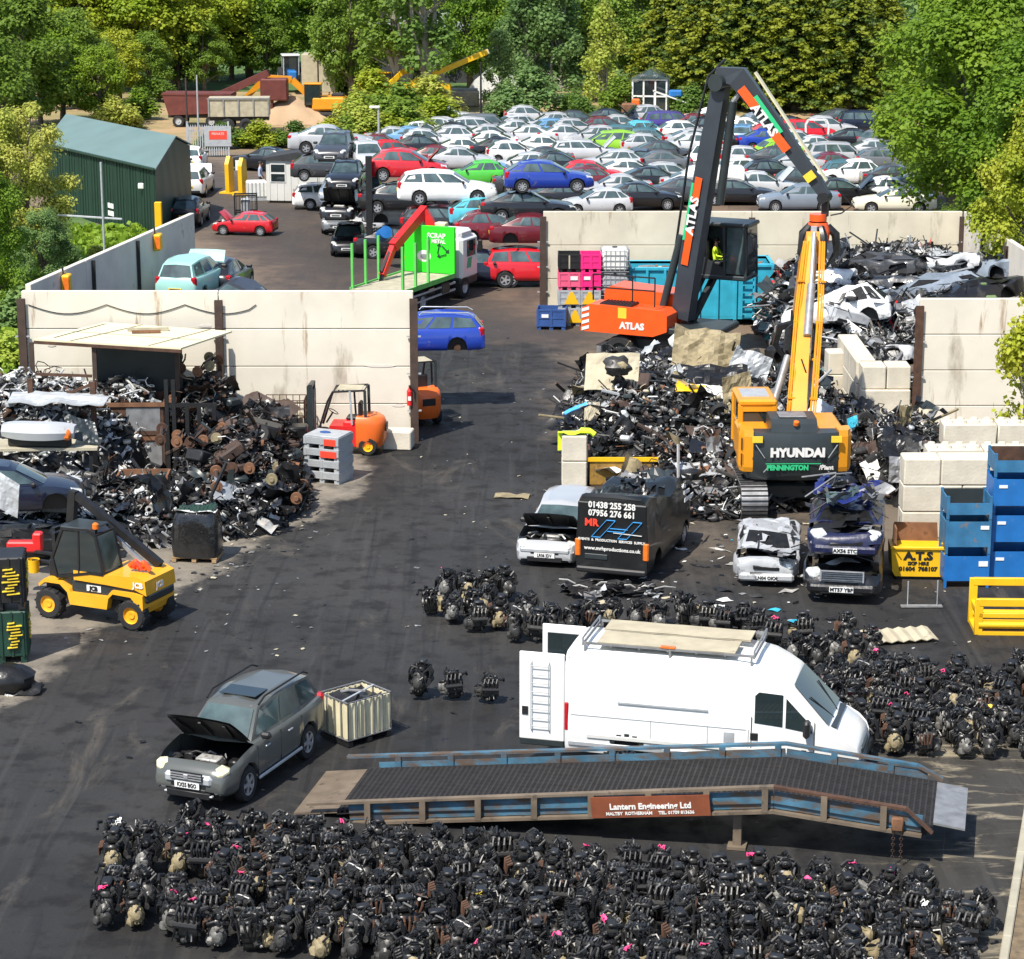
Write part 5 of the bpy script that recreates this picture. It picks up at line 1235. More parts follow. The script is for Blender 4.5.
# boom, stick
Pr = [AT(683, 318, 91.3), AT(692, 255, 91.1), AT(708, 160, 90.7), AT(722, 82, 90.4)]
q, PL, sd = boom(r, 'boom', Pr, (.76, .78, .72, .58), (.52, .52, .48, .42), M['boomgrey']); bo = q.build('boom', r)
def stripe(q, p0, p1, side_, off, hgt, mat, t0, t1, wd=.012):
    a_ = p0.lerp(p1, t0); b_ = p0.lerp(p1, t1); d = (p1 - p0).normalized(); up = side_.cross(d).normalized()
    q.beam(a_ + side_ * off + up * hgt[0], b_ + side_ * off + up * hgt[0], wd, hgt[1], mat, up=up)
vs_ = sd if sd.y < 0 else -sd
q = MB()
stripe(q, PL[1], PL[2], vs_, .31, (.08, .30), M['orange'], -.10, .28); stripe(q, PL[1], PL[2], vs_, .30, (.08, .30), M['orange'], .55, .82)
stripe(q, PL[1], PL[2], vs_, .305, (.30, .10), M['sign_green'], .15, .75)
d = (PL[2] - PL[1]).normalized(); upv = vs_.cross(d)
q.text('ATLAS', .50, M['signwhite'], PL[1].lerp(PL[2], .42) + vs_ * .32 + upv * (-.08 if upv.x > 0 else .08), d, upv if True else upv, bold=.02)
q.build('lettering', bo)
Pt = [AT(717, 74, 90.4), AT(738, 76, 90.1), AT(780, 132, 89.7), AT(826, 196, 89.2)]
q, PT, sd2 = boom(r, 'stick', Pt, (.52, .78, .58, .38), (.46, .46, .42, .34), M['boomgrey']); sto = q.build('stick', r)
v2 = sd2 if sd2.y < 0 else -sd2
q = MB()
d = (PT[3] - PT[1]).normalized(); up2 = v2.cross(d); up2 = up2 if up2.z > 0 else -up2
for t0, t1, mt in ((.08, .24, 'orange'), (.44, .60, 'orange')): a_ = PT[1].lerp(PT[3], t0) + v2 * .30 - up2 * .12; b_ = PT[1].lerp(PT[3], t1) + v2 * .30 - up2 * .10; q.beam(a_, b_, .012, .34, M[mt], up=up2)
a_ = PT[1].lerp(PT[3], .18) + v2 * .30 + up2 * .14; b_ = PT[1].lerp(PT[3], .48) + v2 * .30 + up2 * .12; q.beam(a_, b_, .012, .16, M['sign_green'], up=up2)
a_ = PT[1].lerp(PT[3], .80) + v2 * .29 - up2 * .0; b_ = PT[1].lerp(PT[3], .86) + v2 * .29; q.beam(a_, b_, .012, .4, M['yellowtag'], up=up2)
q.text('ATLAS', .46, M['signwhite'], PT[1].lerp(PT[3], .345) + v2 * .30 - up2 * .13, d, up2, bold=.02)
q.beam(PT[1].lerp(PT[3], .05) + up2 * .60, PT[1].lerp(PT[3], .92) + up2 * .36, .34, .06, M['cream'], up=up2); q.build('lettering', sto)
q = MB(); q.cyl(PL[1].lerp(PL[2], .55) - upv * .0 + V((.75, 0, 0)), PL[3] + V((.45, 0, -.7)), .16, M['charcoal'], 10); q.cyl(PL[3] + V((.45, 0, -.7)), PT[1] + V((.2, 0, -.45)), .09, M['rim'], 10); q.build('hydraulic_ram', r)
q = MB(); q.cyl(PL[0] + V((-.9, -.2, -.2)), PL[1].lerp(PL[2], .2) + V((-.55, 0, 0)), .15, M['charcoal'], 10); q.build('hydraulic_ram', r)
q = MB(); q.tube([PL[1] + V((-.7, 0, 0)), PL[2] + V((-.75, 0, .2)), PL[3] + V((-.5, -.1, .2)), PT[1] + V((-.5, 0, .6))], .05, M['hose'], 6); q.cyl(PL[3] + sd * .5, PL[3] - sd * .5, .32, M['charcoal'], 14); q.build('hose', bo)
# grab hanging from the stick
tip = PT[3]; q = MB(); q.beam(tip + V((0, 0, .1)), tip + V((-.02, 0, -.75)), .22, .25, M['black']); q.cyl(tip + V((-.05, -.35, -.05)), tip + V((-.05, .35, -.05)), .2, M['black'], 10); q.tube([tip + V((.5, 0, .2)), tip + V((1.0, 0, -.3)), tip + V((.6, 0, -.6)), tip + V((.2, 0, -.7))], .03, M['hose'], 5); lk = q.build('grab_link', r)
g0 = rel(r, AT(818, 222, 89.2)); q = MB(); q.cyl(g0 + V((0, 0, .3)), g0 + V((0, 0, .05)), .32, M['orange'], 14); q.lathe([(.35, 0), (.48, -.3), (.42, -.75), (.2, -.8)], g0, (0, 0, 1), M['orange'], 12); q.box(g0 + V((0, -.45, -.35)), (.22, .1, .5), M['galv']); gb = q.build('grab', r)
for k in range(5):
    an = k * 2 * math.pi / 5 + .3; cx_, sx_ = math.cos(an), math.sin(an); q = MB()
    q.tube([g0 + V((.35 * cx_, .35 * sx_, -.15)), g0 + V((.65 * cx_, .65 * sx_, -.45)), g0 + V((.72 * cx_, .72 * sx_, -1.1)), g0 + V((.30 * cx_, .30 * sx_, -1.75))], [.14, .17, .15, .03], M['iron'], 7); q.build('claw', gb)
# raised cab
cc = rel(r, AT(727, 248, 93.0)); q = MB()
cxs = (-1.0, 1.0); cys = (-.65, .65); zs = (cc.z - 1.05, cc.z + .95)
pp = lambda x, y, z: V((cc.x + x, cc.y + y, z))
for x in cxs:
    for y in cys: q.beam(pp(x, y, zs[0]), pp(x * (.92 if x > 0 else 1), y, zs[1]), .10, .10, M['charcoal'], up=(0, 1, 0))
q.box(pp(0, 0, zs[1] + .04), (2.15, 1.45, .16), M['charcoal'], ch=.05); q.box(pp(0, 0, zs[0]), (2.1, 1.4, .18), M['charcoal'], ch=.04)
q.box(pp(-.98, 0, cc.z), (.06, 1.2, 1.9), M['charcoal'])
q.add([pp(-1.0, -.67, zs[0]), pp(.15, -.67, zs[0]), pp(.10, -.67, zs[0] + .35), pp(-1.0, -.67, zs[0] + .95)], [(0, 1, 2, 3)], M['charcoal'])
q.beam(pp(.15, -.65, zs[0]), pp(.10, -.65, zs[1]), .10, .09, M['charcoal'], up=(0, 1, 0)); q.build('cab', r)
for nm, a_, b_, y in (('side_window', -.95, .08, -.60), ('side_window', .2, .95, -.60), ('side_window', -.95, .95, .60)):
    q = MB(); q.box(pp((a_ + b_) / 2, y, cc.z), (b_ - a_, .02, 1.8), M['glass_pale']); 
    if not (nm == 'side_window' and a_ < 0 and y < 0): q.build(nm, r)
q = MB(); q.box(pp(1.0, 0, cc.z), (.03, 1.15, 1.8), M['glass']); q.build('windscreen', r)
q = MB(); q.box(pp(-.45, 0, zs[0] + .45), (.6, .6, .16), M['black'], ch=.05); q.box(pp(-.74, 0, zs[0] + .9), (.14, .55, .9), M['black'], ch=.05); q.build('seat', r)
q = MB(); q.tube([pp(1.05, -.7, zs[1] - .2), pp(1.35, -.85, zs[1] - .35)], .03, M['black'], 6); q.box(pp(1.38, -.86, zs[1] - .6), (.10, .2, .45), M['black'], ch=.04); q.build('wing_mirror', r)
q = MB(); q.beam(V((.55, .5, 2.2)), pp(-.9, -.3, zs[0]), .28, .34, M['charcoal']); q.beam(V((.75, .5, 1.6)), pp(-.5, .2, zs[0]), .22, .22, M['charcoal']); q.build('cab_riser', r)
seat_world = Matrix.Rotation(aH, 3, 'Z') @ pp(-.45, 0, zs[0] + .53) + locH

# --- flatbed recycling lorry with crane
aT = R(66); tr = G(466, 298); locT = tr - rot2(aT, 2.6, -1.15)
r = empty('crane_lorry', locT, aT); tag(r, 'white flatbed lorry with a bright green bulkhead and red loading crane', 'lorry')
for x in (2.6, -1.6, -2.7):
    for s in (1, -1): wheel(r, 'wheel', (x, s * .95, .48), .48, .32, 'galv', lug=False)
q = MB(); q.box((-.4, 0, .85), (7.4, 1.0, .3), M['black']); 
for s in (1, -1): q.beam((-3.6, s * 1.1, .55), (1.6, s * 1.1, .55), .05, .08, M['galv']); q.beam((-3.6, s * 1.1, .85), (1.6, s * 1.1, .85), .05, .08, M['galv']); q.box((.6, s * .95, .75), (.8, .4, .5), M['charcoal'], ch=.05)
q.build('chassis', r)
q = MB(); q.box((-1.25, 0, 1.16), (5.0, 2.4, .14), M['timber']); 
for s in (1, -1): q.box((-1.25, s * 1.21, 1.2), (5.0, .06, .2), M['greenpost'])
q.build('flatbed', r)
for x in (-3.6, -2.4, -1.2):
    for s in (1, -1): q = MB(); q.box((x, s * 1.17, 2.15), (.10, .10, 1.95), M['greenpost']); q.build('stake', r)
q = MB(); q.box((1.40, 0, 2.25), (.16, 2.42, 2.05), M['lime'], ch=.02); bk = q.build('bulkhead', r)
q = MB(); xx = 1.31; 
for i in range(3):
    an = R(90 + 120 * i); an2 = R(90 + 120 * i + 85); c0_ = (-.62, 2.22); p0_ = (c0_[0] + .24 * math.cos(an), c0_[1] + .24 * math.sin(an)); p1_ = (c0_[0] + .24 * math.cos(an2), c0_[1] + .24 * math.sin(an2))
    q.beam((xx, p0_[0], p0_[1]), (xx, p1_[0], p1_[1]), .02, .10, M['shedgreen'], up=(1, 0, 0))
    e_ = V((0, p1_[0] - p0_[0], p1_[1] - p0_[1])).normalized(); nn = V((0, -e_.z, e_.y)); a_ = V((xx - .012, p1_[0], p1_[1])); q.add([a_ + nn * .12, a_ - nn * .12, a_ + e_ * .15], [(0, 1, 2)], M['shedgreen'])
q.text('SCRAP', .30, M['signwhite'], (xx, -.35, 2.86), (0, -1, 0), (0, 0, 1), bold=.01); q.text('METAL', .22, M['signwhite'], (xx, -.45, 2.62), (0, -1, 0), (0, 0, 1), bold=.01)
q.ball((xx + .01, .25, 1.95), (.02, .34, .26), M['signwhite'], 14, 8); q.ball((xx - .005, .22, 1.93), (.02, .2, .14), M['steel'], 10, 6); q.beam((xx - .004, .0, 2.85), (xx - .004, .0, 2.4), .02, .2, M['sign_green'], up=(1, 0, 0)); q.build('lettering', bk)
q = MB(); q.box((3.05, 0, 1.75), (1.7, 2.3, 1.9), M['white'], ch=.14); q.box((2.9, 0, 2.8), (1.2, 2.1, .4), M['white'], ch=.12); q.box((3.05, 0, .72), (1.8, 2.2, .4), M['charcoal'], ch=.08); cbn = q.build('cab', r)
for s in (1, -1):
    q = MB(); q.box((3.15, s * 1.155, 2.15), (.85, .02, .7), M['glass']); q.build('side_window', r)
    q = MB(); q.box((3.6, s * 1.38, 2.2), (.12, .2, .5), M['black'], ch=.04); q.build('wing_mirror', r)
    q = MB(); q.text('///', .55, M['sign_green'], (2.95, s * 1.16, 1.5), (-s, 0, 0), (0, 0, 1), bold=.03); q.build('stripe', cbn)
q = MB(); q.box((3.905, 0, 2.15), (.02, 1.9, .75), M['glass']); q.build('windscreen', r)
cr = [rel(r, AT(462 - 8, 268, tr.y - .5))]
base_ = V((1.85, 0, .95)); k1 = V((1.85, .0, 3.0)); k2 = V((1.75, .45, 3.85)); k3 = V((-.45, .85, 2.55)); k4 = V((-1.3, .95, 1.45))
q = MB(); q.beam(base_, k1, .35, .35, M['charcoal'], up=(0, 1, 0)); q.beam(k1, k2, .34, .36, M['red']); q.beam(k2 + V((.12, 0, .05)), k3, .34, .40, M['red']); q.beam(k3, k4, .24, .26, M['red']); q.beam(k3 + V((.3, 0, .35)), k4 + V((-.1, 0, .15)), .14, .14, M['black']); q.tube([k4, k4 + V((-.1, .05, -.3))], .09, M['black'], 6); q.box((1.95, .55, 3.25), (.4, .4, .25), M['cream'], ch=.04); q.box((1.95, -.3, 3.25), (.4, .5, .25), M['cream'], ch=.04); q.build('crane', r)
# ------------------------------------------------------------------ yard ramp
RA = R(-11.8); RL = V((-4.22, 45.29, 0)); RW = 2.45
r = empty('yard_ramp', RL, RA); tag(r, 'long loading ramp with flaking blue rails and black grating deck beside the white van', 'ramp')
rp = [(0, .10), (1.3, .24), (9.4, 1.10), (12.4, .82)]
q = MB()
for (x0, z0), (x1, z1) in zip([(.75, .17)] + rp[1:], rp[1:]):
    n = int((x1 - x0) / .11); dx, dz = (x1 - x0) / n, (z1 - z0) / n
    q.add([(x0, 0, z0 - .05), (x1, 0, z1 - .05), (x1, RW, z1 - .05), (x0, RW, z0 - .05)], [(0, 1, 2, 3)], M['black'])
    for i in range(n): q.box((x0 + dx * (i + .5), RW / 2, z0 + dz * (i + .5)), (.035, RW - .1, .05), M['mesh'])
    for j in range(30): y = .08 + j * (RW - .16) / 29; q.beam((x0, y, z0 + .012), (x1, y, z1 + .012), .016, .03, M['mesh'])
q.build('deck', r)
q = MB(); q.add([(-.15, .05, .06), (.75, .05, .175), (.75, RW - .05, .175), (-.15, RW - .05, .06), (-.15, .05, .01), (.75, .05, .13), (.75, RW - .05, .13), (-.15, RW - .05, .01)], [(0, 1, 2, 3), (4, 7, 6, 5), (0, 4, 5, 1), (2, 6, 7, 3), (0, 3, 7, 4)], M['raildark']); q.build('approach_plate', r)
q = MB(); q.add([(12.4, .25, .82), (13.0, .25, .74), (13.0, RW - .05, .74), (12.4, RW - .05, .82), (12.4, .25, .78), (13.0, .25, .70), (13.0, RW - .05, .70), (12.4, RW - .05, .78)], [(0, 1, 2, 3), (4, 7, 6, 5), (0, 4, 5, 1), (1, 5, 6, 2), (2, 6, 7, 3)], M['steel']); q.build('lip_plate', r)
for y, s in ((0, -1), (RW, 1)):
    q = MB(); top = [(.15, .30), (9.4, 1.40), (11.9, 1.16), (12.4, .72)] if s < 0 else [(.3, .40), (9.4, 1.38), (12.0, 1.12), (12.5, .86)]
    fl = M['rust'] if s < 0 else M['rampblue']; pnl = M['rampblue']
    for (x0, z0), (x1, z1) in zip(top, top[1:]):
        q.beam((x0, y, z0), (x1, y, z1), .13, .05, M['rust'] if s < 0 and x0 > 5 else (M['raildark'] if s < 0 else pnl)); 
    bot = [(1.0, -.04), (9.4, .90), (12.2, .64)]
    for (x0, z0), (x1, z1) in zip(bot, bot[1:]):
        q.beam((x0, y, z0), (x1, y, z1), .12, .06, M['raildark'] if s < 0 else pnl)
        if s < 0: q.beam((x0, y + .05, z0 + .22), (x1, y + .05, z1 + .22), .02, .34, pnl)
        else: q.beam((x0, y, z0 + .20), (x1, y, z1 + .20), .04, .34, pnl)
    x = 1.4
    while x < 12.1: z = pw(top, x); zb_ = pw(bot, x); q.beam((x, y - .02 * s * -1, zb_), (x, y - .02, z), .12, .10, M['raildark'] if s < 0 else pnl, up=(0, 1, 0)); x += 1.12
    q.build('side_rail', r)
q = MB()
for x in (2.5, 5.5, 8.4, 10.8): z = pw(rp, x) - .06; q.beam((x, .05, z - .1), (x, RW - .05, z - .1), .12, .16, M['black'])
for y in (.3, RW - .3): q.beam((1.2, y, .12), (9.4, y, .92), .14, .2, M['black']); q.beam((9.4, y, .92), (12.3, y, .66), .14, .2, M['black'])
q.build('underframe', r)
for y in (.25, RW - .25): q = MB(); q.beam((8.7, y, .05), (8.7, y, .88), .16, .16, M['raildark'], up=(0, 1, 0)); q.box((8.7, y, .04), (.36, .36, .06), M['raildark']); q.build('support_leg', r)
q = MB(); x0, x1 = 5.9, 8.2; z0 = pw(rp, x0) - .02; z1 = pw(rp, x1) - .02; q.beam((x0, -.11, z0 + .02), (x1, -.11, z1 + .02), .03, .42, M['signbrown']); sg = q.build('sign_board', r)
q = MB(); d = (x1 - x0, 0, z1 - z0); q.text('Lantern Engineering Ltd', .165, M['signwhite'], ((x0 + x1) / 2, -.128, (z0 + z1) / 2 + .03), d, (0, 0, 1), bold=.006); q.text('MALTBY  ROTHERHAM     TEL. 01709 813636', .088, M['signwhite'], ((x0 + x1) / 2, -.128, (z0 + z1) / 2 - .11), d, (0, 0, 1), bold=.003)
q.build('lettering', sg)
q = MB(); q.box((11.75, -.06, .86), (.22, .12, .26), M['rustlight'], ch=.02)
for x in (11.68, 11.83):
    for k in range(9): q.lathe([(.025, -.006), (.036, 0), (.025, .006)], (x, -.07, .69 - k * .062), (1, 0, 0) if k % 2 else (0, 1, 0), M['rust'], 8)
q.build('chain', r)

# ------------------------------------------------------------------ tanks, crates, boxes
def bars_cage(q, W, D, z0, z1, nx, ny, nz, r_, mat):
    for z in [lerp(z0, z1, i / nz) for i in range(nz + 1)]:
        for s in (-1, 1): q.beam((-W / 2, s * D / 2, z), (W / 2, s * D / 2, z), r_, r_, mat); q.beam((s * W / 2, -D / 2, z), (s * W / 2, D / 2, z), r_, r_, mat)
    for i in range(nx + 1):
        for s in (-1, 1): q.beam((-W / 2 + W * i / nx, s * D / 2, z0), (-W / 2 + W * i / nx, s * D / 2, z1), r_, r_, mat, up=(0, 1, 0))
    for i in range(ny + 1):
        for s in (-1, 1): q.beam((s * W / 2, -D / 2 + D * i / ny, z0), (s * W / 2, -D / 2 + D * i / ny, z1), r_, r_, mat, up=(0, 1, 0))
def pallet(q, W, D, mat, h=.15):
    for x in (-W / 2 + .07, 0, W / 2 - .07): q.box((x, 0, h * .45), (.12, D, h * .6), mat)
    for i in range(5): q.box((0, -D / 2 + .09 + i * (D - .18) / 4, h - .012), (W, .12, .024), mat)
# cut open tank
cI = (G(348, 750) + G(395, 736)) / 2; a_ = yaw(G(348, 750), G(395, 736)); cI = cI + rot2(a_ + math.pi / 2, .55, 0)
r = empty('cut_open_tank', cI, a_); tag(r, 'cream plastic tank in a steel cage, its top cut off, on a black pallet', 'tank')
q = MB(); pallet(q, 1.2, 1.0, M['black'], .16); q.build('pallet', r)
q = MB(); W, D, n = 1.14, .95, 7; z0, z1 = .17, .98; P = []
for k in range(4):
    for i in range(n * 4):
        t_ = i / (n * 4); bulge = .022 * math.cos(t_ * n * 4 * 2 * math.pi / 4); L_ = D if k % 2 else W
        o_ = -L_ / 2 + L_ * t_
        e_ = [(o_, -D / 2 - bulge), (W / 2 + bulge, o_), (-o_, D / 2 + bulge), (-W / 2 - bulge, -o_)][k]; P.append(e_)
N = len(P); vs = [(x * .97, y * .97, z0) for x, y in P] + [(x, y, z1) for x, y in P] + [(x * .96, y * .96, z1) for x, y in P] + [(x * .93, y * .93, z0 + .04) for x, y in P]
q.add(vs, [(j * N + i, j * N + (i + 1) % N, (j + 1) * N + (i + 1) % N, (j + 1) * N + i) for j in range(3) for i in range(N)] + [tuple(range(3 * N, 4 * N))], M['cream'], True); q.build('tank', r)
q = MB(); bars_cage(q, 1.18, .99, .17, 1.02, 5, 4, 1, .022, M['steel']); q.beam((-.59, -.3, 1.02), (.59, .1, 1.03), .05, .02, M['galv']); q.build('cage', r)
q = MB(); q.sheet((.1, .05, .90), (.9, .1, .05), (-.05, .7, .0), M['bag'], 5, 5, .08, random.Random(5)); q.sheet((-.2, .1, .94), (.5, -.1, .1), (.05, .5, .1), M['black'], 4, 4, .07, random.Random(6)); q.tube([(-.2, .4, .95), (-.1, .1, 1.06), (.2, -.1, 1.02)], .03, M['steel'], 6); q.build('scrap_inside', r)
def pallet_box(loc, rz, mat, label, W=1.2, D=1.0, H=.72, group=None, name='pallet_box', front=None, cat='crate', ribs=True, text_=None):
    r = empty(name, loc, rz); tag(r, label, cat, group); q = MB(); z0 = .13; t_ = .04
    for s in (-1, 1):
        q.box((0, s * (D / 2 - t_ / 2), (z0 + H) / 2), (W, t_, H - z0), M[mat]); q.box((s * (W / 2 - t_ / 2), 0, (z0 + H) / 2), (t_, D - 2 * t_, H - z0), M[mat])
        if ribs:
            for x in (-W / 2 + .05, 0, W / 2 - .05): q.box((x, s * (D / 2 + .012), (z0 + H) / 2), (.09, .03, H - z0), M[mat])
            for z in (z0 + .05, H - .05, (z0 + H) / 2): q.box((0, s * (D / 2 + .008), z), (W, .02, .07), M[mat])
    q.box((0, 0, z0 + .02), (W - .05, D - .05, .04), M[mat]); q.box((0, 0, H * .7), (W - .1, D - .1, .02), M['black']); q.build('box', r)
    q = MB()
    for x in (-W / 2 + .1, 0, W / 2 - .1): q.box((x, 0, z0 / 2), (.16, D * .98, z0), M[mat])
    q.build('skid', r)
    if front:
        q = MB()
        for kind, x, z, w_, h_, m_ in front:
            if kind == 'rect': q.box((x, -D / 2 - .03, z), (w_, .012, h_), M[m_])
            else: q.prism([(x - w_ / 2, z - h_ / 2), (x + w_ / 2, z - h_ / 2), (x + .06, z + h_ / 2), (x - .06, z + h_ / 2)], -D / 2 - .06, -D / 2 - .03, M[m_])
        q.build('label' if front[0][0] == 'rect' else 'yellow_panel', r)
    return r
gb = 'plastic pallet boxes stacked at the back wall'
y0 = G(570, 326).y + .5; X = lambda px: AT(px, 326, y0 - .5).x
for i, (mt, lb, fr) in enumerate((('galv', 'bottom grey box with yellow panel in the left stack at the back wall', [('tri', .25, .40, .55, .5, 'yellow')]), ('galv', 'second grey box with yellow panel in the left stack at the back wall', [('tri', .1, .42, .6, .5, 'yellow')]), ('cratefade', 'faded pink box under the black crate at the back wall', [('rect', .2, .5, .3, .16, 'plate_w')]), ('black', 'black slatted crate on top of the faded pink box', [('rect', .0, .42, .06, .55, 'timber')]))):
    pallet_box((X(569), y0, i * .745), 0, mt, lb, .92, 1.0, .735, gb, front=fr)
for i, (mt, lb, fr) in enumerate((('galv', 'bottom grey box with yellow panel beside the handler counterweight', [('tri', -.1, .40, .6, .5, 'yellow')]), ('galv', 'grey box with yellow panel just under the bright pink boxes', [('tri', -.05, .42, .6, .5, 'yellow')]), ('cratepink', 'bright pink box with white label below another pink box', [('rect', -.15, .5, .26, .14, 'plate_w')]), ('cratepink', 'topmost bright pink box at the back wall', None))):
    pallet_box((X(590.5), y0, i * .745), 0, mt, lb, .84, 1.0, .735, gb, front=fr)
def ibc(loc, rz, label, tank, group='caged tanks at the back wall', cover=True):
    r = empty('caged_tank', loc, rz); tag(r, label, 'tank', group)
    q = MB(); pallet(q, 1.16, 1.0, M['black'], .14); q.build('pallet', r)
    q = MB(); q.box((0, 0, .62), (1.08, .92, .92), M[tank], ch=.10); q.cyl((0, 0, 1.06), (0, 0, 1.12), .12, M['black'], 10); q.build('tank', r)
    q = MB(); bars_cage(q, 1.14, .97, .15, 1.06, 6, 5, 4, .02, M['galv']); q.build('cage', r)
for z, lb, tk in ((0, 'lowest grey caged tank at the back wall', 'galv'), (1.12, 'middle grey caged tank at the back wall', 'galv'), (2.1, 'white caged tank on top of the grey ones at the back wall', 'ibcwhite')): ibc((X(614.5), y0, z), 0, lb, tk)
pallet_box(G(552, 330) + V((0, .5, 0)), R(-4), 'cratenavy', 'navy blue plastic box on the ground at the end of the back wall', 1.2, 1.0, .85, front=[('rect', -.25, .58, .28, .14, 'plate_w')])
# grey crates with red stickers by the forklift
c_ = G(328, 483); aC = R(-22)
for i in range(4):
    fr = [('rect', .3, .22, .4, .2, 'sign_red')] if i == 3 else ([('rect', .25, .2, .55, .2, 'sign_red')] if i == 2 else None)
    rr = pallet_box(c_ + V((0, .45, i * .36)), aC, 'galv', f'{["bottom","second","third","topmost"][i]} grey crate in the strapped stack by the scrap axles', 1.2, 1.0, .36, 'grey crates stacked by the forklift', 'grey_crate', front=fr)
    if fr: q = MB(); q.box((-.615, .1, .2), (.012, .5, .2), M['sign_red']); q.build('label', rr)
q = MB(); q.box((0, 0, .02), (1.16, .96, .04), M['galv'], ch=.01); q.ball((-.1, 0, .05), (.2, .12, .04), M['cratenavy'], 8, 5)
one(q, 'crate_lid', 'grey lid on top of the strapped stack of grey crates', 'lid', c_ + V((0, .45, 4 * .36)), aC)
# turquoise skips
def big_skip(loc, rz, L, W, H, label, ladder=True, taper=False, mat='turq'):
    r = empty('steel_skip', loc, rz); tag(r, label, 'skip', 'turquoise skips against the back wall')
    q = MB(); t_ = .08
    q.box((0, 0, .32), (L, W, .10), M[mat])
    for s in (-1, 1): q.box((0, s * (W / 2 - t_ / 2), H / 2 + .18), (L, t_, H - .36), M[mat]); q.box((s * (L / 2 - t_ / 2), 0, H / 2 + .18), (t_, W - 2 * t_, H - .36), M[mat])
    for s in (-1, 1):
        q.box((0, s * (W / 2), H - .05), (L + .1, .16, .14), M[mat], ch=.02); q.box((s * L / 2, 0, H - .05), (.16, W + .1, .14), M[mat], ch=.02)
        k = int(L / .62)
        for i in range(k + 1): q.box((-L / 2 + i * L / k, s * (W / 2 + .045), H / 2 + .1), (.11, .10, H - .3), M[mat], ch=.01)
    q.box((0, 0, H * .72), (L - .2, W - .2, .05), M['rust']); q.build('box', r)
    q = MB()
    for x in (-L / 2 + .3, L / 2 - .3, 0): q.box((x, -W / 2 + .1, .14), (.14, .2, .28), M[mat]); q.box((x, W / 2 - .1, .14), (.14, .2, .28), M[mat])
    q.build('foot', r)
    if ladder:
        q = MB(); 
        for x in (.0, .52): q.box((x + .25, -W / 2 - .13, H * .52), (.05, .06, H * .8), M[mat])
        for i in range(6): q.box((.51, -W / 2 - .13, .5 + i * .3), (.52, .05, .05), M[mat])
        q.build('ladder', r); q = MB(); q.box((1.22, -W / 2 - .11, .95), (.30, .02, .42), M['plate_w']); q.build('notice', r)
    q = MB(); rr_ = random.Random(3)
    for i in range(20): q.sheet((rr_.uniform(-L / 2 + .4, L / 2 - .4), rr_.uniform(-W / 2 + .3, W / 2 - .3), H * .86 + rr_.uniform(0, .15)), (rr_.uniform(.3, .8), rr_.uniform(-.3, .3), .05), (.1, rr_.uniform(.3, .6), rr_.uniform(-.1, .2)), rr_.choice([M['rustlight'], M['rust'], M['timber'], M['steel']]), 3, 2, .08, rr_)
    q.build('load', r)
big_skip(G(735, 326) + V((0, 1.2, 0)), 0, 3.0, 2.2, 2.55, 'larger turquoise skip with a rung ladder below the handler cab')
big_skip(AT(655, 318, 99.2) * 1 + V((0, .6, 0)), 0, 2.2, 1.8, 2.35, 'smaller turquoise skip behind the orange handler body', ladder=False)
for o in list(col.objects):
    if o.name.startswith('steel_skip'): o.location.z = 0
# blue stillages on the right
def blue_box(loc, label, mat, H=.86, W=1.2, sign=None, tall=False, rusty=False):
    r = empty('blue_stillage', loc, 0); tag(r, label, 'stillage', 'blue steel stillages by the concrete blocks'); q = MB(); D = 1.0
    for s in (-1, 1):
        for y in (-1, 1): q.box((s * (W / 2 - .035), y * (D / 2 - .035), H / 2), (.07, .07, H), M[mat])
        q.box((s * (W / 2 - .02), 0, H * .56), (.03, D - .1, H * .72), M[mat])
    q.box((0, D / 2 - .02, H * .6), (W - .1, .03, H * .7), M[mat]); q.box((0, -D / 2 + .02, H * (.58 if not tall else .45)), (W - .1, .03, H * (.74 if not tall else .5)), M[mat]); q.box((0, 0, .20), (W - .08, D - .08, .04), M['black'])
    if tall: q.box((0, D / 2 - .05, H * .62), (W - .14, .02, H * .7), M['rust'] if rusty else M['charcoal'])
    q.build('box', r)
    if sign:
        q = MB(); q.box((sign[0], -D / 2 - .006, sign[1]), (sign[2], .012, sign[3]), M['plate_w']); q.build('label', r)
    return r
b1 = G(966, 588); W1_ = 1.18
blue_box((b1.x, b1.y + .5, 0), 'bottom blue stillage right of the yellow skip', 'blue', .90, W1_, (.42, .66, .24, .14))
blue_box((b1.x, b1.y + .5, .92), 'middle worn blue stillage right of the yellow skip', 'blueworn', .92, W1_, (.42, .72, .22, .10))
blue_box((b1.x, b1.y + .5, 1.86), 'topmost scuffed open blue stillage right of the yellow skip', 'blueworn', .62, W1_, tall=True)
for i in range(3):
    blue_box((b1.x + 1.25, b1.y + .75, i * .98), f'{["bottom","second","third"][i]} bright blue stillage in the taller stack at the edge', 'blue', .96, 1.2, (-.35, .72, .22, .08))
blue_box((b1.x + 1.25, b1.y + .75, 2.94), 'rusty topmost stillage in the taller blue stack at the edge', 'blueworn', .62, 1.2, tall=True, rusty=True)
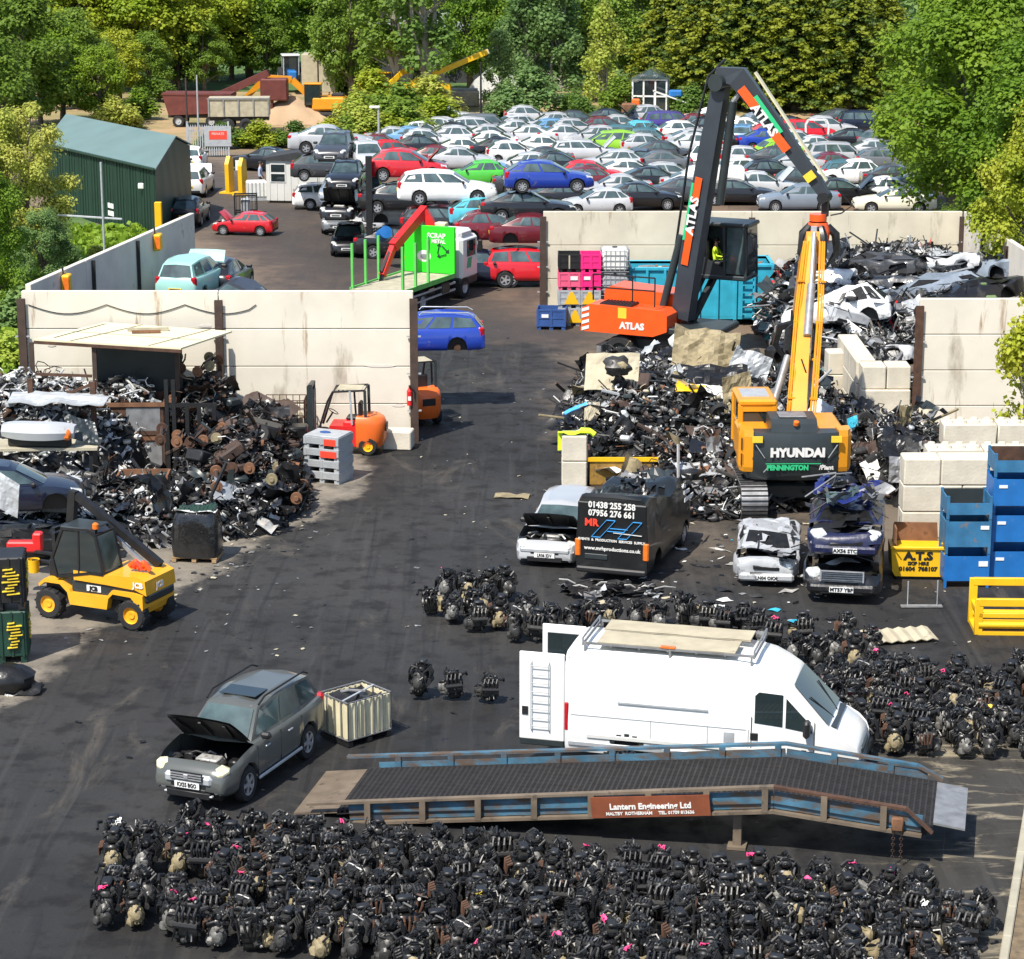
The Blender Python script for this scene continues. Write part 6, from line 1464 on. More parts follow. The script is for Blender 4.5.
# yellow lettered skip
r = empty('yellow_skip', G(919, 581) + V((0, .6, 0)), R(-3)); tag(r, 'yellow tipping skip with black lettering in front of the pale concrete blocks', 'skip')
q = MB(); q.prism([(-.60, .10), (.60, .10), (.68, .25), (.72, .86), (-.72, .86), (-.68, .25)], -.52, .45, M['yellow'])
q.box((0, -.52, .88), (1.5, .10, .09), M['yellow'], ch=.02); q.box((0, -.03, .06), (1.1, .8, .12), M['black']); q.build('bin', r)
q = MB(); q.prism([(-.60, .86), (.60, .86), (.56, 1.36), (-.58, 1.36)], .30, .36, M['rustlight']); q.prism([(-.62, .86), (-.56, .86), (-.56, 1.34), (-.6, 1.34)], -.3, .3, M['rustlight']); q.build('tilted_hopper', r)
q = MB(); q.text('A.T.S', .30, M['ink'], (0, -.525, .66), (1, 0, 0), (0, 0, 1), bold=.016, sx=1.15); q.text('SKIP HIRE', .13, M['ink'], (0, -.525, .46), (1, 0, 0), (0, 0, 1), bold=.006); q.text('01604  768107', .15, M['ink'], (0, -.525, .31), (1, 0, 0), (0, 0, 1), bold=.008, sx=1.1); q.build('lettering', r)
# yellow welded frame
r = empty('welded_stillage', G(1000, 633) + V((.6, .4, 0)), R(-2)); tag(r, 'bright yellow welded steel frame by the rows of engines', 'frame')
q = MB(); W = 2.3
for y, h in ((-.55, .92), (.45, 1.16)):
    for x in (-W / 2, W / 2): q.box((x, y, h / 2), (.20, .10, h), M['yellow'], ch=.01)
    q.box((0, y, h - .09), (W, .12, .19), M['yellow'], ch=.01); q.box((0, y, .50), (W, .10, .12), M['yellow'], ch=.01); q.cyl((-W / 2, y, .25), (W / 2, y, .25), .09, M['yellow'], 10); q.box((0, y, .04), (W, .12, .08), M['yellow'])
for x in (-W / 2, W / 2): q.box((x, -.05, .05), (.16, .9, .1), M['yellow']); q.box((x, -.05, .55), (.10, .9, .1), M['yellow'])
q.build('bars', r)
# dark green bins at the left edge
def bin_(z, label, mat):
    r = empty('plastic_bin', G(4, 664) + V((-.1, .5, z)), R(8)); tag(r, label, 'bin', 'plastic bins at the left edge'); q = MB(); q.box((0, 0, .72), (1.2, 1.0, 1.12), M[mat], ch=.03)
    for i in range(5): q.box((-.5 + i * .25, -.51, .72), (.05, .04, 1.1), M[mat]); q.box((.61, -.4 + i * .2, .72), (.04, .05, 1.1), M[mat])
    q.build('box', r); q = MB()
    for x in (-.5, 0, .5): q.box((x, 0, .08), (.14, .96, .16), M[mat])
    q.build('skid', r)
    q = MB(); rr_ = random.Random(int(z * 10)); 
    for i in range(9): q.beam((.605 - 0, -.1 + rr_.uniform(-.15, .2), .45 + i * .07), (.63, -.1 + rr_.uniform(.1, .35), .47 + i * .07), .02, .08, M['yellowtag'], up=(1, 0, 0)); q.beam((.15 + rr_.uniform(-.1, .1), -.535, .40 + i * .075), (.42 + rr_.uniform(-.1, .1), -.535, .42 + i * .075), .02, .09, M['yellowtag'], up=(0, 1, 0))
    q.build('paint_mark', r)
M['bingreen'] = pm('dark_green_plastic', (.01, .045, .03), .5, 0, .2, 3)
bin_(0, 'lower dark green plastic bin with a yellow paint mark', 'bingreen'); bin_(1.32, 'upper black plastic bin with a yellow paint mark', 'black')
q = MB(); q.ball((0, 0, .25), (.75, .5, .38), M['bag'], 16, 10, .12, 3); q.sheet((.5, -.2, .12), (.8, 0, .05), (0, .5, .1), M['bag'], 5, 4, .08, random.Random(4)); one(q, 'black_sack', 'torn black sack lying on the pale ground below the bins', 'sack', G(4, 690))
# black wrapped pallet load
r = empty('wrapped_pallet', G(196, 563) + V((0, .5, 0)), R(-6)); tag(r, 'pallet load in shiny black stretch wrap at the edge of the scrap heap', 'pallet load')
q = MB(); pallet(q, 1.25, 1.05, M['wood'], .14); q.build('pallet', r)
q = MB(); rings = []; rr_ = random.Random(9)
for z, k in ((.14, .98), (.4, 1.03), (.7, 1.0), (1.0, .97), (1.25, .90), (1.36, .8)):
    ring = []
    for i in range(24):
        an = 2 * math.pi * i / 24; cx, sx = math.cos(an), math.sin(an); k2 = k + rr_.uniform(-.02, .02); ring.append((.64 * k2 * sgn(cx) * abs(cx) ** .35, .54 * k2 * sgn(sx) * abs(sx) ** .35, z + rr_.uniform(-.02, .02)))
    rings.append(ring)
q.loft(rings, M['wrap'], True, True, True); q.build('wrapped_load', r)
q = MB(); q.sheet((0, .05, 1.40), (1.0, 0, .02), (0, .7, .03), M['shedgreen'], 6, 5, .05, rr_); q.sheet((0, -.1, 1.36), (1.1, 0, .0), (0, .5, -.1), M['ibcwhite'], 6, 3, .04, rr_); q.build('torn_cover', r)

# ------------------------------------------------------------------ scrap heaps
def heap(name, label, bumps, bbox, n, pal, smin=.12, smax=.5, seed=1, floor=-.05, mat=None, tall=1.0, clip=None, nbig=0, bigpal=('black', 'charcoal', 'steel', 'iron')):
    q = random.Random(seed); mb = MB()
    def h(x, y):
        v = floor
        for (bx, by, bh, rx, ry) in bumps:
            d = ((x - bx) / rx) ** 2 + ((y - by) / ry) ** 2
            if d < 1: v = max(v, bh * (1 - d) ** .55)
        if clip and not clip(x, y): return floor
        return v + (.16 * noise.noise(V((x * 1.3, y * 1.3, seed))) + .10 * noise.noise(V((x * 3, y * 3, seed))) if v > .05 else 0)
    x0, x1, y0, y1 = bbox; st = .3; nx = int((x1 - x0) / st) + 1; ny = int((y1 - y0) / st) + 1
    vs = [(x0 + i * st, y0 + j * st, h(x0 + i * st, y0 + j * st) - .15) for j in range(ny) for i in range(nx)]
    mb.add(vs, [(j * nx + i, j * nx + i + 1, (j + 1) * nx + i + 1, (j + 1) * nx + i) for j in range(ny - 1) for i in range(nx - 1)], mat or M['iron'])
    names = [k for k, w_ in pal for _ in range(w_)]; c = 0; tries = 0
    while c < n and tries < n * 8:
        tries += 1; x, y = q.uniform(x0, x1), q.uniform(y0, y1); z = h(x, y)
        if z < .08: continue
        c += 1; s = lerp(smin, smax, q.random() ** 2.2); m = M[q.choice(names)]; p = V((x, y, z + q.uniform(-.12, .14) * tall))
        u = V((q.gauss(0, 1), q.gauss(0, 1), q.gauss(0, .6))).normalized(); v = u.cross(V((q.gauss(0, 1), q.gauss(0, 1), q.gauss(0, 1)))).normalized(); k = q.random()
        if k < .25: mb.sheet(p, u * s * 1.3, v * s * q.uniform(.3, .8), m, 4, 2, s * .22, q)
        elif k < .56: mb.tube([p - u * s, p + v * s * q.uniform(-.3, .3), p + u * s * 1.1 + v * s * q.uniform(-.5, .5)], q.uniform(.012, .042), m, 5)
        elif k < .74: mb.box(p, (s * q.uniform(.3, .9), s * q.uniform(.3, .7), s * q.uniform(.15, .5)), m, rot=u.to_track_quat('X', 'Z').to_matrix(), ch=.03)
        elif k < .86: mb.ball(p, (s * .35, s * .3, s * .25), m, 7, 5, .3, q.random())
        elif k < .93: mb.lathe([(s * .22, -.04), (s * .40, -.04), (s * .42, 0), (s * .40, .04), (s * .22, .04), (s * .22, -.04)], p, u, m, 12)
        else:
            w_ = v.cross(u); pts = [p + u * (s * .7 * math.cos(t_ * .9)) + v * (s * .7 * math.sin(t_ * .9)) + w_ * (.05 * t_) for t_ in range(8)]; mb.tube(pts, .016, m, 4)
    c = 0
    while c < nbig:
        x, y = q.uniform(x0, x1), q.uniform(y0, y1); z = h(x, y)
        if z < .35: continue
        c += 1; p = V((x, y, z + q.uniform(.0, .15))); m = M[q.choice(bigpal)]; k = q.random(); s = q.uniform(.5, 1.25)
        u = V((q.gauss(0, 1), q.gauss(0, 1), q.gauss(0, .45))).normalized(); v = u.cross(V((q.gauss(0, .6), q.gauss(0, .6), 1))).normalized()
        if k < .55: mb.sheet(p, u * s * 1.5, v * s * q.uniform(.5, .9), m, 7, 5, s * .11, q)
        elif k < .75: mb.tube([p - u * s * 1.2, p - u * s * .3 + v * s * q.uniform(-.3, .3), p + u * s * 1.3], q.uniform(.03, .07), m, 6)
        elif k < .86: mb.lathe([(.17, -.09), (.29, -.10), (.32, -.05), (.32, .05), (.29, .10), (.17, .09)], p, u + V((0, 0, .7)), M['tyre'], 16); mb.lathe([(0, .02), (.17, .06)], p, u + V((0, 0, .7)), M['alloymid'], 12)
        else: mb.box(p, (s * .8, s * .55, s * .3), m, rot=u.to_track_quat('X', 'Z').to_matrix(), ch=.05)
    o = one(mb, name, label, 'scrap', kind='stuff'); return h
DARK = [('iron', 8), ('black', 7), ('alloydark', 6), ('steel', 2), ('charcoal', 3), ('alloymid', 3), ('alloy', 1), ('hose', 3), ('brownsteel', 1)]
MIX = DARK + [('galv', 1), ('ibcwhite', 1), ('timber', 1), ('rustlight', 1)]
gx = lambda px, Y: AT(px, 480, Y).x
hM = heap('scrap_heap', 'big heap of mixed crushed metal around and behind the yellow excavator', [(gx(640, 77), 77.5, 2.3, 2.9, 5.4), (gx(625, 82), 82, 1.9, 1.9, 4.6), (gx(690, 83), 82, 2.0, 3.0, 5), (gx(740, 76), 77, 1.7, 4.0, 8.5), (gx(700, 72), 71.5, .8, 2.6, 3.8), (gx(765, 80), 80, 1.6, 3.2, 4.5), (gx(855, 75), 75.2, 1.3, 1.9, 5.2), (gx(905, 73), 72.5, 1.9, 1.6, 3.6)], (1.6, 14.2, 67.5, 90), 9500, MIX, .09, .5, 3, nbig=190, bigpal=('black', 'charcoal', 'iron', 'alloydark', 'galv', 'steel', 'ibcwhite', 'alloytan', 'bag', 'blackgloss', 'brownsteel'))
hR = heap('car_scrap_heap', 'tall heap of crushed car bodies against the back wall', [(13.3, 97, 3.0, 3.2, 6.5), (16, 97.5, 3.1, 4.0, 7.5), (13.5, 92, 2.7, 3.4, 5), (gx(828, 93), 94, 3.1, 1.8, 7.5), (gx(845, 88), 88.5, 2.2, 2.3, 6.0), (15.5, 90, 2.6, 3.2, 7)], (8.2, 20.5, 81, 101.4), 8200, DARK + [('galv', 4), ('ibcwhite', 2), ('alloymid', 4), ('cratefade', 0), ('steel', 3), ('alloy', 2)], .2, .85, 5, clip=lambda x, y: x < 18.4 - (101.5 - y) * -.13, nbig=210, bigpal=('black', 'blackgloss', 'iron', 'galv', 'galv', 'steel', 'steel', 'ibcwhite', 'charcoal', 'red', 'shedroof'))
hA = heap('axle_heap', 'heap of old axles, shafts and suspension parts beside the rusty boxes', [(gx(238, 71.5), 72, 1.75, 1.9, 3.1), (gx(208, 74.6), 75.2, 2.7, 1.2, 1.9), (gx(276, 69), 69.6, .7, 1.0, 2.2), (gx(262, 73.5), 74.2, 1.9, 1.2, 2.2)], (-12.8, -5.6, 66, 77.3), 2700, DARK + [('rust', 3), ('rustlight', 1), ('brownsteel', 4), ('iron', 6)], .10, .42, 7, nbig=70, bigpal=('brownsteel', 'charcoal', 'iron', 'black', 'iron'))
hE = heap('engine_part_heap', 'low heap of engine castings and car parts along the pale ground edge', [(gx(222, 67.5), 67.6, .8, 1.9, 1.9), (gx(165, 66.5), 67.2, .9, 2.6, 2.4), (gx(80, 67), 67.6, 1.1, 3.4, 3.0), (gx(110, 70), 69.4, .8, 2.8, 2.4)], (-17, -5.6, 63, 73), 2500, DARK + [('alloy', 4), ('galv', 2), ('ibcwhite', 1), ('rust', 2), ('alloydark', 3)], .12, .45, 9, nbig=70, bigpal=('black', 'iron', 'charcoal', 'galv', 'alloymid', 'blackgloss'))
hL = heap('alloy_heap', 'pale heap of cast aluminium parts under the plywood roof', [(gx(30, 74), 74.2, 2.9, 4.0, 2.6), (gx(125, 74.5), 74.8, 2.6, 1.6, 1.5), (gx(-20, 72), 73, 2.6, 4, 2.4)], (-19, -8.6, 71, 77.3), 2600, [('alloy', 8), ('galv', 5), ('ibcwhite', 1), ('alloydark', 3), ('iron', 3), ('black', 2), ('rust', 2)], .12, .45, 11)
# single axles laid on the heap with their rusty discs toward us
for i, (px, py, z) in enumerate(((177, 462, 2.05), (187, 456, 2.9), (203, 458, 2.85), (215, 455, 2.95), (182, 492, 1.62), (195, 492, 1.60), (208, 491, 1.62), (221, 490, 1.66), (221, 520, 1.05), (236, 502, 1.1), (253, 502, 1.1), (275, 510, 1.0), (299, 514, .55), (166, 492, 1.66))):
    p = G(px, py); q = MB(); rr_ = random.Random(i); d = V((rr_.uniform(-.3, .45), 1, rr_.uniform(-.12, .1))).normalized()
    q.tube([(0, 0, 0), d * .7, d * 1.4], .055, M['brownsteel'], 7); q.tube([d * .15, d * .15 + V((.15, 0, .25)), d * .6 + V((.2, 0, .3))], .03, M['iron'], 5)
    ax = q.build('axle', None, (p.x, p.y - .75, z + .12)); tag(ax, f'scrap axle with a {"rusty" if i % 3 else "tan"} disc, {ORD[i]} of those laid end-on along the heap', 'axle', 'scrap axles with rusty discs facing out')
    for k in (0, 1.4):
        q = MB(); m_ = M[['rustlight', 'rust', 'rustlight', 'alloytan'][i % 4]]; q.lathe([(0, -.06), (.07, -.06), (.08, -.02), (.17, -.02), (.175, .05), (0, .05)], d * k, d, m_, 16); q.build('brake_disc', ax)
# larger bent panels lying on the big heap
def ONH(px, py, up=.22):
    for k in range(260):
        p = AT(px, py, 69 + k * .12)
        if p.z < hM(p.x, p.y) + up: return p
    return G(px, py)
def big_sheet(name, cat, label, c, u, v, mat, amp=.07, color=None, n=6, seed=1):
    q = MB(); rr_ = random.Random(seed); q.sheet((0, 0, 0), u, v, M[mat], 13, 11, amp * .10, rr_); nn_ = V(u).cross(V(v)).normalized(); o_ = V((seed * 3.7, seed * 1.3, 0)); q.warp(lambda p: V(p) + nn_ * (amp * 2.6 * noise.noise(V(p) * 1.6 + o_) + amp * 1.1 * abs(noise.noise(V(p) * 4.2 + o_))))
    o = q.build(name, None, c, None, color); 
    sm_ = o.modifiers.new('thickness', 'SOLIDIFY'); sm_.thickness = .025
    return tag(o, label, cat)
big_sheet('scrap_sheet', 'sheet metal', 'cream square panel with a torn hole at the top of the heap', ONH(612, 372, .5), (1.7, -.3, .1), (.1, .9, 1.0), 'board', .05, seed=2)
q = MB(); q.ball((0, 0, 0), (.45, .3, .3), M['alloydark'], 10, 8, .25, 2); q.ball((.1, -.2, .05), (.2, .12, .14), M['alloytan'], 8, 6, .2, 3); one(q, 'torn_seat', 'dark torn lump sitting in the cream square panel', 'scrap piece', ONH(618, 366, .9))
big_sheet('crumpled_bodyshell', 'scrap piece', 'big tan crumpled car underside at the very top of the heap', ONH(706, 350, .7), (2.2, -.2, -.3), (.2, 1.2, 1.1), 'alloytan', .14, seed=5)
big_sheet('black_carpet', 'carpet', 'black car carpet draped below the tan crumpled underside', ONH(712, 378, .35), (2.3, -.2, -.2), (.1, 1.0, .7), 'bag', .10, seed=6)
big_sheet('scrap_sheet', 'sheet metal', 'bright silver folded body panel at the right of the heap top', ONH(750, 368, .5), (1.3, .2, -.4), (.4, .9, .9), 'galv', .14, seed=7)
big_sheet('scrap_wing', 'car wing', 'olive car wing standing behind the excavator cab', ONH(738, 396, .6), (.9, .2, .2), (-.1, .4, 1.3), 'alloytan', .10, seed=8)
big_sheet('scrap_sheet', 'sheet metal', 'white sheet half buried left of the yellow boom', ONH(705, 392, .3), (1.2, 0, -.15), (.1, .6, .3), 'ibcwhite', .06, seed=9)
big_sheet('scrap_sheet', 'sheet metal', 'small yellow panel half buried in the heap', ONH(690, 388, .3), (.9, 0, -.1), (.1, .4, .2), 'yellow', .04, seed=10)
big_sheet('plastic_strip', 'plastic strip', 'sky blue plastic strip sticking out at the left of the heap', ONH(576, 408, .5), (.75, .1, .28), (-.02, .16, .06), 'sign_blue', .03, seed=11)
for i, (px, py, Y, u, v, mt, lb) in enumerate(((592, 415, 78, (.5, .3, .2), (0, .5, .5), 'board', 'cream plastic lump at the left edge of the heap'), (655, 402, 78, (.9, .1, .5), (.1, .2, .08), 'black', 'long black strip across the heap'), (700, 470, 71.5, (1.3, .2, .05), (-.2, .9, .2), 'galv', 'pale silver bonnet flat on the scrap behind the lettered van'), (715, 490, 70, (1.2, .3, .0), (-.2, .7, .15), 'steel', 'dull grey car wing behind the lettered van'), (733, 402, 77.5, (1.6, -.1, .05), (0, .12, .1), 'charcoal', 'dark grey beam lying across the heap'), (865, 452, 73, (.8, .3, .2), (0, .5, .5), 'maroon' if False else 'brownsteel', 'dark red crumpled panel by the concrete blocks'), (872, 470, 72, (.5, .2, .2), (-.2, .4, .6), 'ibcwhite', 'white crumpled panel by the concrete blocks'), (907, 446, 73.5, (1.5, .1, .1), (0, .8, .4), 'bag', 'black sheeting on the scrap beside the concrete blocks'), (905, 470, 72, (1.0, .2, -.1), (0, .3, .7), 'steel', 'bent grey panel under the black sheeting'), (890, 368, 83, (.5, .1, .35), (-.3, .1, .5), 'digger', 'orange yellow box leaning at the end of the right wall'), (853, 425, 75, (.35, .1, .1), (0, .1, .5), 'cratefade' if False else 'turq', 'pale green plastic piece right of the yellow boom'))):
    big_sheet('scrap_sheet', 'sheet metal', lb, ONH(px, py), u, v, mt, .07, seed=20 + i)
q = MB(); q.prism([(0, 0), (2.0, 0), (2.0, .85), (0, .85)], 0, .06, M['rust']); q.prism([(-.1, .78), (2.1, .78), (2.1, .9), (-.1, .9)], -.06, .04, M['yellow']); q.prism([(.02, .05), (1.98, .05), (1.98, .75), (.02, .75)], -.012, -.002, pm('rusty_yellow_skip', (.30, .17, .03), .7, 0, .3, 3, dirt=((.07, .035, .02), .5, 2)))
for x in (0, 1.94): q.box((x + .03, .9, .45), (.06, 1.8, .9), M['rust'])
one(q, 'rusty_skip', 'rusty yellow skip at the foot of the scrap heap behind the lettered van', 'skip', G(589, 486))
q = MB(); q.sheet((0, 0, 0), (1.0, 0, .02), (0, .5, 0), M['hivis'], 6, 4, .04, random.Random(2)); q.sheet((-.45, -.15, -.25), (.12, 0, .02), (0, .1, .55), M['hivis'], 3, 4, .04, random.Random(3)); q.tube([(.2, 0, .05), (.45, -.1, .06), (.62, -.15, -.05)], .09, M['hivis'], 8)
o = one(q, 'hi_vis_coat', 'bright yellow hi-vis coat draped over the square block', 'coat', G(574, 484) + V((0, -.1, 1.66)))

# crushed cars in the tall heap
for i, (kd, sd, cn, px, py, Y, rz, tl, sq, lb) in enumerate((
    ('hatchback', 1, 'white', 838, 322, 87.5, 168, (.05, .10), .95, 'nearly whole white hatchback lying on the crushed cars behind the boom'),
    ('hatchback', 3, 'silver', 868, 355, 85.5, 150, (.5, .2), .4, 'folded silver car body below the white hatchback'),
    ('saloon', 5, 'steel', 838, 385, 84.5, 160, (.15, .1), .3, 'flattened grey car low in the heap behind the boom'),
    ('estate', 7, 'black', 850, 300, 90, 185, (-.1, .1), .3, 'flattened black estate above the white hatchback'),
    ('saloon', 9, 'white', 845, 272, 93, 240, (.1, -.2), .3, 'crushed white saloon under the hanging grab'),
    ('hatchback', 11, 'charcoal', 876, 260, 95, 150, (.2, .1), .5, 'crushed dark grey car at the top of the heap by the back wall'),
    ('saloon', 13, 'charcoal', 872, 282, 92, 160, (.2, .1), .6, 'flattened dark green grey saloon in the middle of the tall heap'),
    ('estate', 15, 'steel', 925, 285, 91, 190, (.15, .12), .5, 'crumpled blue grey estate resting above the right wall'),
    ('hatchback', 17, 'silver', 940, 262, 95.5, 150, (.4, .2), .6, 'crushed silver car near the corner of the back walls'),
    ('saloon', 19, 'grey', 910, 264, 96, 160, (0, .1), .3, 'crushed grey saloon right of the dark grey wreck'),
    ('hatchback', 21, 'steel', 985, 264, 95, 130, (.3, .1), .6, 'crushed pale blue grey car against the side wall'),
    ('saloon', 23, 'black', 970, 290, 90, 205, (.3, .1), .55, 'flattened black car just above the right wall'),
    ('hatchback', 25, 'silver', 824, 306, 88, 110, (.3, .1), .35, 'crumpled silver car left of the yellow boom in the tall heap'),
    ('saloon', 27, 'black', 826, 345, 86, 130, (.1, .1), .3, 'flattened black saloon behind the yellow boom'),
    ('hatchback', 29, 'charcoal', 822, 258, 95, 250, (.1, .3), .4, 'dark crushed hatchback at the left end of the tall heap'))):
    crushed(kd, sd, COL[cn], AT(px, py, Y) + V((0, 0, -.85 if i else -.15)), R(rz), lb, tl, sq, .17 if i else .04)
q = MB(); q.box((0, 0, 0), (1.5, 1.0, .7), pm('olive_green_paint', (.10, .17, .06), .6, 0, .2, 2, dirt=((.2, .15, .1), .2, 2)), ch=.06); q.box((.1, 0, .55), (.6, .6, .5), M['shedgreen'] if False else q.mats[0], ch=.05); one(q, 'green_machine_casing', 'olive green machine casing lying above the right wall', 'machine casing', AT(975, 292, 90) + V((0, 0, -.4)))

# ------------------------------------------------------------------ the shelter and boxes on the left
r = empty('scrap_shelter', G(110, 455)); tag(r, 'open shelter with a pale plywood roof over the aluminium scrap', 'shelter'); r.location.z = 0
o3 = V(r.location); zr = 4.0
cs = [G(34, 339, zr), G(181, 348, zr), G(232, 331, zr - .02), G(106, 321, zr)]
for c_ in cs: c_.y = min(c_.y, 77.7)
q = MB(); A = [c_ - o3 for c_ in cs]; B = [a - V((0, 0, .05)) for a in A]; q.add(A + B, [(0, 1, 2, 3), (7, 6, 5, 4), (0, 4, 5, 1), (1, 5, 6, 2), (2, 6, 7, 3), (3, 7, 4, 0)], pm('plywood', (.68, .63, .42), .7, 0, .06, 1.5, dirt=((.4, .33, .2), .08, 2)))
q.beam(A[0] - V((0, 0, .1)), A[1] - V((0, 0, .1)), .06, .10, M['rust']); q.beam(A[0].lerp(A[3], .9) + V((.25, 0, .012)), A[0] + V((.6, .2, .012)), .03, .01, M['joint'])
for t0, t1 in ((.25, .30), (.78, .83)): q.beam(A[0].lerp(A[1], t0) + V((0, .02, .014)), A[3].lerp(A[2], t1) + V((0, -.02, .014)), .05, .012, M['timber'])
q.beam(A[0].lerp(A[3], .45) + V((.1, 0, .006)), A[1].lerp(A[2], .45) + V((-.1, 0, .006)), .02, .004, M['joint'])
q.build('roof', r)
q = MB(); c_ = G(140, 331, zr) - o3; q.beam(c_ + V((-.4, 0, .05)), c_ + V((.9, .1, .05)), .14, .1, M['timber']); q.beam(c_ + V((-.2, -.4, .05)), c_ + V((.7, -.3, .05)), .12, .08, M['rustlight']); q.build('timber_batten', r)
for px, Y, h in ((36, 74.8, 3.9), (98, 74.4, 3.85), (180, 74.6, 3.85), (222, 77.4, 3.9)):
    q = MB(); p = AT(px, 440, Y); q.beam((p.x - o3.x, p.y - o3.y, 0), (p.x - o3.x, p.y - o3.y, h), .14, .12, M['brownsteel'], up=(0, 1, 0)); q.build('post', r)
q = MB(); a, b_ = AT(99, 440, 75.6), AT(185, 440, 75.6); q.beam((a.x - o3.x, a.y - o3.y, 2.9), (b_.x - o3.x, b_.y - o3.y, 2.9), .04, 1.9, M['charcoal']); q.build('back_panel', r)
def stub_frame(px, Y, z0, z1, label):
    q = MB(); p = AT(px, 440, Y); q.beam((p.x, p.y, 0), (p.x, p.y, z1), .16, .14, M['rust'], up=(0, 1, 0)); one(q, 'steel_upright', label, 'post', group='rusty uprights in the aluminium heap')
stub_frame(33, 72.6, 0, 3.2, 'rusty upright at the left end of the aluminium heap'); stub_frame(95, 72.6, 0, 3.1, 'rusty upright between the aluminium heap and rusty box')
q = MB(); a, b_ = AT(36, 374, 72.6), AT(92, 376, 72.6); q.beam(a, b_, .08, .08, M['rust']); a, b_ = AT(38, 405, 72.6), AT(92, 384, 72.6); q.beam(a, b_, .1, .08, M['rust']); one(q, 'rusty_bar', 'rusty cross bars between the two uprights', 'bar')
def rust_box(px, py, z, W, D, H, label, mat='rust', front=None):
    q = MB(); t_ = .06
    for s in (-1, 1): q.box((0, s * D / 2, H / 2), (W, t_, H), M[mat]); q.box((s * W / 2, 0, H / 2), (t_, D, H), M[mat])
    q.box((0, 0, .1), (W, D, .05), M[mat]); q.box((0, -D / 2 - .04, H - .06), (W + .1, .1, .12), M['rustlight']); q.box((0, -D / 2 - .04, .08), (W + .1, .1, .12), M[mat])
    if front: q.box((W * .2, -D / 2 - .035, H * .5), (W * .5, .02, H * .7), M[front])
    p = G(px, py); one(q, 'rusty_box', label, 'scrap box', (p.x, p.y + D / 2, z), R(2))
rust_box(133, 472, 0, 2.0, 1.6, 1.15, 'lower rusty steel box below the aluminium scrap', 'brownsteel', 'steel'); rust_box(131, 472, 1.17, 2.1, 1.6, 1.05, 'upper rusty steel box filled with aluminium scrap', 'rust', 'steel')
rust_box(142, 512, .25, 1.45, 1.0, .8, 'small orange rust box half buried in engine parts', 'rustlight')
q = MB()
for px in (168, 175, 188, 200, 215): p = AT(px, 440, 73.4); q.beam((p.x, p.y, 0), (p.x, p.y, 2.2 if px > 180 else 3.0), .12, .12, M['black'], up=(0, 1, 0))
a, b_ = AT(166, 440, 73.4), AT(218, 440, 73.4); q.beam((a.x, a.y, 2.2), (b_.x, b_.y, 2.2), .1, .12, M['black']); one(q, 'axle_rack', 'black steel rack holding up the rusty axles', 'rack')
q = MB(); a, b_ = AT(65, 488, 68), AT(156, 476, 70); q.tube([a, b_], .07, M['ibcwhite'], 8); one(q, 'white_pipe', 'long white pipe lying across the heap behind the telescopic forklift', 'pipe')
# bench with a silver bumper
q = MB(); p = AT(45, 440, 70); 
q.box((0, 0, 1.75), (3.2, 1.3, .08), M['timber']); 
for x in (-1.4, 1.4): q.box((x, 0, .85), (.12, 1.1, 1.7), M['black'])
one(q, 'scrap_bench', 'grey plank bench carrying the silver car front', 'bench', (p.x, p.y, 0), R(3))
q = MB(); pts = []; 
rings = []
for i in range(13):
    t_ = (i - 6) / 6; x = .95 * t_; y = -.28 * (1 - abs(t_) ** 2.2); hh = .24 * (1 - .35 * abs(t_) ** 3); rings.append([(x, y - .05, -hh * .3), (x, y - .10, hh * .3), (x, y, hh), (x, y + .22, hh * 1.05), (x, y + .20, hh * .9), (x, y + .04, hh * .2)])
q.loft(rings, M['paint'], True, True, True); q.box((0, .1, -.12), (1.6, .35, .28), M['black'], ch=.05); q.box((.78, -.10, .02), (.22, .18, .2), M['amber'], ch=.05)
one(q, 'car_bumper', 'silver car front with an amber lamp on the plank bench', 'bumper', (p.x - .1, p.y - .45, 2.18), R(-6), color=COL['silver']); bpy.data.objects['car_bumper'].scale = (1.15, 1.2, 1.6)
big_sheet('scrap_wing', 'car wing', 'dark grey car wing leaning beside the silver car front', (p.x + 1.1, p.y, 2.2), (.9, .1, -.3), (-.2, .4, .7), 'charcoal', .10, seed=41)
big_sheet('car_bonnet', 'bonnet', 'long pale bonnet lying on top at the left end of the aluminium heap', AT(58, 399, 72.2), (3.0, -.1, -.08), (.1, .8, .15), 'galv', .05, seed=42)
# navy car on a flattened one at the left edge
crushed('saloon', 31, COL['black'], (G(20, 566).x, G(20, 566).y + .6, .05), R(12), 'flattened black car under the navy car at the left edge', (0, 0), .3, .08, group=None)
rN = make_car('hatchback', COL['navy'], (G(8, 566).x, G(8, 566).y + .8, 1.28), R(10), 'navy car resting on a flattened black one at the left edge', 'navy_car', wheels=False)
big_sheet('scrap_sheet', 'sheet metal', 'pale silver panel hanging over the side of the navy car', AT(3, 492, 61.5), (.8, -.1, -.5), (.1, .05, .9), 'galv', .04, seed=44)
q = MB(); q.box((0, 0, 0), (.75, .3, .28), M['red'], ch=.04); q.box((.42, 0, .12), (.24, .32, .5), M['red'], ch=.04); one(q, 'red_plastic_box', 'bright red plastic box between the bins and the yellow forklift', 'box', AT(22, 546, 60.4))
q = MB(); q.lathe([(.0, 0), (.13, 0), (.16, .34), (.15, .34), (.12, .03)], (0, 0, 0), (0, 0, 1), M['yellow'], 14); one(q, 'yellow_bucket', 'small yellow bucket beside the front of the yellow forklift', 'bucket', AT(34, 572, 59.2))
q = MB()
for i in range(4): q.tube([(-.2 + i * .1, 0, 0), (-.1 + i * .12, .05 * (-1) ** i, .16), (.05 + i * .11, .0, .05), (.1 + i * .1, -.1, 0)], .07, M['sign_red'] if i == 2 else M['orange'], 7)
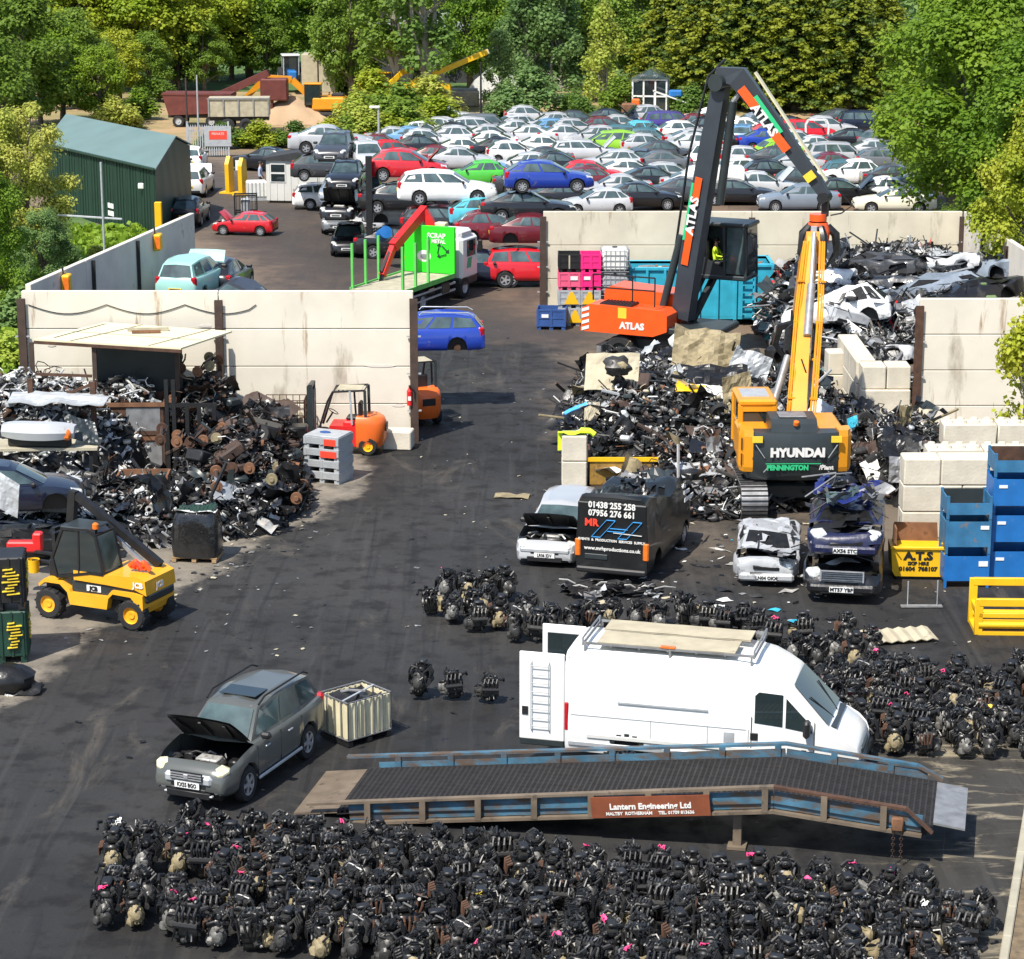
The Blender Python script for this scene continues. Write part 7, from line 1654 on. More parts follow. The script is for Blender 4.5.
one(q, 'orange_jacket', 'crumpled orange work jacket on the bonnet of the yellow forklift', 'jacket', locJ + rot2(aJ, -1.35, .2) + V((0, 0, 1.46)), aJ)
# things against the long pale wall
q = MB(); q.cyl((0, 0, .08), (0, 0, .55), .09, M['red'], 12); q.lathe([(.09, .55), (.05, .63), (.03, .68)], (0, 0, 0), (0, 0, 1), M['red'], 12); q.box((0, -.03, .72), (.05, .16, .05), M['black']); q.tube([(.03, -.05, .7), (.16, -.06, .6), (.16, -.06, .3)], .015, M['black'], 5); q.box((0, -.092, .32), (.10, .01, .14), M['plate_w'])
one(q, 'fire_extinguisher', 'red fire extinguisher hung at the end of the pale wall', 'extinguisher', (AR[0] - .22, YF - .22, 1.15))
block((AT(398, 440, 76.6).x, 76.9, 0), .95, R(-8), 'low tan concrete block between the orange forklift and wall end', D=.7, Hh=.62)
q = MB(); bars_cage(q, 1.3, .9, .1, 1.1, 6, 4, 4, .025, M['rust']); q.box((0, 0, .35), (1.1, .8, .5), M['timber'], ch=.1); one(q, 'wire_basket', 'rusty wire basket against the pale wall left of the forklift', 'basket', AT(286, 440, 77) * 1, 0); bpy.data.objects['wire_basket'].location.z = .55
q = MB(); bars_cage(q, 1.2, .8, .05, .5, 4, 3, 1, .05, M['steel']); one(q, 'steel_stand', 'low steel stand under the rusty wire basket', 'stand', AT(286, 440, 77)); bpy.data.objects['steel_stand'].location.z = .0
# sheet and bar lying on the tarmac, loose litter
q = MB(); n = 12; vs = [(-.9 + 1.8 * i / n, y, .12 + .05 * (i % 2) + y * .12) for y in (-.38, .38) for i in range(n + 1)]; q.add(vs, [(i, i + 1, n + 2 + i, n + 1 + i) for i in range(n)], M['board'])
o = one(q, 'corrugated_sheet', 'pale corrugated sheet lying in front of the yellow skip', 'sheet', G(898, 640), R(12)); o.modifiers.new('t', 'SOLIDIFY').thickness = .02
q = MB(); q.tube([(-1.2, 0, .9), (-1.2, 0, .05), (0, -.15, .05), (.0, -.15, .95)], .03, M['galv'], 6); q.beam((-1.5, -.1, .05), (.2, -.2, .05), .3, .04, M['steel']); one(q, 'bent_tube', 'bent steel tube standing on the tarmac before the blue stillages', 'tube', G(936, 606), R(4)); bpy.data.objects['bent_tube'].scale = (.62, .62, .75)
q = MB(); q.sheet((0, 0, .05), (1.05, 0, 0), (0, .5, 0), M['alloytan'], 5, 3, .04, random.Random(3)); one(q, 'flat_scrap', 'flat tan piece of scrap alone on the road left of the silver car', 'scrap piece', G(512, 497), R(-8))
litter = MB(); rr_ = random.Random(77)
for i in range(620):
    if i < 150: px, py = rr_.uniform(580, 840), rr_.uniform(520, 625)
    elif i < 230: px, py = rr_.uniform(90, 330), rr_.uniform(540, 620) - 0
    else: px, py = rr_.uniform(20, 900), rr_.uniform(340, 790)
    if i >= 150 and i < 230: py = 640 - (px - 90) * .5 + rr_.uniform(-16, 10)
    if i > 330: px, py = (rr_.uniform(420, 560), rr_.uniform(330, 620)) if i < 450 else ((rr_.uniform(560, 1000), rr_.uniform(570, 660)) if i < 540 else (rr_.uniform(60, 330), rr_.uniform(500, 660)))
    p = G(px, py); s = rr_.uniform(.02, .11 if i < 330 else .06) if i > 60 else rr_.uniform(.05, .3)
    litter.sheet(p + V((0, 0, .03)), (s * 1.5, rr_.uniform(-s, s), rr_.uniform(-.02, .03)), (rr_.uniform(-s, s), s, .01), M[rr_.choice(['black', 'iron', 'alloy', 'ibcwhite', 'galv', 'alloydark', 'board', 'turq' if i < 100 else 'steel', 'black'] if i < 150 else ['black', 'iron', 'alloymid', 'alloydark', 'timber', 'steel', 'black'])], 2, 2, s * .15, rr_)
one(litter, 'scrap_litter', 'small scraps of metal, glass and plastic strewn over the yard', 'litter', kind='stuff')
q = MB(); rr_ = random.Random(5)
for i in range(60):
    p = V((rr_.uniform(-1.3, 1.2), rr_.uniform(-.4, .4), rr_.uniform(.02, .28))); d = V((rr_.uniform(-.5, .5), rr_.uniform(-.2, .2), rr_.uniform(-.1, .1)))
    if i % 2: q.tube([p, p + d * .6 + V((0, 0, .05)), p + d * 1.3], .02, M[rr_.choice(['black', 'iron', 'alloy', 'hose'])], 5)
    else: q.sheet(p, d, (d.y, -d.x, .08), M[rr_.choice(['black', 'iron', 'galv', 'alloydark', 'steel'])], 3, 2, .05, rr_)
one(q, 'torn_wiring', 'tangle of torn wiring and trim on the ground behind the lettered van', 'scrap', G(612, 594), kind='stuff')

# ------------------------------------------------------------------ scrap engines
def engine_parts(seed):
    q = random.Random(seed); main = M[['iron', 'alloydark', 'iron', 'black', 'alloydark', 'iron', 'iron', 'alloydark'][seed % 8]]
    b = MB(); w0, d0 = q.uniform(.34, .46), q.uniform(.28, .36); b.box((0, 0, .32), (w0, d0, .36), main, ch=.04); b.box((0, 0, .13), (w0 * .9, d0 * .8, .20), M['iron'], ch=.06)
    tz = q.uniform(.54, .60); b.box((q.uniform(-.04, .04), .03, tz), (w0 * .9, d0 * .6, .10), M['black'] if seed % 3 else main, ch=.03)
    for i in range(6): b.box((-w0 * .4 + i * w0 * .16, .03, tz + .06), (.022, d0 * .5, .03), M['iron' if seed % 2 else 'alloydark'])
    for i in range(46):
        f = q.choice([(1, 0), (-1, 0), (0, 1), (0, -1), (0, 0)]); w_ = q.uniform(.02, .11)
        c = (f[0] * w0 * .52 + (q.uniform(-.2, .2) if not f[0] else 0), f[1] * d0 * .52 + (q.uniform(-.17, .17) if not f[1] else 0), q.uniform(.08, .62) if f != (0, 0) else tz + q.uniform(0, .1))
        m_ = q.choice([main, M['iron'], M['alloydark'], M['black'], M['black'], M['hose'], M['hose'], M['alloymid'] if w_ < .06 else M['iron'], M['alloy'] if w_ < .035 else M['alloydark']])
        t_ = q.random(); dv = V((q.gauss(0, 1), q.gauss(0, 1), q.gauss(0, 1))).normalized() * w_ * .5
        if t_ < .45: b.cyl(V(c) - dv, V(c) + dv, w_ * q.uniform(.2, .45), m_, 8)
        elif t_ < .8: b.ball(c, (w_ * .6, w_ * .5, w_ * .45), m_, 7, 5, .2, q.random())
        else: b.box(c, (w_, w_ * q.uniform(.4, 1), w_ * q.uniform(.3, .8)), m_, rot=Matrix.Rotation(q.uniform(0, 3), 3, dv.normalized()), ch=w_ * .12)
    for i in range(4): b.tube([(-.15 + i * .1, -d0 * .5, .48), (-.16 + i * .1, -d0 * .5 - .09, .45), (-.1 + i * .06, -d0 * .5 - .1, .30)], .024, M['rust'] if seed % 4 == 0 else M['iron'], 6)
    P = [('engine_block', b)]
    g = MB(); mt = M['alloytan'] if seed % 5 == 0 else (M['alloydark'] if seed % 3 < 2 else M['alloymid']); dz = q.uniform(-.06, .05)
    g.lathe([(.0, 0), (.17, 0), (.18, .04), (.13, .10), (.11, .18), (.115, .20), (.07, .25), (0, .26)], (w0 * .45, .02, .26 + dz), (1, q.uniform(-.2, .2), q.uniform(-.1, .2)), mt, 11)
    for i in range(9): an = i * .698; g.beam((w0 * .46, .02 + .165 * math.cos(an), .26 + dz + .165 * math.sin(an)), (w0 * .45 + .2, .02 + .10 * math.cos(an), .26 + dz + .10 * math.sin(an)), .02, .035, mt)
    g.ball((w0 * .45 + .1, -.12, .17), (.10, .09, .08), mt, 7, 5, .2, seed); g.tube([(w0 * .5, .1, .42), (w0 * .5 + .16, .12, .44), (w0 * .5 + .22, .0, .36)], .02, M['iron'], 5); P.append(('gearbox', g))
    m = MB(); mm = M['black'] if seed % 2 else M['alloydark']
    for i in range(4): x = -.17 + i * .11; m.tube([(x, .10, .50), (x, .22, .58), (x, .29, .50), (x * .9, .26, .36)], .028, mm, 6)
    m.tube([(-.22, .27, .35), (.22, .27, .35)], .05, mm, 8)
    if seed % 3 == 0: m.box((.0, .05, .70), (.28, .18, .06), M['black'], ch=.02)
    m.tube([(-.25, .2, .58), (-.36, .14, .60), (-.38, .0, .52)], .035, M['black'], 7); P.append(('intake_manifold', m))
    p = MB(); x0 = -w0 * .5 - .02
    for (y, z, r_) in ((0, .22, .085), (.12, .38, .05), (-.12, .40, .055), (.02, .52, .045)): p.lathe([(0, 0), (r_ * .4, 0), (r_ * .5, .02), (r_ * .9, .02), (r_, .0), (r_, -.04), (r_ * .6, -.05)], (x0, y, z), (-1, 0, 0), M['alloymid'] if seed % 2 else M['iron'], 11)
    p.tube([(x0 - .01, -.09, .22), (x0 - .01, -.17, .42), (x0 - .01, 0, .57), (x0 - .01, .16, .41), (x0 - .01, .09, .22)], .012, M['hose'], 4); p.cyl((x0, -.18, .38), (x0 + .14, -.18, .38), .062, M['alloymid'], 11); p.cyl((x0, .18, .27), (x0 + .14, .18, .27), .06, M['alloydark'], 10); P.append(('pulley_set', p))
    h = MB()
    for i in range(15):
        a = V((q.uniform(-.23, .25), q.uniform(-.23, .23), q.uniform(.3, .68))); c = V((q.uniform(-.27, .30), q.uniform(-.25, .25), q.uniform(.05, .62))); mid = (a + c) / 2 + V((q.uniform(-.09, .09), q.uniform(-.09, .09), q.uniform(.0, .12)))
        h.tube([a, a.lerp(mid, .6) + V((0, 0, .04)), mid, mid.lerp(c, .6), c], q.uniform(.007, .024), M['hose'] if i < 13 else M[['alloymid', 'alloymid', 'steel', 'rust'][q.randrange(4)]], 5)
    P.append(('hoses', h))
    return [(n_, b_.mesh(n_)) for n_, b_ in P]
ENG = [engine_parts(i) for i in range(14)]
tg = {}
for k, mt in (('pink', 'pink'), ('yellow', 'yellowtag'), ('white', 'ibcwhite')):
    q = MB(); q.sheet((0, 0, 0), (.13, .02, .02), (0, .10, .03), M[mt], 3, 2, .025, random.Random(3)); q.tube([(0, 0, 0), (-.05, .05, .05), (-.12, .02, .0)], .012, M[mt], 5); tg[k] = q.mesh(k + '_tag')
ecount = 0
def engine(p, label, group, q, scale=1.0, tan=.0):
    global ecount
    E_ = ENG[q.randrange(14) if q.random() > tan else q.choice((0, 5, 10))]; r = ob('scrap_engine', E_[0][1], None, (p.x, p.y, p.z)); s = scale * q.uniform(.90, 1.06); r.scale = (s * .94, s * .94, s * q.uniform(1.08, 1.28)); r.rotation_euler = (q.uniform(-.10, .10), q.uniform(-.10, .10), q.choice([0, -1.57, -1.57, -1.2, 3.14]) + q.uniform(-.3, .3)); r.location.z += .02
    for n_, m_ in E_[1:]: ob(n_, m_, r)
    k = q.random(); wh = None
    if k < .13: wh = 'pink'
    elif k < .14: wh = 'yellow'
    elif k < .15: wh = 'white'
    if wh: t_ = ob('tag_label', tg[wh], r, (q.uniform(-.12, .12), q.uniform(-.12, .1), .655)); t_.rotation_euler = (q.uniform(-.8, .2), q.uniform(-.4, .4), q.uniform(0, 6))
    tag(r, label, 'engine', group); ecount += 1
q = random.Random(21); d = rot2(R(-12.5), 1, 0); nrm = rot2(R(-12.5), 0, -1); O = G(192, 846)
starts = {0: 0, 1: -1.3, 2: -1.6, 3: -1.1, 4: -1.6, 5: -1.5, 6: -1.0, 7: -1.0}
rn = ['row right against the ramp', 'second row from the ramp', 'third row from the ramp', 'fourth row from the ramp', 'fifth row from the ramp', 'sixth row from the ramp', 'seventh row from the ramp', 'eighth row from the ramp']
for i in range(8):
    c = 0; x = starts[i]
    while x < 15.8:
        p = O + d * x + nrm * (i * .70 + (.22 if i >= 4 and x < 1.2 else 0)) + V((q.uniform(-.05, .05), q.uniform(-.05, .05), 0)); px, py = PR(p + V((0, 0, .4)))
        ex_ = PR(p)[0]
        if (112 if i < 3 else (196 if i == 3 else 104)) < px < 988 and py < 985 and PR(p)[1] < 938 + max(0, px - 108) * .16 and not (i == 0 and x > 14.2): engine(p, f'black scrap engine, {ORD[c]} from the left in the {rn[i]}', 'scrap engines in the rows nearest the camera', q, tan=.28 if i in (3, 5, 6) else 0); c += 1
        x += .605
O2 = G(862, 752); d2 = rot2(R(-7), 1, 0); n2 = rot2(R(-7), 0, 1)
st2 = [0.05, -.1, -.35, -.75, -.9, -.6, .3]; rn2 = ['front row', 'second row', 'third row', 'fourth row', 'fifth row', 'sixth row', 'back row']
for i in range(7):
    c = 0; x = st2[i]
    while x < 5.2:
        p = O2 + d2 * x + n2 * (i * .80) + V((q.uniform(-.08, .08), q.uniform(-.08, .08), 0))
        if PR(p)[0] < 1045 and not (i == 6 and (c in (2, 4))): engine(p, f'scrap engine, {ORD[c]} from the left in the {rn2[i]} beside the yellow frame', 'scrap engines stacked by the yellow frame', q)
        c += 1; x += .67
for i, (px, py) in enumerate(((432, 616), (452, 622), (472, 618), (445, 602), (466, 602), (488, 612), (497, 628), (516, 640), (505, 600), (525, 622), (537, 642), (550, 632), (487, 598), (478, 632))): engine(G(px, py), f'scrap engine, {ORD[i]} from the left of the loose cluster beyond the three single engines', 'loose cluster of scrap engines left of the white van', q)
for i, (px, py) in enumerate(((419, 698), (455, 700), (489, 703))): engine(G(px, py), ['leftmost', 'middle', 'rightmost'][i] + ' of three engines standing alone between the white tank and white van', 'three engines standing alone', q, .95)
for i, (px, py) in enumerate(((572, 634), (590, 631), (610, 627), (638, 628), (656, 630), (686, 628), (704, 632), (724, 635), (744, 632))): engine(G(px, py), f'scrap engine, {ORD[i]} from the left in the line behind the white van roof', 'line of engines behind the white van', q)
for i, (px, py) in enumerate(((772, 648), (790, 662), (812, 668), (805, 645), (830, 660), (852, 668), (845, 645), (757, 640), (868, 655))): engine(G(px, py), f'scrap engine, {ORD[i]} of the small group beyond the white van bonnet', 'small group of engines beyond the white van bonnet', q)
for i, (px, py) in enumerate(((818, 706), (846, 704), (872, 703))): engine(G(px, py), ['leftmost', 'middle', 'rightmost'][i] + ' of three rounded engines close to the white van windscreen', 'three engines by the van windscreen', q)
print('engines', ecount)
# ------------------------------------------------------------------ the yard of scrap cars
YC = []   # (px, py, kind, colour, yaw degrees, lift)
def row(s):
    for ln in s.strip().splitlines():
        for e in ln.split(';'):
            t = e.split()
            if len(t) >= 5: YC.append((float(t[0]), float(t[1]), t[2], t[3], float(t[4]), float(t[5]) if len(t) > 5 else 0.0))
row('''
434 139 hatchback silver 150; 420 144 saloon white 20; 414 150 saloon sky 8; 489 138 suv grey 4; 509 136 hatchback silver 200; 480 141 estate silver 6
492 148 saloon silver 4; 466 160 saloon white 3; 423 160 saloon black 5; 503 162 saloon black 2; 548 135 hatchback silver 175; 558 140 hatchback sky 20
578 132 saloon charcoal 5; 577 140 hatchback silver 10; 568 148 saloon silver 3; 546 158 saloon white 3; 608 138 hatchback maroon 4; 622 137 saloon silver 8
629 148 estate teal 2; 607 156 people_carrier lime 182; 587 163 estate silver 4; 674 135 suv purple 5; 648 142 hatchback cyan 10; 636 152 hatchback teal 170
687 143 hatchback white 8; 665 165 saloon charcoal 3; 699 152 saloon silver 3; 739 138 coupe white 172; 744 147 hatchback sky 80; 760 146 hatchback red 160
722 151 saloon black 95; 770 153 saloon blue 4; 750 170 hatchback silver 3; 706 168 hatchback white 250; 786 163 hatchback lime 20; 730 183 hatchback white 190
808 144 people_carrier red 12; 869 137 suv navy 3; 858 152 saloon black 6; 885 152 hatchback grey 40; 843 170 suv silver 2; 862 186 estate teal 2
888 172 hatchback grey 5; 775 187 hatchback black 2; 782 172 saloon charcoal 0; 851 187 hatchback white 181; 790 178 saloon silver 185; 842 206 saloon black 1
738 206 saloon black 2; 800 213 saloon steel 182; 896 214 coupe cream 180; 642 211 saloon black 1; 673 188 hatchback silver 2; 592 187 hatchback red 2
576 193 hatchback maroon 182; 612 175 hatchback silver 175; 597 216 hatchback silver 183; 522 177 hatchback silver 175; 501 187 coupe sky 1; 640 172 saloon black 90
530 196 saloon charcoal 2; 568 210 saloon black 3; 655 194 saloon black 6; 700 135 saloon maroon 3; 655 175 saloon grey 178; 716 140 hatchback black 5
462 172 saloon silver 2; 440 170 saloon maroon 3; 540 172 saloon charcoal 184; 476 188 hatchback green 186; 428 152 hatchback silver 2; 397 150 saloon silver 5
394 165 hatchback red 20; 382 158 coupe maroon 4; 526 148 saloon silver 170; 820 160 saloon silver 3; 880 205 saloon white 181; 700 196 saloon silver 2; 632 184 saloon white 4
264 172 saloon black 160; 762 200 saloon silver 4
332 210 estate white 2; 530 127 hatchback silver 5; 445 127 saloon silver 4; 520 141 saloon silver 3; 592 150 hatchback silver 178; 650 158 hatchback silver 3; 612 129 saloon navy 3; 640 127 hatchback silver 185; 715 129 saloon white 4; 690 157 saloon silver 180; 765 135 hatchback steel 5; 785 138 saloon black 182; 830 139 hatchback silver 4; 845 129 saloon charcoal 2; 800 154 hatchback silver 2; 825 177 saloon maroon 182; 808 194 hatchback charcoal 3; 880 162 saloon silver 3; 900 190 saloon charcoal 2; 905 203 hatchback silver 183; 690 206 saloon charcoal 4; 720 196 hatchback black 182; 615 200 saloon silver 183; 560 178 saloon black 2; 515 166 hatchback white 3; 485 154 saloon white 182; 445 150 hatchback silver 178; 458 146 saloon black 3
''')
CARCAT = dict(hatchback='hatchback', saloon='saloon', coupe='coupe', estate='estate', suv='off-roader', people_carrier='people carrier')
CNAME = dict(steel='blue grey', teal='dark teal', sky='light blue', grey='grey', charcoal='charcoal', navy='dark blue', lime='lime green', mint='mint green', cyan='cyan')
placed = []
def face(y):
    y %= 360
    return 'facing right' if y < 45 or y > 315 else ('facing away' if y < 135 else ('facing left' if y < 225 else 'facing forward'))
def yard_car(px, py, kind, colr, yw, lift=0.0, extra=None, loc=None, **kw):
    p = loc if loc is not None else G(px, py) + V((0, .85, lift)); placed.append(dict(px=px, py=py, kind=kind, col=colr, yaw=yw, p=p, extra=extra, kw=kw))
for e in YC: yard_car(*e)
def stack_at(px, base_y, items):
    p = G(px, base_y) + V((0, .85, 0))
    for (dx, dy, z, kind, colr, yw, ex, kw) in items: yard_car(px, base_y - z * 19, kind, colr, yw, 0, ex, p + V((dx, dy, z)), **kw)
NW = dict(wheels=True)
stack_at(326, 214, [(0, 0, 1.75, 'hatchback', 'charcoal', 2, 'in the middle of the stack by the white cabin', {}), (.25, .3, 3.2, 'saloon', 'silver', 2, 'on top of the stack by the white cabin', {})])
stack_at(347, 258, [(0, 1.2, 0, 'hatchback', 'black', -92, 'on the ground left of the black steel column', {}), (-.25, 1.2, 1.62, 'saloon', 'black', -96, 'with its bonnet up, second in the stack by the black column', dict(bonnet=True, wheels=False)), (-.1, 1.6, 3.05, 'saloon', 'black', -93, 'on top of the stack by the black column', dict(wheels=False))])
stack_at(338, 232, [(0, 0, 0, 'saloon', 'grey', -90, 'at the bottom behind the black stack', {}), (0, 0, 1.4, 'saloon', 'steel', -90, 'second behind the black stack', dict(wheels=False)), (-.1, 0, 3.55, 'estate', 'charcoal', -94, 'high up behind the black stack', dict(wheels=False))])
stack_at(366, 232, [(0, 0, 0, 'saloon', 'silver', -85, 'at the bottom right of the black column', {}), (0, 0, 1.4, 'saloon', 'charcoal', -88, 'second right of the black column', dict(wheels=False)), (.05, 0, 3.1, 'saloon', 'silver', -80, 'high up right of the black column', dict(wheels=False))])
stack_at(399, 259, [(0, 0, 0, 'saloon', 'black', 2, 'on the ground behind the green lorry stakes', {}), (.3, 1.2, 1.35, 'saloon', 'silver', 4, 'squeezed second in the stack behind the green lorry', dict(wheels=False)), (.25, .2, 2.1, 'saloon', 'black', 1, 'under the red car at the front of the yard', {}), (.45, .5, 3.62, 'hatchback', 'red', 1, 'on top of the stack behind the green lorry', {})])
stack_at(449, 278, [(0, 0, 0, 'saloon', 'grey', 3, 'at the bottom behind the green lorry', {}), (0, 0, 1.72, 'estate', 'black', 1, 'above the green lorry bulkhead', {}), (-.1, .2, 3.30, 'estate', 'white', 1, 'on top of the black estate above the green lorry', {})])
stack_at(482, 288, [(-.15, 0, 0, 'suv', 'navy', 1, 'on the ground right of the green lorry', {}), (.6, 1.2, 1.75, 'hatchback', 'maroon', 4, 'crushed in between above the dark off-roader', dict(wheels=False)), (.35, 2.6, 2.3, 'hatchback', 'cyan', 5, 'crumpled beside the white estate', dict(wheels=False))])
stack_at(532, 288, [(.1, 0, 0, 'suv', 'red', 1, 'on the ground against the end of the back wall', {}), (.25, .3, 1.75, 'saloon', 'maroon', 3, 'on top of the red off-roader', dict(wheels=False)), (-.2, 1.6, 2.7, 'saloon', 'black', 2, 'under the bright blue hatchback', {}), (.75, 1.6, 4.05, 'hatchback', 'blue', 1, 'standing high above the red off-roader', {})])
# cars near the shed and the cars beside the side wall
yard_car(200, 285, 'people_carrier', 'mint', 80, 0, 'with its bonnet up against the grey side wall', V((AT(193, 300, 90).x, 90.5, 2.55)), bonnet=True)
for k_, (px_, Y_) in enumerate(((190, 90.5), (222, 92.5), (238, 90.0))):
    for z_ in ((0, 1.1) if k_ < 2 else (0, 1.0)): crushed('estate', 33 + 2 * k_, COL[['black', 'grey', 'maroon'][k_]], (AT(px_, 300, Y_).x, Y_, z_), R(82), f'{["black","grey","dark red"][k_]} crushed car, {"lower" if z_ == 0 else "upper"}, holding up the {["mint green car","black hatchback","wrecked charcoal car"][k_]}', squash=.38, amp=.06, group='crushed cars behind the long pale wall')
yard_car(232, 285, 'hatchback', 'black', 80, 0, 'with its tailgate toward us beside the mint green car', V((AT(222, 300, 92).x, 92.5, 2.4)), skip=('rear_window',))
yard_car(235, 290, 'hatchback', 'charcoal', 70, 0, 'wrecked and tilted at the end of the side wall', V((AT(240, 300, 90).x, 90.0, 2.0)), tilt=(R(24), 0), wheels=False)
yard_car(245, 236, 'hatchback', 'red', 168, 0, 'with its bonnet up alone on the brown yard', G(244, 236) + V((0, .7, 0)), bonnet=True, scale=.84)
yard_car(189, 225, 'hatchback', 'black', 88, 0, 'with a yellow plate parked beside the green shed', V((AT(188, 225, 127).x, 128, 0)), kind2='suv')
yard_car(195, 195, 'people_carrier', 'white', 88, 0, 'parked in front of the palisade gate by the shed', V((AT(193, 200, 139).x, 140, 0)))
yard_car(172, 180, 'people_carrier', 'white', 86, 0, 'half hidden behind the green shed', V((AT(172, 190, 146).x, 147, 0)))
yard_car(188, 162, 'hatchback', 'white', 90, 0, 'just inside the palisade gate', V((AT(188, 170, 150).x, 152, 0)))
# unique labels from what stands next to each car
def base_label(c):
    nm = CNAME.get(c['col'], c['col']); return f"{nm} {CARCAT[c['kind']]}"
labs = {}
for i, c in enumerate(placed):
    if c['extra']: lb = f"{base_label(c)} {c['extra']}"
    else:
        best = sorted((d_ for d_ in placed if d_ is not c), key=lambda d_: (d_['px'] - c['px']) ** 2 + ((d_['py'] - c['py']) * 2.2) ** 2); tries = []
        for n_ in best[:7]:
            dx, dy = c['px'] - n_['px'], c['py'] - n_['py']
            rel_ = ('just right of' if dx > 0 else 'just left of') if abs(dx) > abs(dy) * 2.2 else ('in front of' if dy > 0 else 'just behind')
            tries.append(f"{base_label(c)} {face(c['yaw'])} {rel_} a {base_label(n_)} in the yard")
            for m_ in best[:5]:
                if m_ is n_: continue
                tries.append(f"{base_label(c)} {face(c['yaw'])} {rel_} a {base_label(n_)} and near a {base_label(m_)}")
        lb = next((t_ for t_ in tries if t_ not in labs), tries[0] + ' once more')
    labs[lb] = 1; c['label'] = ' '.join(lb.split()[:16])
for i, c in enumerate(placed):
    c['f'] = rnd.uniform(.82, 1.1)
    kw = dict(c['kw']); kw.pop('kind2', None); bn = kw.get('bonnet', False)
    r = make_car(c['kind'], tuple(min(1, k * c['f']) for k in COL[c['col']]), c['p'], R(c['yaw'] + rnd.uniform(-3, 3)), c['label'], 'scrap_' + c['kind'], 'car', 'scrap cars in the back yard', style=i % 2, vary=(rnd.uniform(.93, 1.04), rnd.uniform(.96, 1.03), rnd.uniform(.95, 1.08)), **kw)
    if 'wheels' not in kw and not bn and rnd.random() < .07: open_bonnet(r, c['kind'], 48, tuple(k * c['f'] for k in COL[c['col']]), clutter=False, seed=i)
    if bn: open_bonnet(r, c['kind'], 50, COL[c['col']], clutter=False, seed=i)
# white panel van behind the back wall
aB = R(180); pB = V((AT(700, 213, 138).x, 137, 0)); r = empty('scrap_van', pB, aB); tag(r, 'white panel van standing behind the back wall beside the dark boom', 'van', 'scrap cars in the back yard')
van_body(4.6, 1.85, [(-2.3, 1.9), (-2.2, 1.95), (.4, 1.95), (.8, 1.85), (1.3, 1.2), (2.2, .95), (2.3, .7)], .3, M['white'], (1.4, -1.3), .38).build('body', r)
for s in (1, -1): q = MB(); q.box((-2.28, s * .86, .95), (.08, .1, .5), M['tail'], ch=.02); q.build('tail_light', r)
for s in (1, -1):
    for x in (1.4, -1.3): ob('wheel', t, r, (x, s * .78, .34))
# red car with a bare white tailgate frame
pT = G(817, 147) + V((0, .3, .25)); q = MB(); F = [(-.72, 0), (-.78, 1.2), (-.60, 1.55), (.60, 1.55), (.78, 1.2), (.72, 0)]
for (x0, z0), (x1, z1) in zip(F, F[1:] + F[:1]): q.beam((x0, 0, z0), (x1, 0, z1), .12, .17, M['white'], up=(0, 1, 0))
one(q, 'tailgate_frame', 'white empty tailgate frame standing against the red people carrier', 'tailgate', pT)
# blue barrel
q = MB(); q.lathe([(0, 0), (.28, 0), (.30, .3), (.28, .6), (.3, .88), (0, .9)], (0, 0, 0), (0, 0, 1), M['blue'], 16); o = one(q, 'blue_drum', 'blue plastic drum wedged between the stacked cars left of the lorry', 'drum', AT(381, 242, 113.4)); o.rotation_euler = (R(70), 0, R(20)); o.location.z = 1.5

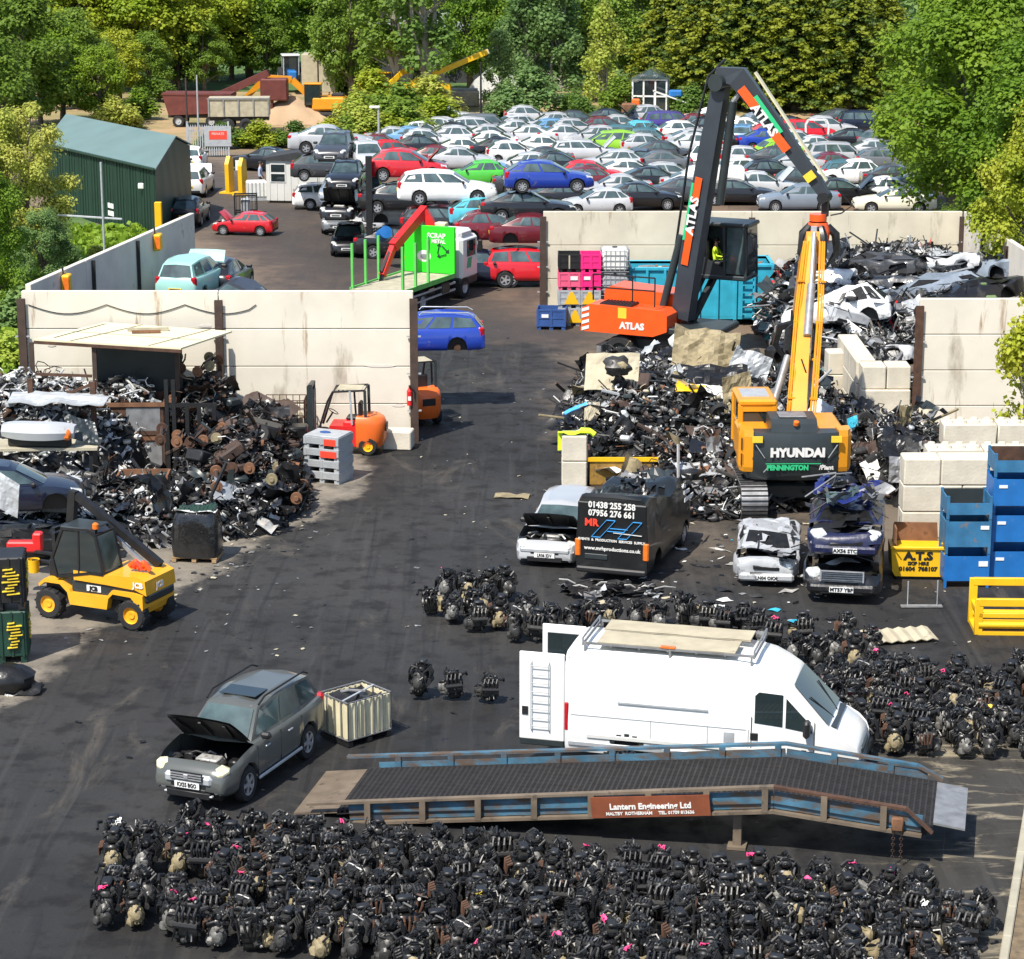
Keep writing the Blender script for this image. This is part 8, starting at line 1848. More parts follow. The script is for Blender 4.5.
# ------------------------------------------------------------------ people
def person(loc, rz, label, shirt, pose='stand', scale=1.0):
    J = [(0, 0, .95), (0, 0, 1.15), (0, 0, 1.42), (0, 0, 1.55), (0, 0.02, 1.66), (0, 0.02, 1.76)]
    if pose == 'stand':
        L = [(.10, 0, .92), (.11, .02, .50), (.11, -.03, .07), (.12, .14, .04)]; Rl = [(-.10, 0, .92), (-.11, .05, .50), (-.11, .02, .07), (-.12, .18, .04)]
        A1 = [(.20, 0, 1.40), (.26, .02, 1.13), (.25, .16, .93), (.24, .22, .86)]; A2 = [(-.20, 0, 1.40), (-.26, -.02, 1.13), (-.26, .10, .90), (-.26, .14, .82)]
    else:
        L = [(.10, .05, .92), (.13, .46, .95), (.13, .52, .50), (.14, .66, .46)]; Rl = [(-.10, .05, .92), (-.13, .46, .95), (-.13, .52, .50), (-.14, .66, .46)]
        A1 = [(.20, 0, 1.40), (.28, .12, 1.15), (.24, .38, 1.12), (.24, .46, 1.13)]; A2 = [(-.20, 0, 1.40), (-.28, .12, 1.15), (-.24, .38, 1.12), (-.24, .46, 1.13)]
    rad = [.15, .14, .15, .06, .085, .07]; vs = list(J); rd = list(rad); ed = [(i, i + 1) for i in range(5)]
    for ch, root, rr_ in ((L, 0, (.09, .065, .045, .04)), (Rl, 0, (.09, .065, .045, .04)), (A1, 2, (.06, .045, .035, .03)), (A2, 2, (.06, .045, .035, .03))):
        pr = root
        for p_, k in zip(ch, rr_): vs.append(p_); rd.append(k); ed.append((pr, len(vs) - 1)); pr = len(vs) - 1
    me = bpy.data.meshes.new('person'); me.from_pydata(vs, ed, []); o = ob('person', me, None, loc, rz)
    sk = o.modifiers.new('skin', 'SKIN'); o.modifiers.new('sub', 'SUBSURF').levels = 1; o.modifiers['sub'].render_levels = 1
    for i, v_ in enumerate(me.skin_vertices[0].data): v_.radius = (rd[i], rd[i]); v_.use_root = (i == 0)
    dg = bpy.context.evaluated_depsgraph_get(); m2 = bpy.data.meshes.new_from_object(o.evaluated_get(dg)); o.modifiers.clear(); o.data = m2
    m2.materials.clear()
    for mt in (M['skin'], M[shirt], M['cloth_dark']): m2.materials.append(mt)
    for f in m2.polygons:
        z = f.center.z; x = abs(f.center.x); f.use_smooth = True
        hand = (x > .2 and ((pose == 'stand' and z < .98) or (pose != 'stand' and f.center.y > .36 and z > 1.0)))
        f.material_index = 0 if z > 1.50 or hand else (1 if (z > .98 and (pose == 'stand' or f.center.y < .36)) else 2)
    o.scale = (scale,) * 3; tag(o, label, 'person')
    q = MB(); q.ball((0, 0.0, 1.735), (.105, .115, .09), M['hair'], 12, 8); q.build('hair', o)
    q = MB(); q.ball((0, .125, 1.665), (.018, .025, .028), M['skin'], 6, 5)
    for s in (-1, 1): q.ball((s * .035, .108, 1.69), (.014, .01, .009), M['hair'], 6, 4); q.ball((s * .095, .02, 1.67), (.014, .022, .032), M['skin'], 6, 4)
    q.box((0, .115, 1.615), (.05, .012, .008), M['sign_red']); q.build('face', o)
    return o
person(G(259, 195) + V((0, 1, 0)), R(-100), 'person in a pale blue shirt walking by the white site cabin', 'cloth_pale')
person(seat_world + V((.0, .0, -.92)), aH - R(90), 'person in a yellow vest sitting in the cab of the material handler', 'hivis', 'sit')

# ------------------------------------------------------------------ far working yard beyond the hedge
def far(name, label, cat, loc, rz=0): r = empty(name, loc, rz); return tag(r, label, cat)
r = far('tipping_trailer', 'dark red tipping hopper trailer beyond the palisade gate', 'trailer', G(200, 126), R(-4)); r.scale = (.86,) * 3; q = MB()
q.prism([(-2.4, 1.0), (2.6, 1.2), (3.0, 2.7), (-2.9, 2.7)], -1.2, 1.2, pm('dull_red', (.13, .03, .022), .6, 0, .2, 2, dirt=((.1, .05, .04), .3, 2))); redm = q.mats[0]; q.box((0, 0, 2.75), (5.9, 2.5, .15), redm); q.build('hopper', r)
q = MB(); q.box((0, 0, .85), (5.2, .9, .25), M['black']); q.build('chassis', r)
for x in (-1.6, 1.2): wheel(r, 'wheel', (x, -1.0, .5), .5, .35, 'galv', lug=False); wheel(r, 'wheel', (x, 1.0, .5), .5, .35, 'galv', lug=False)
r = far('conveyor', 'dark red sloping conveyor behind the grey trailer', 'conveyor', G(240, 122)); q = MB(); q.beam((-2.5, 0, 1.5), (2.2, 0, 3.6), .9, .5, redm); q.box((2.6, 0, 2.4), (2.0, 1.2, 1.6), redm, ch=.1); q.build('belt_frame', r); q = MB()
for x in (-1.8, 1.2, 2.4): q.box((x, 0, .8), (.15, .9, 1.6), redm)
q.build('leg', r)
r = far('grey_trailer', 'weathered grey drop side trailer beside the sand heap', 'trailer', G(240, 131), R(3)); q = MB(); q.box((0, 0, 1.75), (4.3, 2.2, 1.25), M['timber'])
for i in range(5): q.box((-2.1 + i * 1.05, -1.13, 1.75), (.1, .08, 1.25), M['steel'])
q.box((0, -1.13, 2.38), (4.4, .1, .1), M['steel']); q.build('body', r); q = MB(); q.box((0, 0, .95), (4.2, 1.2, .3), M['black']); q.build('chassis', r)
for x in (-.8, .5): wheel(r, 'wheel', (x, -.95, .5), .5, .3, 'black', lug=False); wheel(r, 'wheel', (x, .95, .5), .5, .3, 'black', lug=False)
q = MB(); n = 40; vs = []
for j in range(n + 1):
    for i in range(n + 1):
        x, y = -4 + 8 * i / n, -3 + 6 * j / n; d_ = math.hypot(x / 3.6, y / 2.7); vs.append((x, y, max(-.05, 1.9 * max(0, 1 - d_) ** .8) + .18 * noise.noise(V((x, y, 3)))))
q.add(vs, [(j * (n + 1) + i, j * (n + 1) + i + 1, (j + 1) * (n + 1) + i + 1, (j + 1) * (n + 1) + i) for j in range(n) for i in range(n)], M['sand'], True)
one(q, 'sand_heap', 'heap of orange sand between the grey trailer and orange excavator', 'sand heap', G(291, 121))
def mini_excavator(loc, rz, label, sc, boomz, mat='digger', name='far_excavator'):
    r = far(name, label, 'excavator', loc, rz); r.scale = (sc,) * 3
    for s in (1, -1): q = MB(); q.box((0, s * .9, .4), (3.0, .5, .75), M['iron'], ch=.2); q.build('track', r)
    q = MB(); q.box((-.6, 0, 1.35), (2.4, 2.2, .95), M[mat], ch=.12); q.box((-1.2, -.3, 1.9), (.9, .9, .25), M['black'], ch=.05); q.build('house', r)
    q = MB(); q.box((.55, .55, 2.0), (1.2, .95, 1.5), M['glass'], ch=.05)
    for x in (0, 1.1):
        for y in (.1, 1.0): q.box((x, y, 2.0), (.1, .1, 1.55), M['black'])
    q.box((.55, .55, 2.8), (1.35, 1.05, .12), M[mat], ch=.04); q.build('cab', r)
    P = [(.6, -.3, 1.5), (2.2, -.3, boomz), (4.2, -.3, boomz + .1), (5.6, -.3, boomz - 1.3)]; q = MB()
    for a_, b_, w_ in zip(P, P[1:], (.45, .5, .4)): q.beam(a_, b_, .36, w_, M[mat])
    q.build('boom', r); q = MB(); q.prism([(5.3, boomz - 1.3), (5.9, boomz - 1.2), (5.8, boomz - 2.1), (5.0, boomz - 2.2)], -.75, .15, M['iron']); q.build('bucket', r)
mini_excavator(G(322, 121), R(178), 'orange excavator with a long arm reaching left over the sand heap', 1.0, 3.0)
r = far('tractor', 'blue and white cabbed tractor behind the orange excavator arm', 'tractor', G(285, 100) + V((0, 6, 0)), R(-80)); r.location.z = .4
for x, rd in ((1.3, .5), (-.7, .85)):
    for s in (1, -1): wheel(r, 'wheel', (x, s * .85, rd), rd, .4, 'galv', lug=False)
q = MB(); q.box((.9, 0, 1.2), (1.8, .7, .7), M['blue'], ch=.1); q.build('bonnet', r); q = MB(); q.box((-.5, 0, 1.9), (1.3, 1.3, 1.5), M['glass'], ch=.06); q.box((-.5, 0, 2.72), (1.5, 1.5, .14), M['white'], ch=.04)
for x in (-1.1, .1):
    for y in (-.62, .62): q.box((x, y, 1.9), (.1, .1, 1.6), M['galv'])
q.build('cab', r)
q = MB(); 
for i in range(2): q.box((i * 1.4 - .7, 0, 1.5 + .1 * i), (1.3, 2.4, 3.0 + .2 * i), M['board'], ch=.03)
one(q, 'storage_hut', 'pair of tall cream storage tanks among the trees behind the sand', 'hut', G(316, 103) + V((0, 4, .6)))
mini_excavator(G(374, 122) + V((0, 9, .6)), R(20), 'small yellow digger half hidden by trees left of the tall trunks', .8, 2.9, 'yellow')
r = far('telehandler', 'yellow telescopic loader with its boom raised to the right between the trunks', 'loader', G(425, 118) + V((0, 4, .8)), R(8)); q = MB(); q.box((0, 0, 1.0), (3.6, 1.6, .9), M['yellow'], ch=.1); q.box((-.4, .3, 1.9), (1.2, .9, 1.2), M['glass'], ch=.05); q.build('body', r); q = MB(); q.beam((-1.2, -.5, 1.5), (4.6, -.5, 3.8), .34, .38, M['yellow']); q.beam((1.2, -.5, 2.4), (4.7, -.5, 3.84), .3, .35, M['cream']); q.build('boom', r)
for x in (-1.2, 1.2):
    for s in (1, -1): wheel(r, 'wheel', (x, s * .8, .5), .5, .4, 'yellow', lug=False)
q = MB(); q.box((0, 0, .6), (3.0, 1.4, 1.2), M['timber'], ch=.1); q.box((.3, 0, 1.25), (2.2, 1.2, .2), M['steel']); q.box((-1.5, 0, 1.0), (.15, 1.4, 1.6), M['yellow'])
one(q, 'flat_trailer', 'low timber trailer loaded with boards right of the yellow loader', 'trailer', G(460, 106))
q = MB(); q.box((0, 0, .7), (1.7, 1.2, 1.2), M['black'], ch=.08); q.box((0, 0, 1.4), (.7, .5, .5), M['black'], ch=.1); one(q, 'black_tank', 'black water tank at the tree edge above the silver cars', 'tank', G(449, 121))
r = far('barn', 'dark open barn with a pale roof behind the tall trunks', 'barn', G(425, 92) + V((0, 12, 0)), R(-8)); q = MB(); q.box((0, 0, 2.3), (11, 7, 4.6), M['darkroof']); q.build('wall', r); q = MB(); q.prism([(-5.8, 4.5), (5.8, 4.5), (5.4, 4.75), (0, 5.9), (-5.4, 4.75)], -3.8, 3.8, M['galv']); q.build('roof', r)
for i in range(2): 
    q = MB(); n = 14; q.loft([[(1.8 * math.cos(math.pi * k / n), y, 2.2 * math.sin(math.pi * k / n)) for k in range(n + 1)] for y in (-4, 4)], M['ibcwhite'], True, True, True); one(q, 'polytunnel', ['white polytunnel among the trees right of the black pole', 'second white polytunnel further right behind the willow'][i], 'polytunnel', G(492 + i * 30, 112) + V((0, 12, .0)), R(-5))
r = far('conservatory', 'small white framed conservatory among the trees right of the pale birch', 'conservatory', G(654, 118) + V((0, 5, 0)), R(-8)); q = MB(); q.box((0, 0, 1.25), (2.6, 2.0, 2.5), M['glass']); q.build('glazing', r); q = MB()
for x in (-1.3, -.45, .45, 1.3):
    for y in (-1.02, 1.02): q.box((x, y, 1.25), (.12, .08, 2.5), M['white'])
for z in (.05, 1.25, 2.5):
    for y in (-1.02, 1.02): q.box((0, y, z), (2.7, .08, .12), M['white'])
    for x in (-1.3, 1.3): q.box((x, 0, z), (.08, 2.1, .12), M['white'])
q.build('frame', r); q = MB(); q.prism([(-1.5, 2.55), (1.5, 2.55), (0, 3.3)], -1.2, 1.2, M['glass_pale']); q.build('roof', r)
q = MB(); q.beam((-1.2, 0, 1.8), (1.4, 0, .9), .8, .08, M['white']); q.box((-1.1, 0, .9), (.1, .8, 1.8), M['white']); q.box((1.0, 0, .4), (.1, .8, .8), M['white']); q.box((.5, .1, 1.6), (1.0, .6, .5), M['blue'], ch=.1); one(q, 'garden_slide', 'white and blue garden slide beside the conservatory', 'slide', G(672, 120) + V((0, 4, 0)))
q = MB(); q.box((0, 0, .8), (1.1, .8, 1.3), M['rustlight'], ch=.1); q.box((.5, .2, 1.4), (.6, .6, .7), M['forkorange'], ch=.1); one(q, 'orange_cart', 'rusty orange hopper cart at the tree edge behind the scrap cars', 'cart', G(629, 123))

# ------------------------------------------------------------------ plants
def leafmat(name, c, c2, trans=.45):
    m = bpy.data.materials.new(name); m.use_nodes = True; n = m.node_tree.nodes; L = m.node_tree.links; b = n['Principled BSDF']; b.inputs['Roughness'].default_value = .55; b.inputs['Specular IOR Level'].default_value = .3
    tc = n.new('ShaderNodeTexCoord'); z = n.new('ShaderNodeTexNoise'); z.inputs['Scale'].default_value = .55; z.inputs['Detail'].default_value = 4; L.new(tc.outputs['Object'], z.inputs['Vector'])
    oi = n.new('ShaderNodeObjectInfo'); ad = n.new('ShaderNodeMath'); ad.operation = 'MULTIPLY_ADD'; ad.inputs[1].default_value = .7; L.new(oi.outputs['Random'], ad.inputs[0])
    mr = n.new('ShaderNodeMapRange'); mr.inputs['From Min'].default_value = .3; mr.inputs['From Max'].default_value = .72; mr.inputs['To Min'].default_value = -.2; mr.inputs['To Max'].default_value = .6; L.new(z.outputs['Fac'], mr.inputs['Value']); L.new(mr.outputs[0], ad.inputs[2])
    mx = n.new('ShaderNodeMix'); mx.data_type = 'RGBA'; mx.inputs['A'].default_value = (*c, 1); mx.inputs['B'].default_value = (*c2, 1); L.new(ad.outputs[0], mx.inputs['Factor'])
    tr = n.new('ShaderNodeBsdfTranslucent'); L.new(mx.outputs['Result'], b.inputs['Base Color']); L.new(mx.outputs['Result'], tr.inputs['Color'])
    ms = n.new('ShaderNodeMixShader'); ms.inputs[0].default_value = trans; L.new(b.outputs[0], ms.inputs[1]); L.new(tr.outputs[0], ms.inputs[2]); L.new(ms.outputs[0], n['Material Output'].inputs['Surface'])
    return m
LM = dict(bright=leafmat('spring_leaf', (.105, .215, .016), (.25, .365, .03)), yellowg=leafmat('yellow_green_leaf', (0.241, 0.344, 0.019), (0.483, 0.500, 0.053)), mid=leafmat('mid_green_leaf', (.115, .20, .024), (.23, .34, .045)), dark=leafmat('dark_leaf', (.085, .17, .03), (.16, .27, .05)), willow=leafmat('grey_green_leaf', (0.148, 0.260, 0.082), (0.277, 0.390, 0.123)),
          pale=leafmat('pale_leaf', (0.351, 0.471, 0.061), (0.500, 0.500, 0.109)), conifer=leafmat('conifer_needle', (.08, .13, .022), (.13, .19, .035), .4), tip=leafmat('olive_needle_tip', (.20, .25, .022), (.32, .35, .035), .4), lime=leafmat('lime_leaf', (0.369, 0.500, 0.027), (0.500, 0.500, 0.055)), grass=leafmat('verge_grass', (0.148, 0.309, 0.020), (0.295, 0.423, 0.041)))
def leaves(verts, faces, c, r, n, size, q, up=1.1):
    for _ in range(n):
        u1, u2, u3 = q.gauss(0, 1), q.gauss(0, 1), q.gauss(0, 1); l = math.sqrt(u1 * u1 + u2 * u2 + u3 * u3) + 1e-6; k = q.random() ** .55 * q.uniform(.8, 1.25)
        x, y, z = c[0] + r[0] * k * u1 / l, c[1] + r[1] * k * u2 / l, c[2] + r[2] * k * u3 / l
        ax, ay, az = q.gauss(0, 1), q.gauss(0, 1), q.gauss(0, .6); nx, ny, nz = u1 / l + q.gauss(0, .5), u2 / l + q.gauss(0, .5), u3 / l + up + q.gauss(0, .5)
        bx, by, bz = ay * nz - az * ny, az * nx - ax * nz, ax * ny - ay * nx; lb = math.sqrt(bx * bx + by * by + bz * bz) + 1e-6
        cx, cy_, cz = ny * bz - nz * by, nz * bx - nx * bz, nx * by - ny * bx; lc = math.sqrt(cx * cx + cy_ * cy_ + cz * cz) + 1e-6
        s = size * q.uniform(.6, 1.25); bx, by, bz = bx / lb * s * .5, by / lb * s * .5, bz / lb * s * .5; cx, cy_, cz = cx / lc * s, cy_ / lc * s, cz / lc * s
        o_ = len(verts); verts.extend(((x - cx * .5, y - cy_ * .5, z - cz * .5), (x + bx, y + by, z + bz), (x + cx * .5, y + cy_ * .5, z + cz * .5), (x - bx, y - by, z - bz))); faces.append((o_, o_ + 1, o_ + 2, o_ + 3))
CROWN = {}
def crown_mesh(kind, seed, mat, H=10.0):
    """crown and trunk meshes of a tree of nominal height H=10"""
    k = (kind, seed, mat)
    if k in CROWN: return CROWN[k]
    q = random.Random(seed * 17 + len(kind)); vs, fs = [], []; tk = MB(); mats = [LM[mat]]; mi = None
    if kind == 'broad' or kind == 'near':
        lobes = []; nl = 62 if kind == 'broad' else 70; sz = .24 if kind == 'broad' else .17; nleaf = 270 if kind == 'broad' else 600
        for i in range(nl):
            an = q.uniform(0, 6.28); zf = q.uniform(0, 1); rad = 3.6 * math.sin(math.pi * (.18 + .74 * zf)) * q.uniform(.45, 1.0); lobes.append((rad * math.cos(an), rad * math.sin(an), 1.9 + 7.3 * zf, q.uniform(.55, 1.25) * (1 if kind == 'broad' else .9)))
        for (x, y, z, r_) in lobes: leaves(vs, fs, (x, y, z), (r_ * q.uniform(.8, 1.5), r_ * q.uniform(.8, 1.5), r_ * q.uniform(.6, 1.1)), nleaf, sz, q)
        tk.tube([(0, 0, -.1), (.1, 0, 2), (0, .15, 4.5), (.1, 0, 8)], [.32, .24, .16, .05], M['bark'], 8)
        for (x, y, z, r_) in lobes[:12]: tk.tube([(0, 0, max(1.2, z * .45)), (x * .5, y * .5, z * .75), (x, y, z)], [.13, .08, .03], M['bark'], 5)
    elif kind == 'willow' or kind == 'birch':
        for i in range(46):
            an = q.uniform(0, 6.28); zf = q.random(); rad = 2.7 * (1 - .75 * zf) * q.uniform(.3, 1); x, y, z = rad * math.cos(an), rad * math.sin(an), 1.4 + 8.2 * zf
            leaves(vs, fs, (x, y, z), (.75, .75, 1.0), 110 if kind == 'birch' else 170, .26, q, .2)
            tk.tube([(0, 0, z * .6), (x, y, z)], [.05, .02], M['palebark'], 4)
        for i in range(3 if kind == 'birch' else 1): tk.tube([(i * .5 - .5, 0, -.1), (i * .7 - .7, .1, 3), (i * .5 - .4, 0, 8.6)], [.12, .09, .03], M['palebark'], 7)
    elif kind == 'tall':
        for i in range(30):
            zf = q.random(); an = q.uniform(0, 6.28); rad = q.uniform(.5, 2.4); leaves(vs, fs, (rad * math.cos(an), rad * math.sin(an), 3.0 + 7 * zf), (.9, .9, .7), 120, .30, q)
            tk.tube([(0, 0, 2.2 + 6 * zf), (rad * math.cos(an), rad * math.sin(an), 3.0 + 7 * zf)], [.06, .02], M['palebark'], 4)
        tk.tube([(0, 0, -.1), (.2, 0, 3), (-.1, .1, 6.5), (.15, 0, 10)], [.34, .28, .22, .1], M['palebark'], 8)
        tk.tube([(.1, 0, 2.0), (-.7, .2, 4.5), (-1.1, .2, 8)], [.2, .15, .06], M['palebark'], 7); tk.tube([(.1, 0, 1.6), (.9, .1, 4.2), (1.3, .1, 9)], [.2, .14, .06], M['palebark'], 7)
    elif kind == 'conifer':
        mats = [LM['conifer'], LM['tip']]; mi = []
        for lev in range(24):
            zf = lev / 23; z = .9 + 8.8 * zf; rad = (3.0 * (1 - zf) ** .75 + .35) * q.uniform(.85, 1.12); nb = int(7 + 9 * (1 - zf))
            for b_ in range(nb):
                an = 6.28 * b_ / nb + q.uniform(-.25, .25); rr_ = rad * q.uniform(.75, 1.1)
                for st in (.35, .6, .82, 1.0):
                    n0 = len(fs); leaves(vs, fs, (rr_ * st * math.cos(an), rr_ * st * math.sin(an), z - .42 * st * st + .1), (.40, .40, .15), 24, .22, q, .8); mi += [1 if st > .8 and q.random() < .75 else (1 if zf > .82 and q.random() < .5 else 0)] * (len(fs) - n0)
        tk.tube([(0, 0, -.1), (0, 0, 9.6)], [.25, .03], M['bark'], 7)
    elif kind == 'bush':
        for i in range(16): an = q.uniform(0, 6.28); rad = q.uniform(0, 3.4); leaves(vs, fs, (rad * math.cos(an), rad * math.sin(an), q.uniform(1.0, 6.5) * (1 - rad / 6)), (1.6, 1.6, 1.7), 240, .5, q)
        tk.tube([(0, 0, -.1), (.2, 0, 2.5), (0, .2, 5)], [.3, .2, .05], M['bark'], 6)
    me = bpy.data.meshes.new('crown'); me.from_pydata(vs, [], fs)
    for m_ in mats: me.materials.append(m_)
    if mi: me.polygons.foreach_set('material_index', mi)
    me.update(); CROWN[k] = (me, tk.mesh('trunk')); return CROWN[k]
KINDN = dict(broad='broadleaf tree', near='broadleaf tree', willow='feathery willow tree', birch='slender birch tree', tall='tall bare-trunked tree', conifer='conifer', bush='bush')
def tree(px, Y, H, kind, mat, seed, label, wide=1.0, group='trees around the scrap yard', py=None, X=None):
    me, tk = crown_mesh(kind, seed, mat); x = X if X is not None else AT(px, 100, Y).x
    nm = {'conifer': 'conifer_tree', 'bush': 'bush', 'willow': 'willow_tree', 'birch': 'birch_tree'}.get(kind, 'broadleaf_tree')
    r = empty(nm, (x, Y, 0), rnd.uniform(0, 6.28)); s = H / 10; r.scale = (s * wide, s * wide, s); tag(r, label, 'bush' if kind == 'bush' else 'tree', group)
    ob('trunk', tk, r); ob('crown', me, r); return r
T_ = tree
# front line of trees behind the cars
T_(700, 192, 10.3, 'conifer', 'conifer', 1, 'dark conifer with olive tips behind the top of the dark boom', 1.25); T_(745, 190, 10.6, 'conifer', 'conifer', 2, 'dark conifer just right of the boom top', 1.25); T_(795, 189, 10.8, 'conifer', 'conifer', 3, 'dark conifer above the red people carrier', 1.3); T_(848, 188, 10.2, 'conifer', 'conifer', 1, 'dark conifer above the dark blue off-roader', 1.3); T_(880, 192, 9.6, 'conifer', 'conifer', 2, 'dark conifer partly behind the big bright tree', 1.2); T_(770, 197, 10.4, 'conifer', 'conifer', 2, 'conifer standing behind the row of conifers', 1.2); T_(822, 196, 10.0, 'conifer', 'conifer', 3, 'rear conifer filling the gap in the conifer row', 1.2); T_(668, 200, 9.6, 'conifer', 'conifer', 3, 'shadowy conifer behind the conservatory', 1.2)
T_(604, 190, 7.9, 'birch', 'pale', 1, 'pale yellow green birch with thin white stems behind the cars', 1.1); T_(560, 196, 9.2, 'willow', 'willow', 1, 'grey green feathery willow left of the pale birch', 1.25); T_(525, 197, 9.6, 'willow', 'willow', 2, 'grey green feathery willow above the white hatchback', 1.2); T_(500, 190, 6.0, 'willow', 'willow', 1, 'small feathery willow in front of the polytunnels', 1.2); T_(585, 199, 9.0, 'willow', 'mid', 2, 'mid green feathery tree behind the pale birch', 1.2); T_(640, 204, 10, 'broad', 'mid', 3, 'round mid green tree behind the conservatory', 1.0)
T_(395, 190, 13, 'tall', 'mid', 1, 'tall tree with several pale trunks above the grey cars', .9); T_(425, 186, 13, 'tall', 'dark', 2, 'tall thick trunked tree right of the pale trunks', 1.0); T_(408, 194, 13, 'tall', 'mid', 3, 'slim tall tree between the two tall trunks', .8); T_(352, 196, 11, 'broad', 'mid', 1, 'green tree left of the tall pale trunks', .8); T_(470, 206, 10, 'broad', 'bright', 2, 'bright green tree above the yellow loader boom', .9)
hedge_spots = [(205, 152), (222, 150), (240, 149), (258, 150), (276, 149), (294, 148), (312, 147), (330, 147), (348, 147), (366, 146), (384, 145), (402, 143), (420, 141), (438, 136), (455, 132)]
for i, (px, py) in enumerate(hedge_spots): T_(px, G(px, py).y + 1, [1.9, 2.3, 2.0, 2.5][i % 4] + (1.3 if 340 < px < 440 else 0), 'bush', ['mid', 'dark', 'mid', 'yellowg'][i % 4] if px < 330 else ['pale', 'yellowg', 'mid'][i % 3], 1 + i % 2, f'{ORD[i]} bush from the left in the hedge behind the scrap cars', 1.5, 'hedge bushes at the back of the yard')
for i, (px, Y, h, kd, mt, lb) in enumerate(((362, 178, 4.0, 'bush', 'pale', 'pale bush at the foot of the tall trunks, leftmost'), (372, 182, 5.0, 'bush', 'yellowg', 'yellow green bush in front of the small yellow digger'), (398, 176, 5.2, 'bush', 'mid', 'mid green bush at the foot of the pale trunks'), (430, 180, 4.6, 'bush', 'pale', 'pale green bush under the yellow loader'), (505, 183, 4.2, 'bush', 'willow', 'grey green bush in front of the white polytunnel'), (530, 184, 5.0, 'bush', 'willow', 'grey green bush right of the white polytunnel'), (160, 196, 3.4, 'bush', 'mid', 'mid green bush left of the red hopper trailer'), (140, 182, 3.2, 'bush', 'bright', 'bright green bush behind the shed roof'), (118, 175, 3.6, 'bush', 'pale', 'pale bush just behind the shed ridge'), (345, 200, 4.6, 'bush', 'mid', 'mid green bush right of the cream tanks'), (580, 184, 3.2, 'bush', 'dark', 'dark bush under the pale birch'), (620, 188, 3.6, 'bush', 'mid', 'mid green bush left of the conservatory'), (690, 186, 3.4, 'bush', 'dark', 'dark bush right of the garden slide'))): T_(px, Y, h, kd, mt, 1 + i % 2, lb, 1.3, 'bushes along the far edge of the yard')
# woods behind
spots = [(-10, 150, 9, 'mid'), (22, 172, 10.5, 'mid'), (62, 180, 7.5, 'bright'), (100, 178, 6, 'bright'), (90, 205, 11, 'yellowg'), (135, 206, 12, 'yellowg'), (175, 207, 11.5, 'yellowg'), (215, 214, 12, 'yellowg'), (150, 200, 5.5, 'mid'), (250, 218, 12, 'bright'), (290, 230, 11, 'bright'), (330, 226, 12, 'bright'), (268, 214, 6, 'mid'), (345, 216, 7, 'mid'), (355, 222, 12, 'bright'), (385, 224, 12, 'mid'), (440, 224, 12, 'mid'), (475, 228, 12, 'bright'), (505, 226, 11, 'bright'), (60, 208, 12, 'yellowg'), (20, 206, 12, 'mid'), (-15, 215, 12, 'mid'), (540, 230, 12, 'mid'), (575, 228, 12, 'dark'), (610, 232, 12, 'mid'), (650, 228, 12, 'mid'), (685, 232, 12, 'bright'), (720, 230, 10, 'mid'), (205, 205, 6, 'mid'), (232, 216, 8, 'mid'), (180, 206, 5, 'dark'), (40, 178, 6.5, 'bright'), (75, 190, 8, 'mid'), (120, 196, 6, 'yellowg'), (345, 208, 7, 'pale'), (460, 214, 6, 'mid')]
names_ = dict(dark='dark green', mid='mid green', bright='bright green', yellowg='yellow green', pale='pale green')
cnt = {}
for i, (px, Y, h, mt) in enumerate(spots):
    if Y > 195 and px < 520: mt2 = mt
    cnt[mt] = cnt.get(mt, 0) + 1
    T_(px, Y, h, 'broad', mt, 1 + i % 3, f'{names_[mt]} tree in the wood behind the yard, {ORD[cnt[mt]-1]} of its colour from the left' if False else f'{names_[mt]} broadleaf tree, {ORD[cnt[mt]-1]} of that shade in the wood', 1.05, 'broadleaf trees of the wood behind the yard')
# distant wood: one mass
q_ = random.Random(4); me_ = [crown_mesh('broad', s_, m_)[0] for s_, m_ in ((1, 'mid'), (2, 'willow'), (3, 'pale'), (2, 'dark'))]
fw = MB(); vs, fs = [], []
for i in range(150):
    Y = q_.uniform(250, 345); x = q_.uniform(-.24, .24) * Y; h = q_.uniform(7, 12); 
    for k in range(9): leaves(vs, fs, (x + q_.uniform(-2.5, 2.5), Y + q_.uniform(-2, 2), h * q_.uniform(.25, .95)), (1.8, 1.8, 1.4), 44, .8, q_)
me = bpy.data.meshes.new('distant_wood'); me.from_pydata(vs, [], fs); me.materials.append(LM['willow']); o = ob('distant_wood', me); tag(o, 'far off grey green woodland rising behind all the nearer trees', 'wood', kind='stuff')
# right hand trees
T_(950, 119, 13.5, 'near', 'bright', 1, 'big bright green tree rising behind the cream car and back wall', 1.0, X=AT(978, 100, 119).x); T_(1005, 112, 12.5, 'near', 'bright', 2, 'big bright green tree at the right edge behind the side wall', 1.0, X=25.0); T_(930, 132, 13, 'near', 'bright', 3, 'bright green tree behind the cream car, further back', 1.0, X=AT(958, 100, 132).x); T_(985, 135, 14, 'near', 'mid', 1, 'deeper green tall tree between the two big bright trees', 1.0, X=AT(1005, 100, 135).x)
T_(960, 112, 4.2, 'near', 'mid', 2, 'low green bushy tree just outside the corner of the back walls', 1.2, X=AT(985, 200, 112).x); T_(1040, 96, 9.8, 'near', 'yellowg', 3, 'lime green tree leaning in at the right edge above the side wall', .75, X=AT(1040, 150, 96).x); T_(1050, 72, 6.2, 'birch', 'lime', 1, 'lime green branches reaching in front of the right wall', .95, X=AT(1034, 350, 72).x)
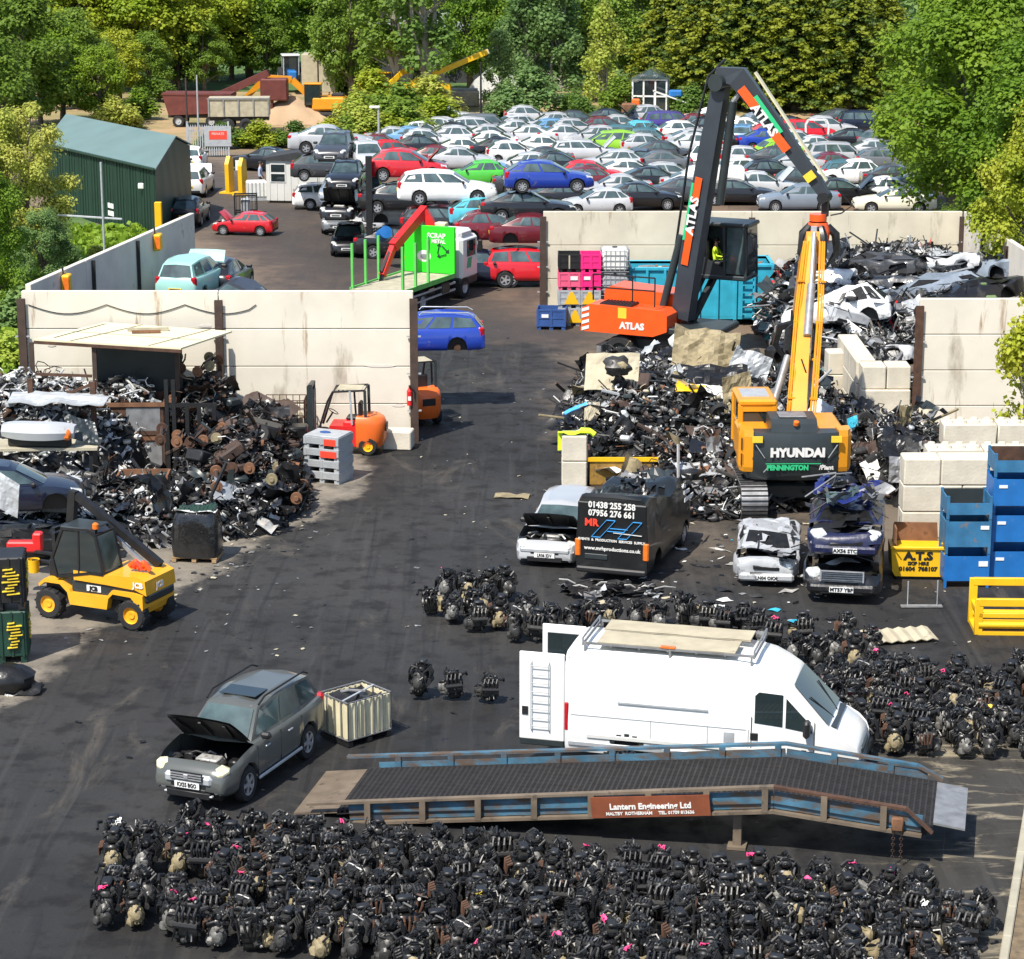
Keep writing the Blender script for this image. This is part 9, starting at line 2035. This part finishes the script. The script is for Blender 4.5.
# left hand trees and the verge
T_(25, 110, 8.6, 'near', 'pale', 2, 'pale green tree in front of the green shed at the left edge', .8, X=AT(22, 200, 110).x); T_(-15, 98, 7.0, 'near', 'bright', 1, 'light green tree at the far left edge beside the verge', .8, X=AT(-18, 200, 98).x); T_(40, 104, 4.2, 'near', 'willow', 3, 'small grey green tree below the shed gutter', .9, X=AT(40, 200, 104).x)
for i, (px, Y, h) in enumerate(((10, 96, 3.0), (35, 101, 2.4), (-5, 88, 2.6), (70, 110, 1.8), (18, 83, 1.8), (96, 114, 1.3), (55, 116, 2.6))): T_(px, Y, h, 'bush', ['willow', 'bright', 'pale'][i % 3], 1 + i % 2, f'{["grey green","bright green","pale green"][i%3]} bush on the left verge, {ORD[i]} of the seven', 1.4, 'bushes on the grass verge', X=AT(px, 250, Y).x)
vs, fs = [], []; q_ = random.Random(6)
for i in range(11000):
    t_ = q_.random(); Y = lerp(74, 124, t_); xr = (lerp(WL.x, WB.x, (Y - WL.y) / (WB.y - WL.y)) - .5 if Y < WB.y else WB.x - .7 - (Y - WB.y) * .2) if Y > WL.y else WL.x - .4; x = xr - q_.random() ** 1.3 * 9; hh = q_.uniform(.15, .7); leaves(vs, fs, (x, Y, hh * .5), (.25, .25, hh * .6), 5, .34, q_, -.3)
me = bpy.data.meshes.new('verge_grass'); me.from_pydata(vs, [], fs); me.materials.append(LM['grass']); o = ob('verge_grass', me); tag(o, 'long bright green grass and weeds on the verge outside the wall', 'grass', kind='stuff')
# ------------------------------------------------------------------ finish: put every one-mesh thing's origin at its own base
for o in list(col.objects):
    if o.parent is None and o.type == 'MESH' and o.data.users == 1 and o.location.length < 1e-6 and o.get('kind') != 'structure':
        vs_ = o.data.vertices
        if not len(vs_): continue
        co = [0.0] * (3 * len(vs_)); vs_.foreach_get('co', co)
        c = V(((min(co[0::3]) + max(co[0::3])) / 2, (min(co[1::3]) + max(co[1::3])) / 2, min(co[2::3])))
        o.data.transform(Matrix.Translation(-c)); o.location = c
        for ch in o.children: ch.location = V(ch.location) - c
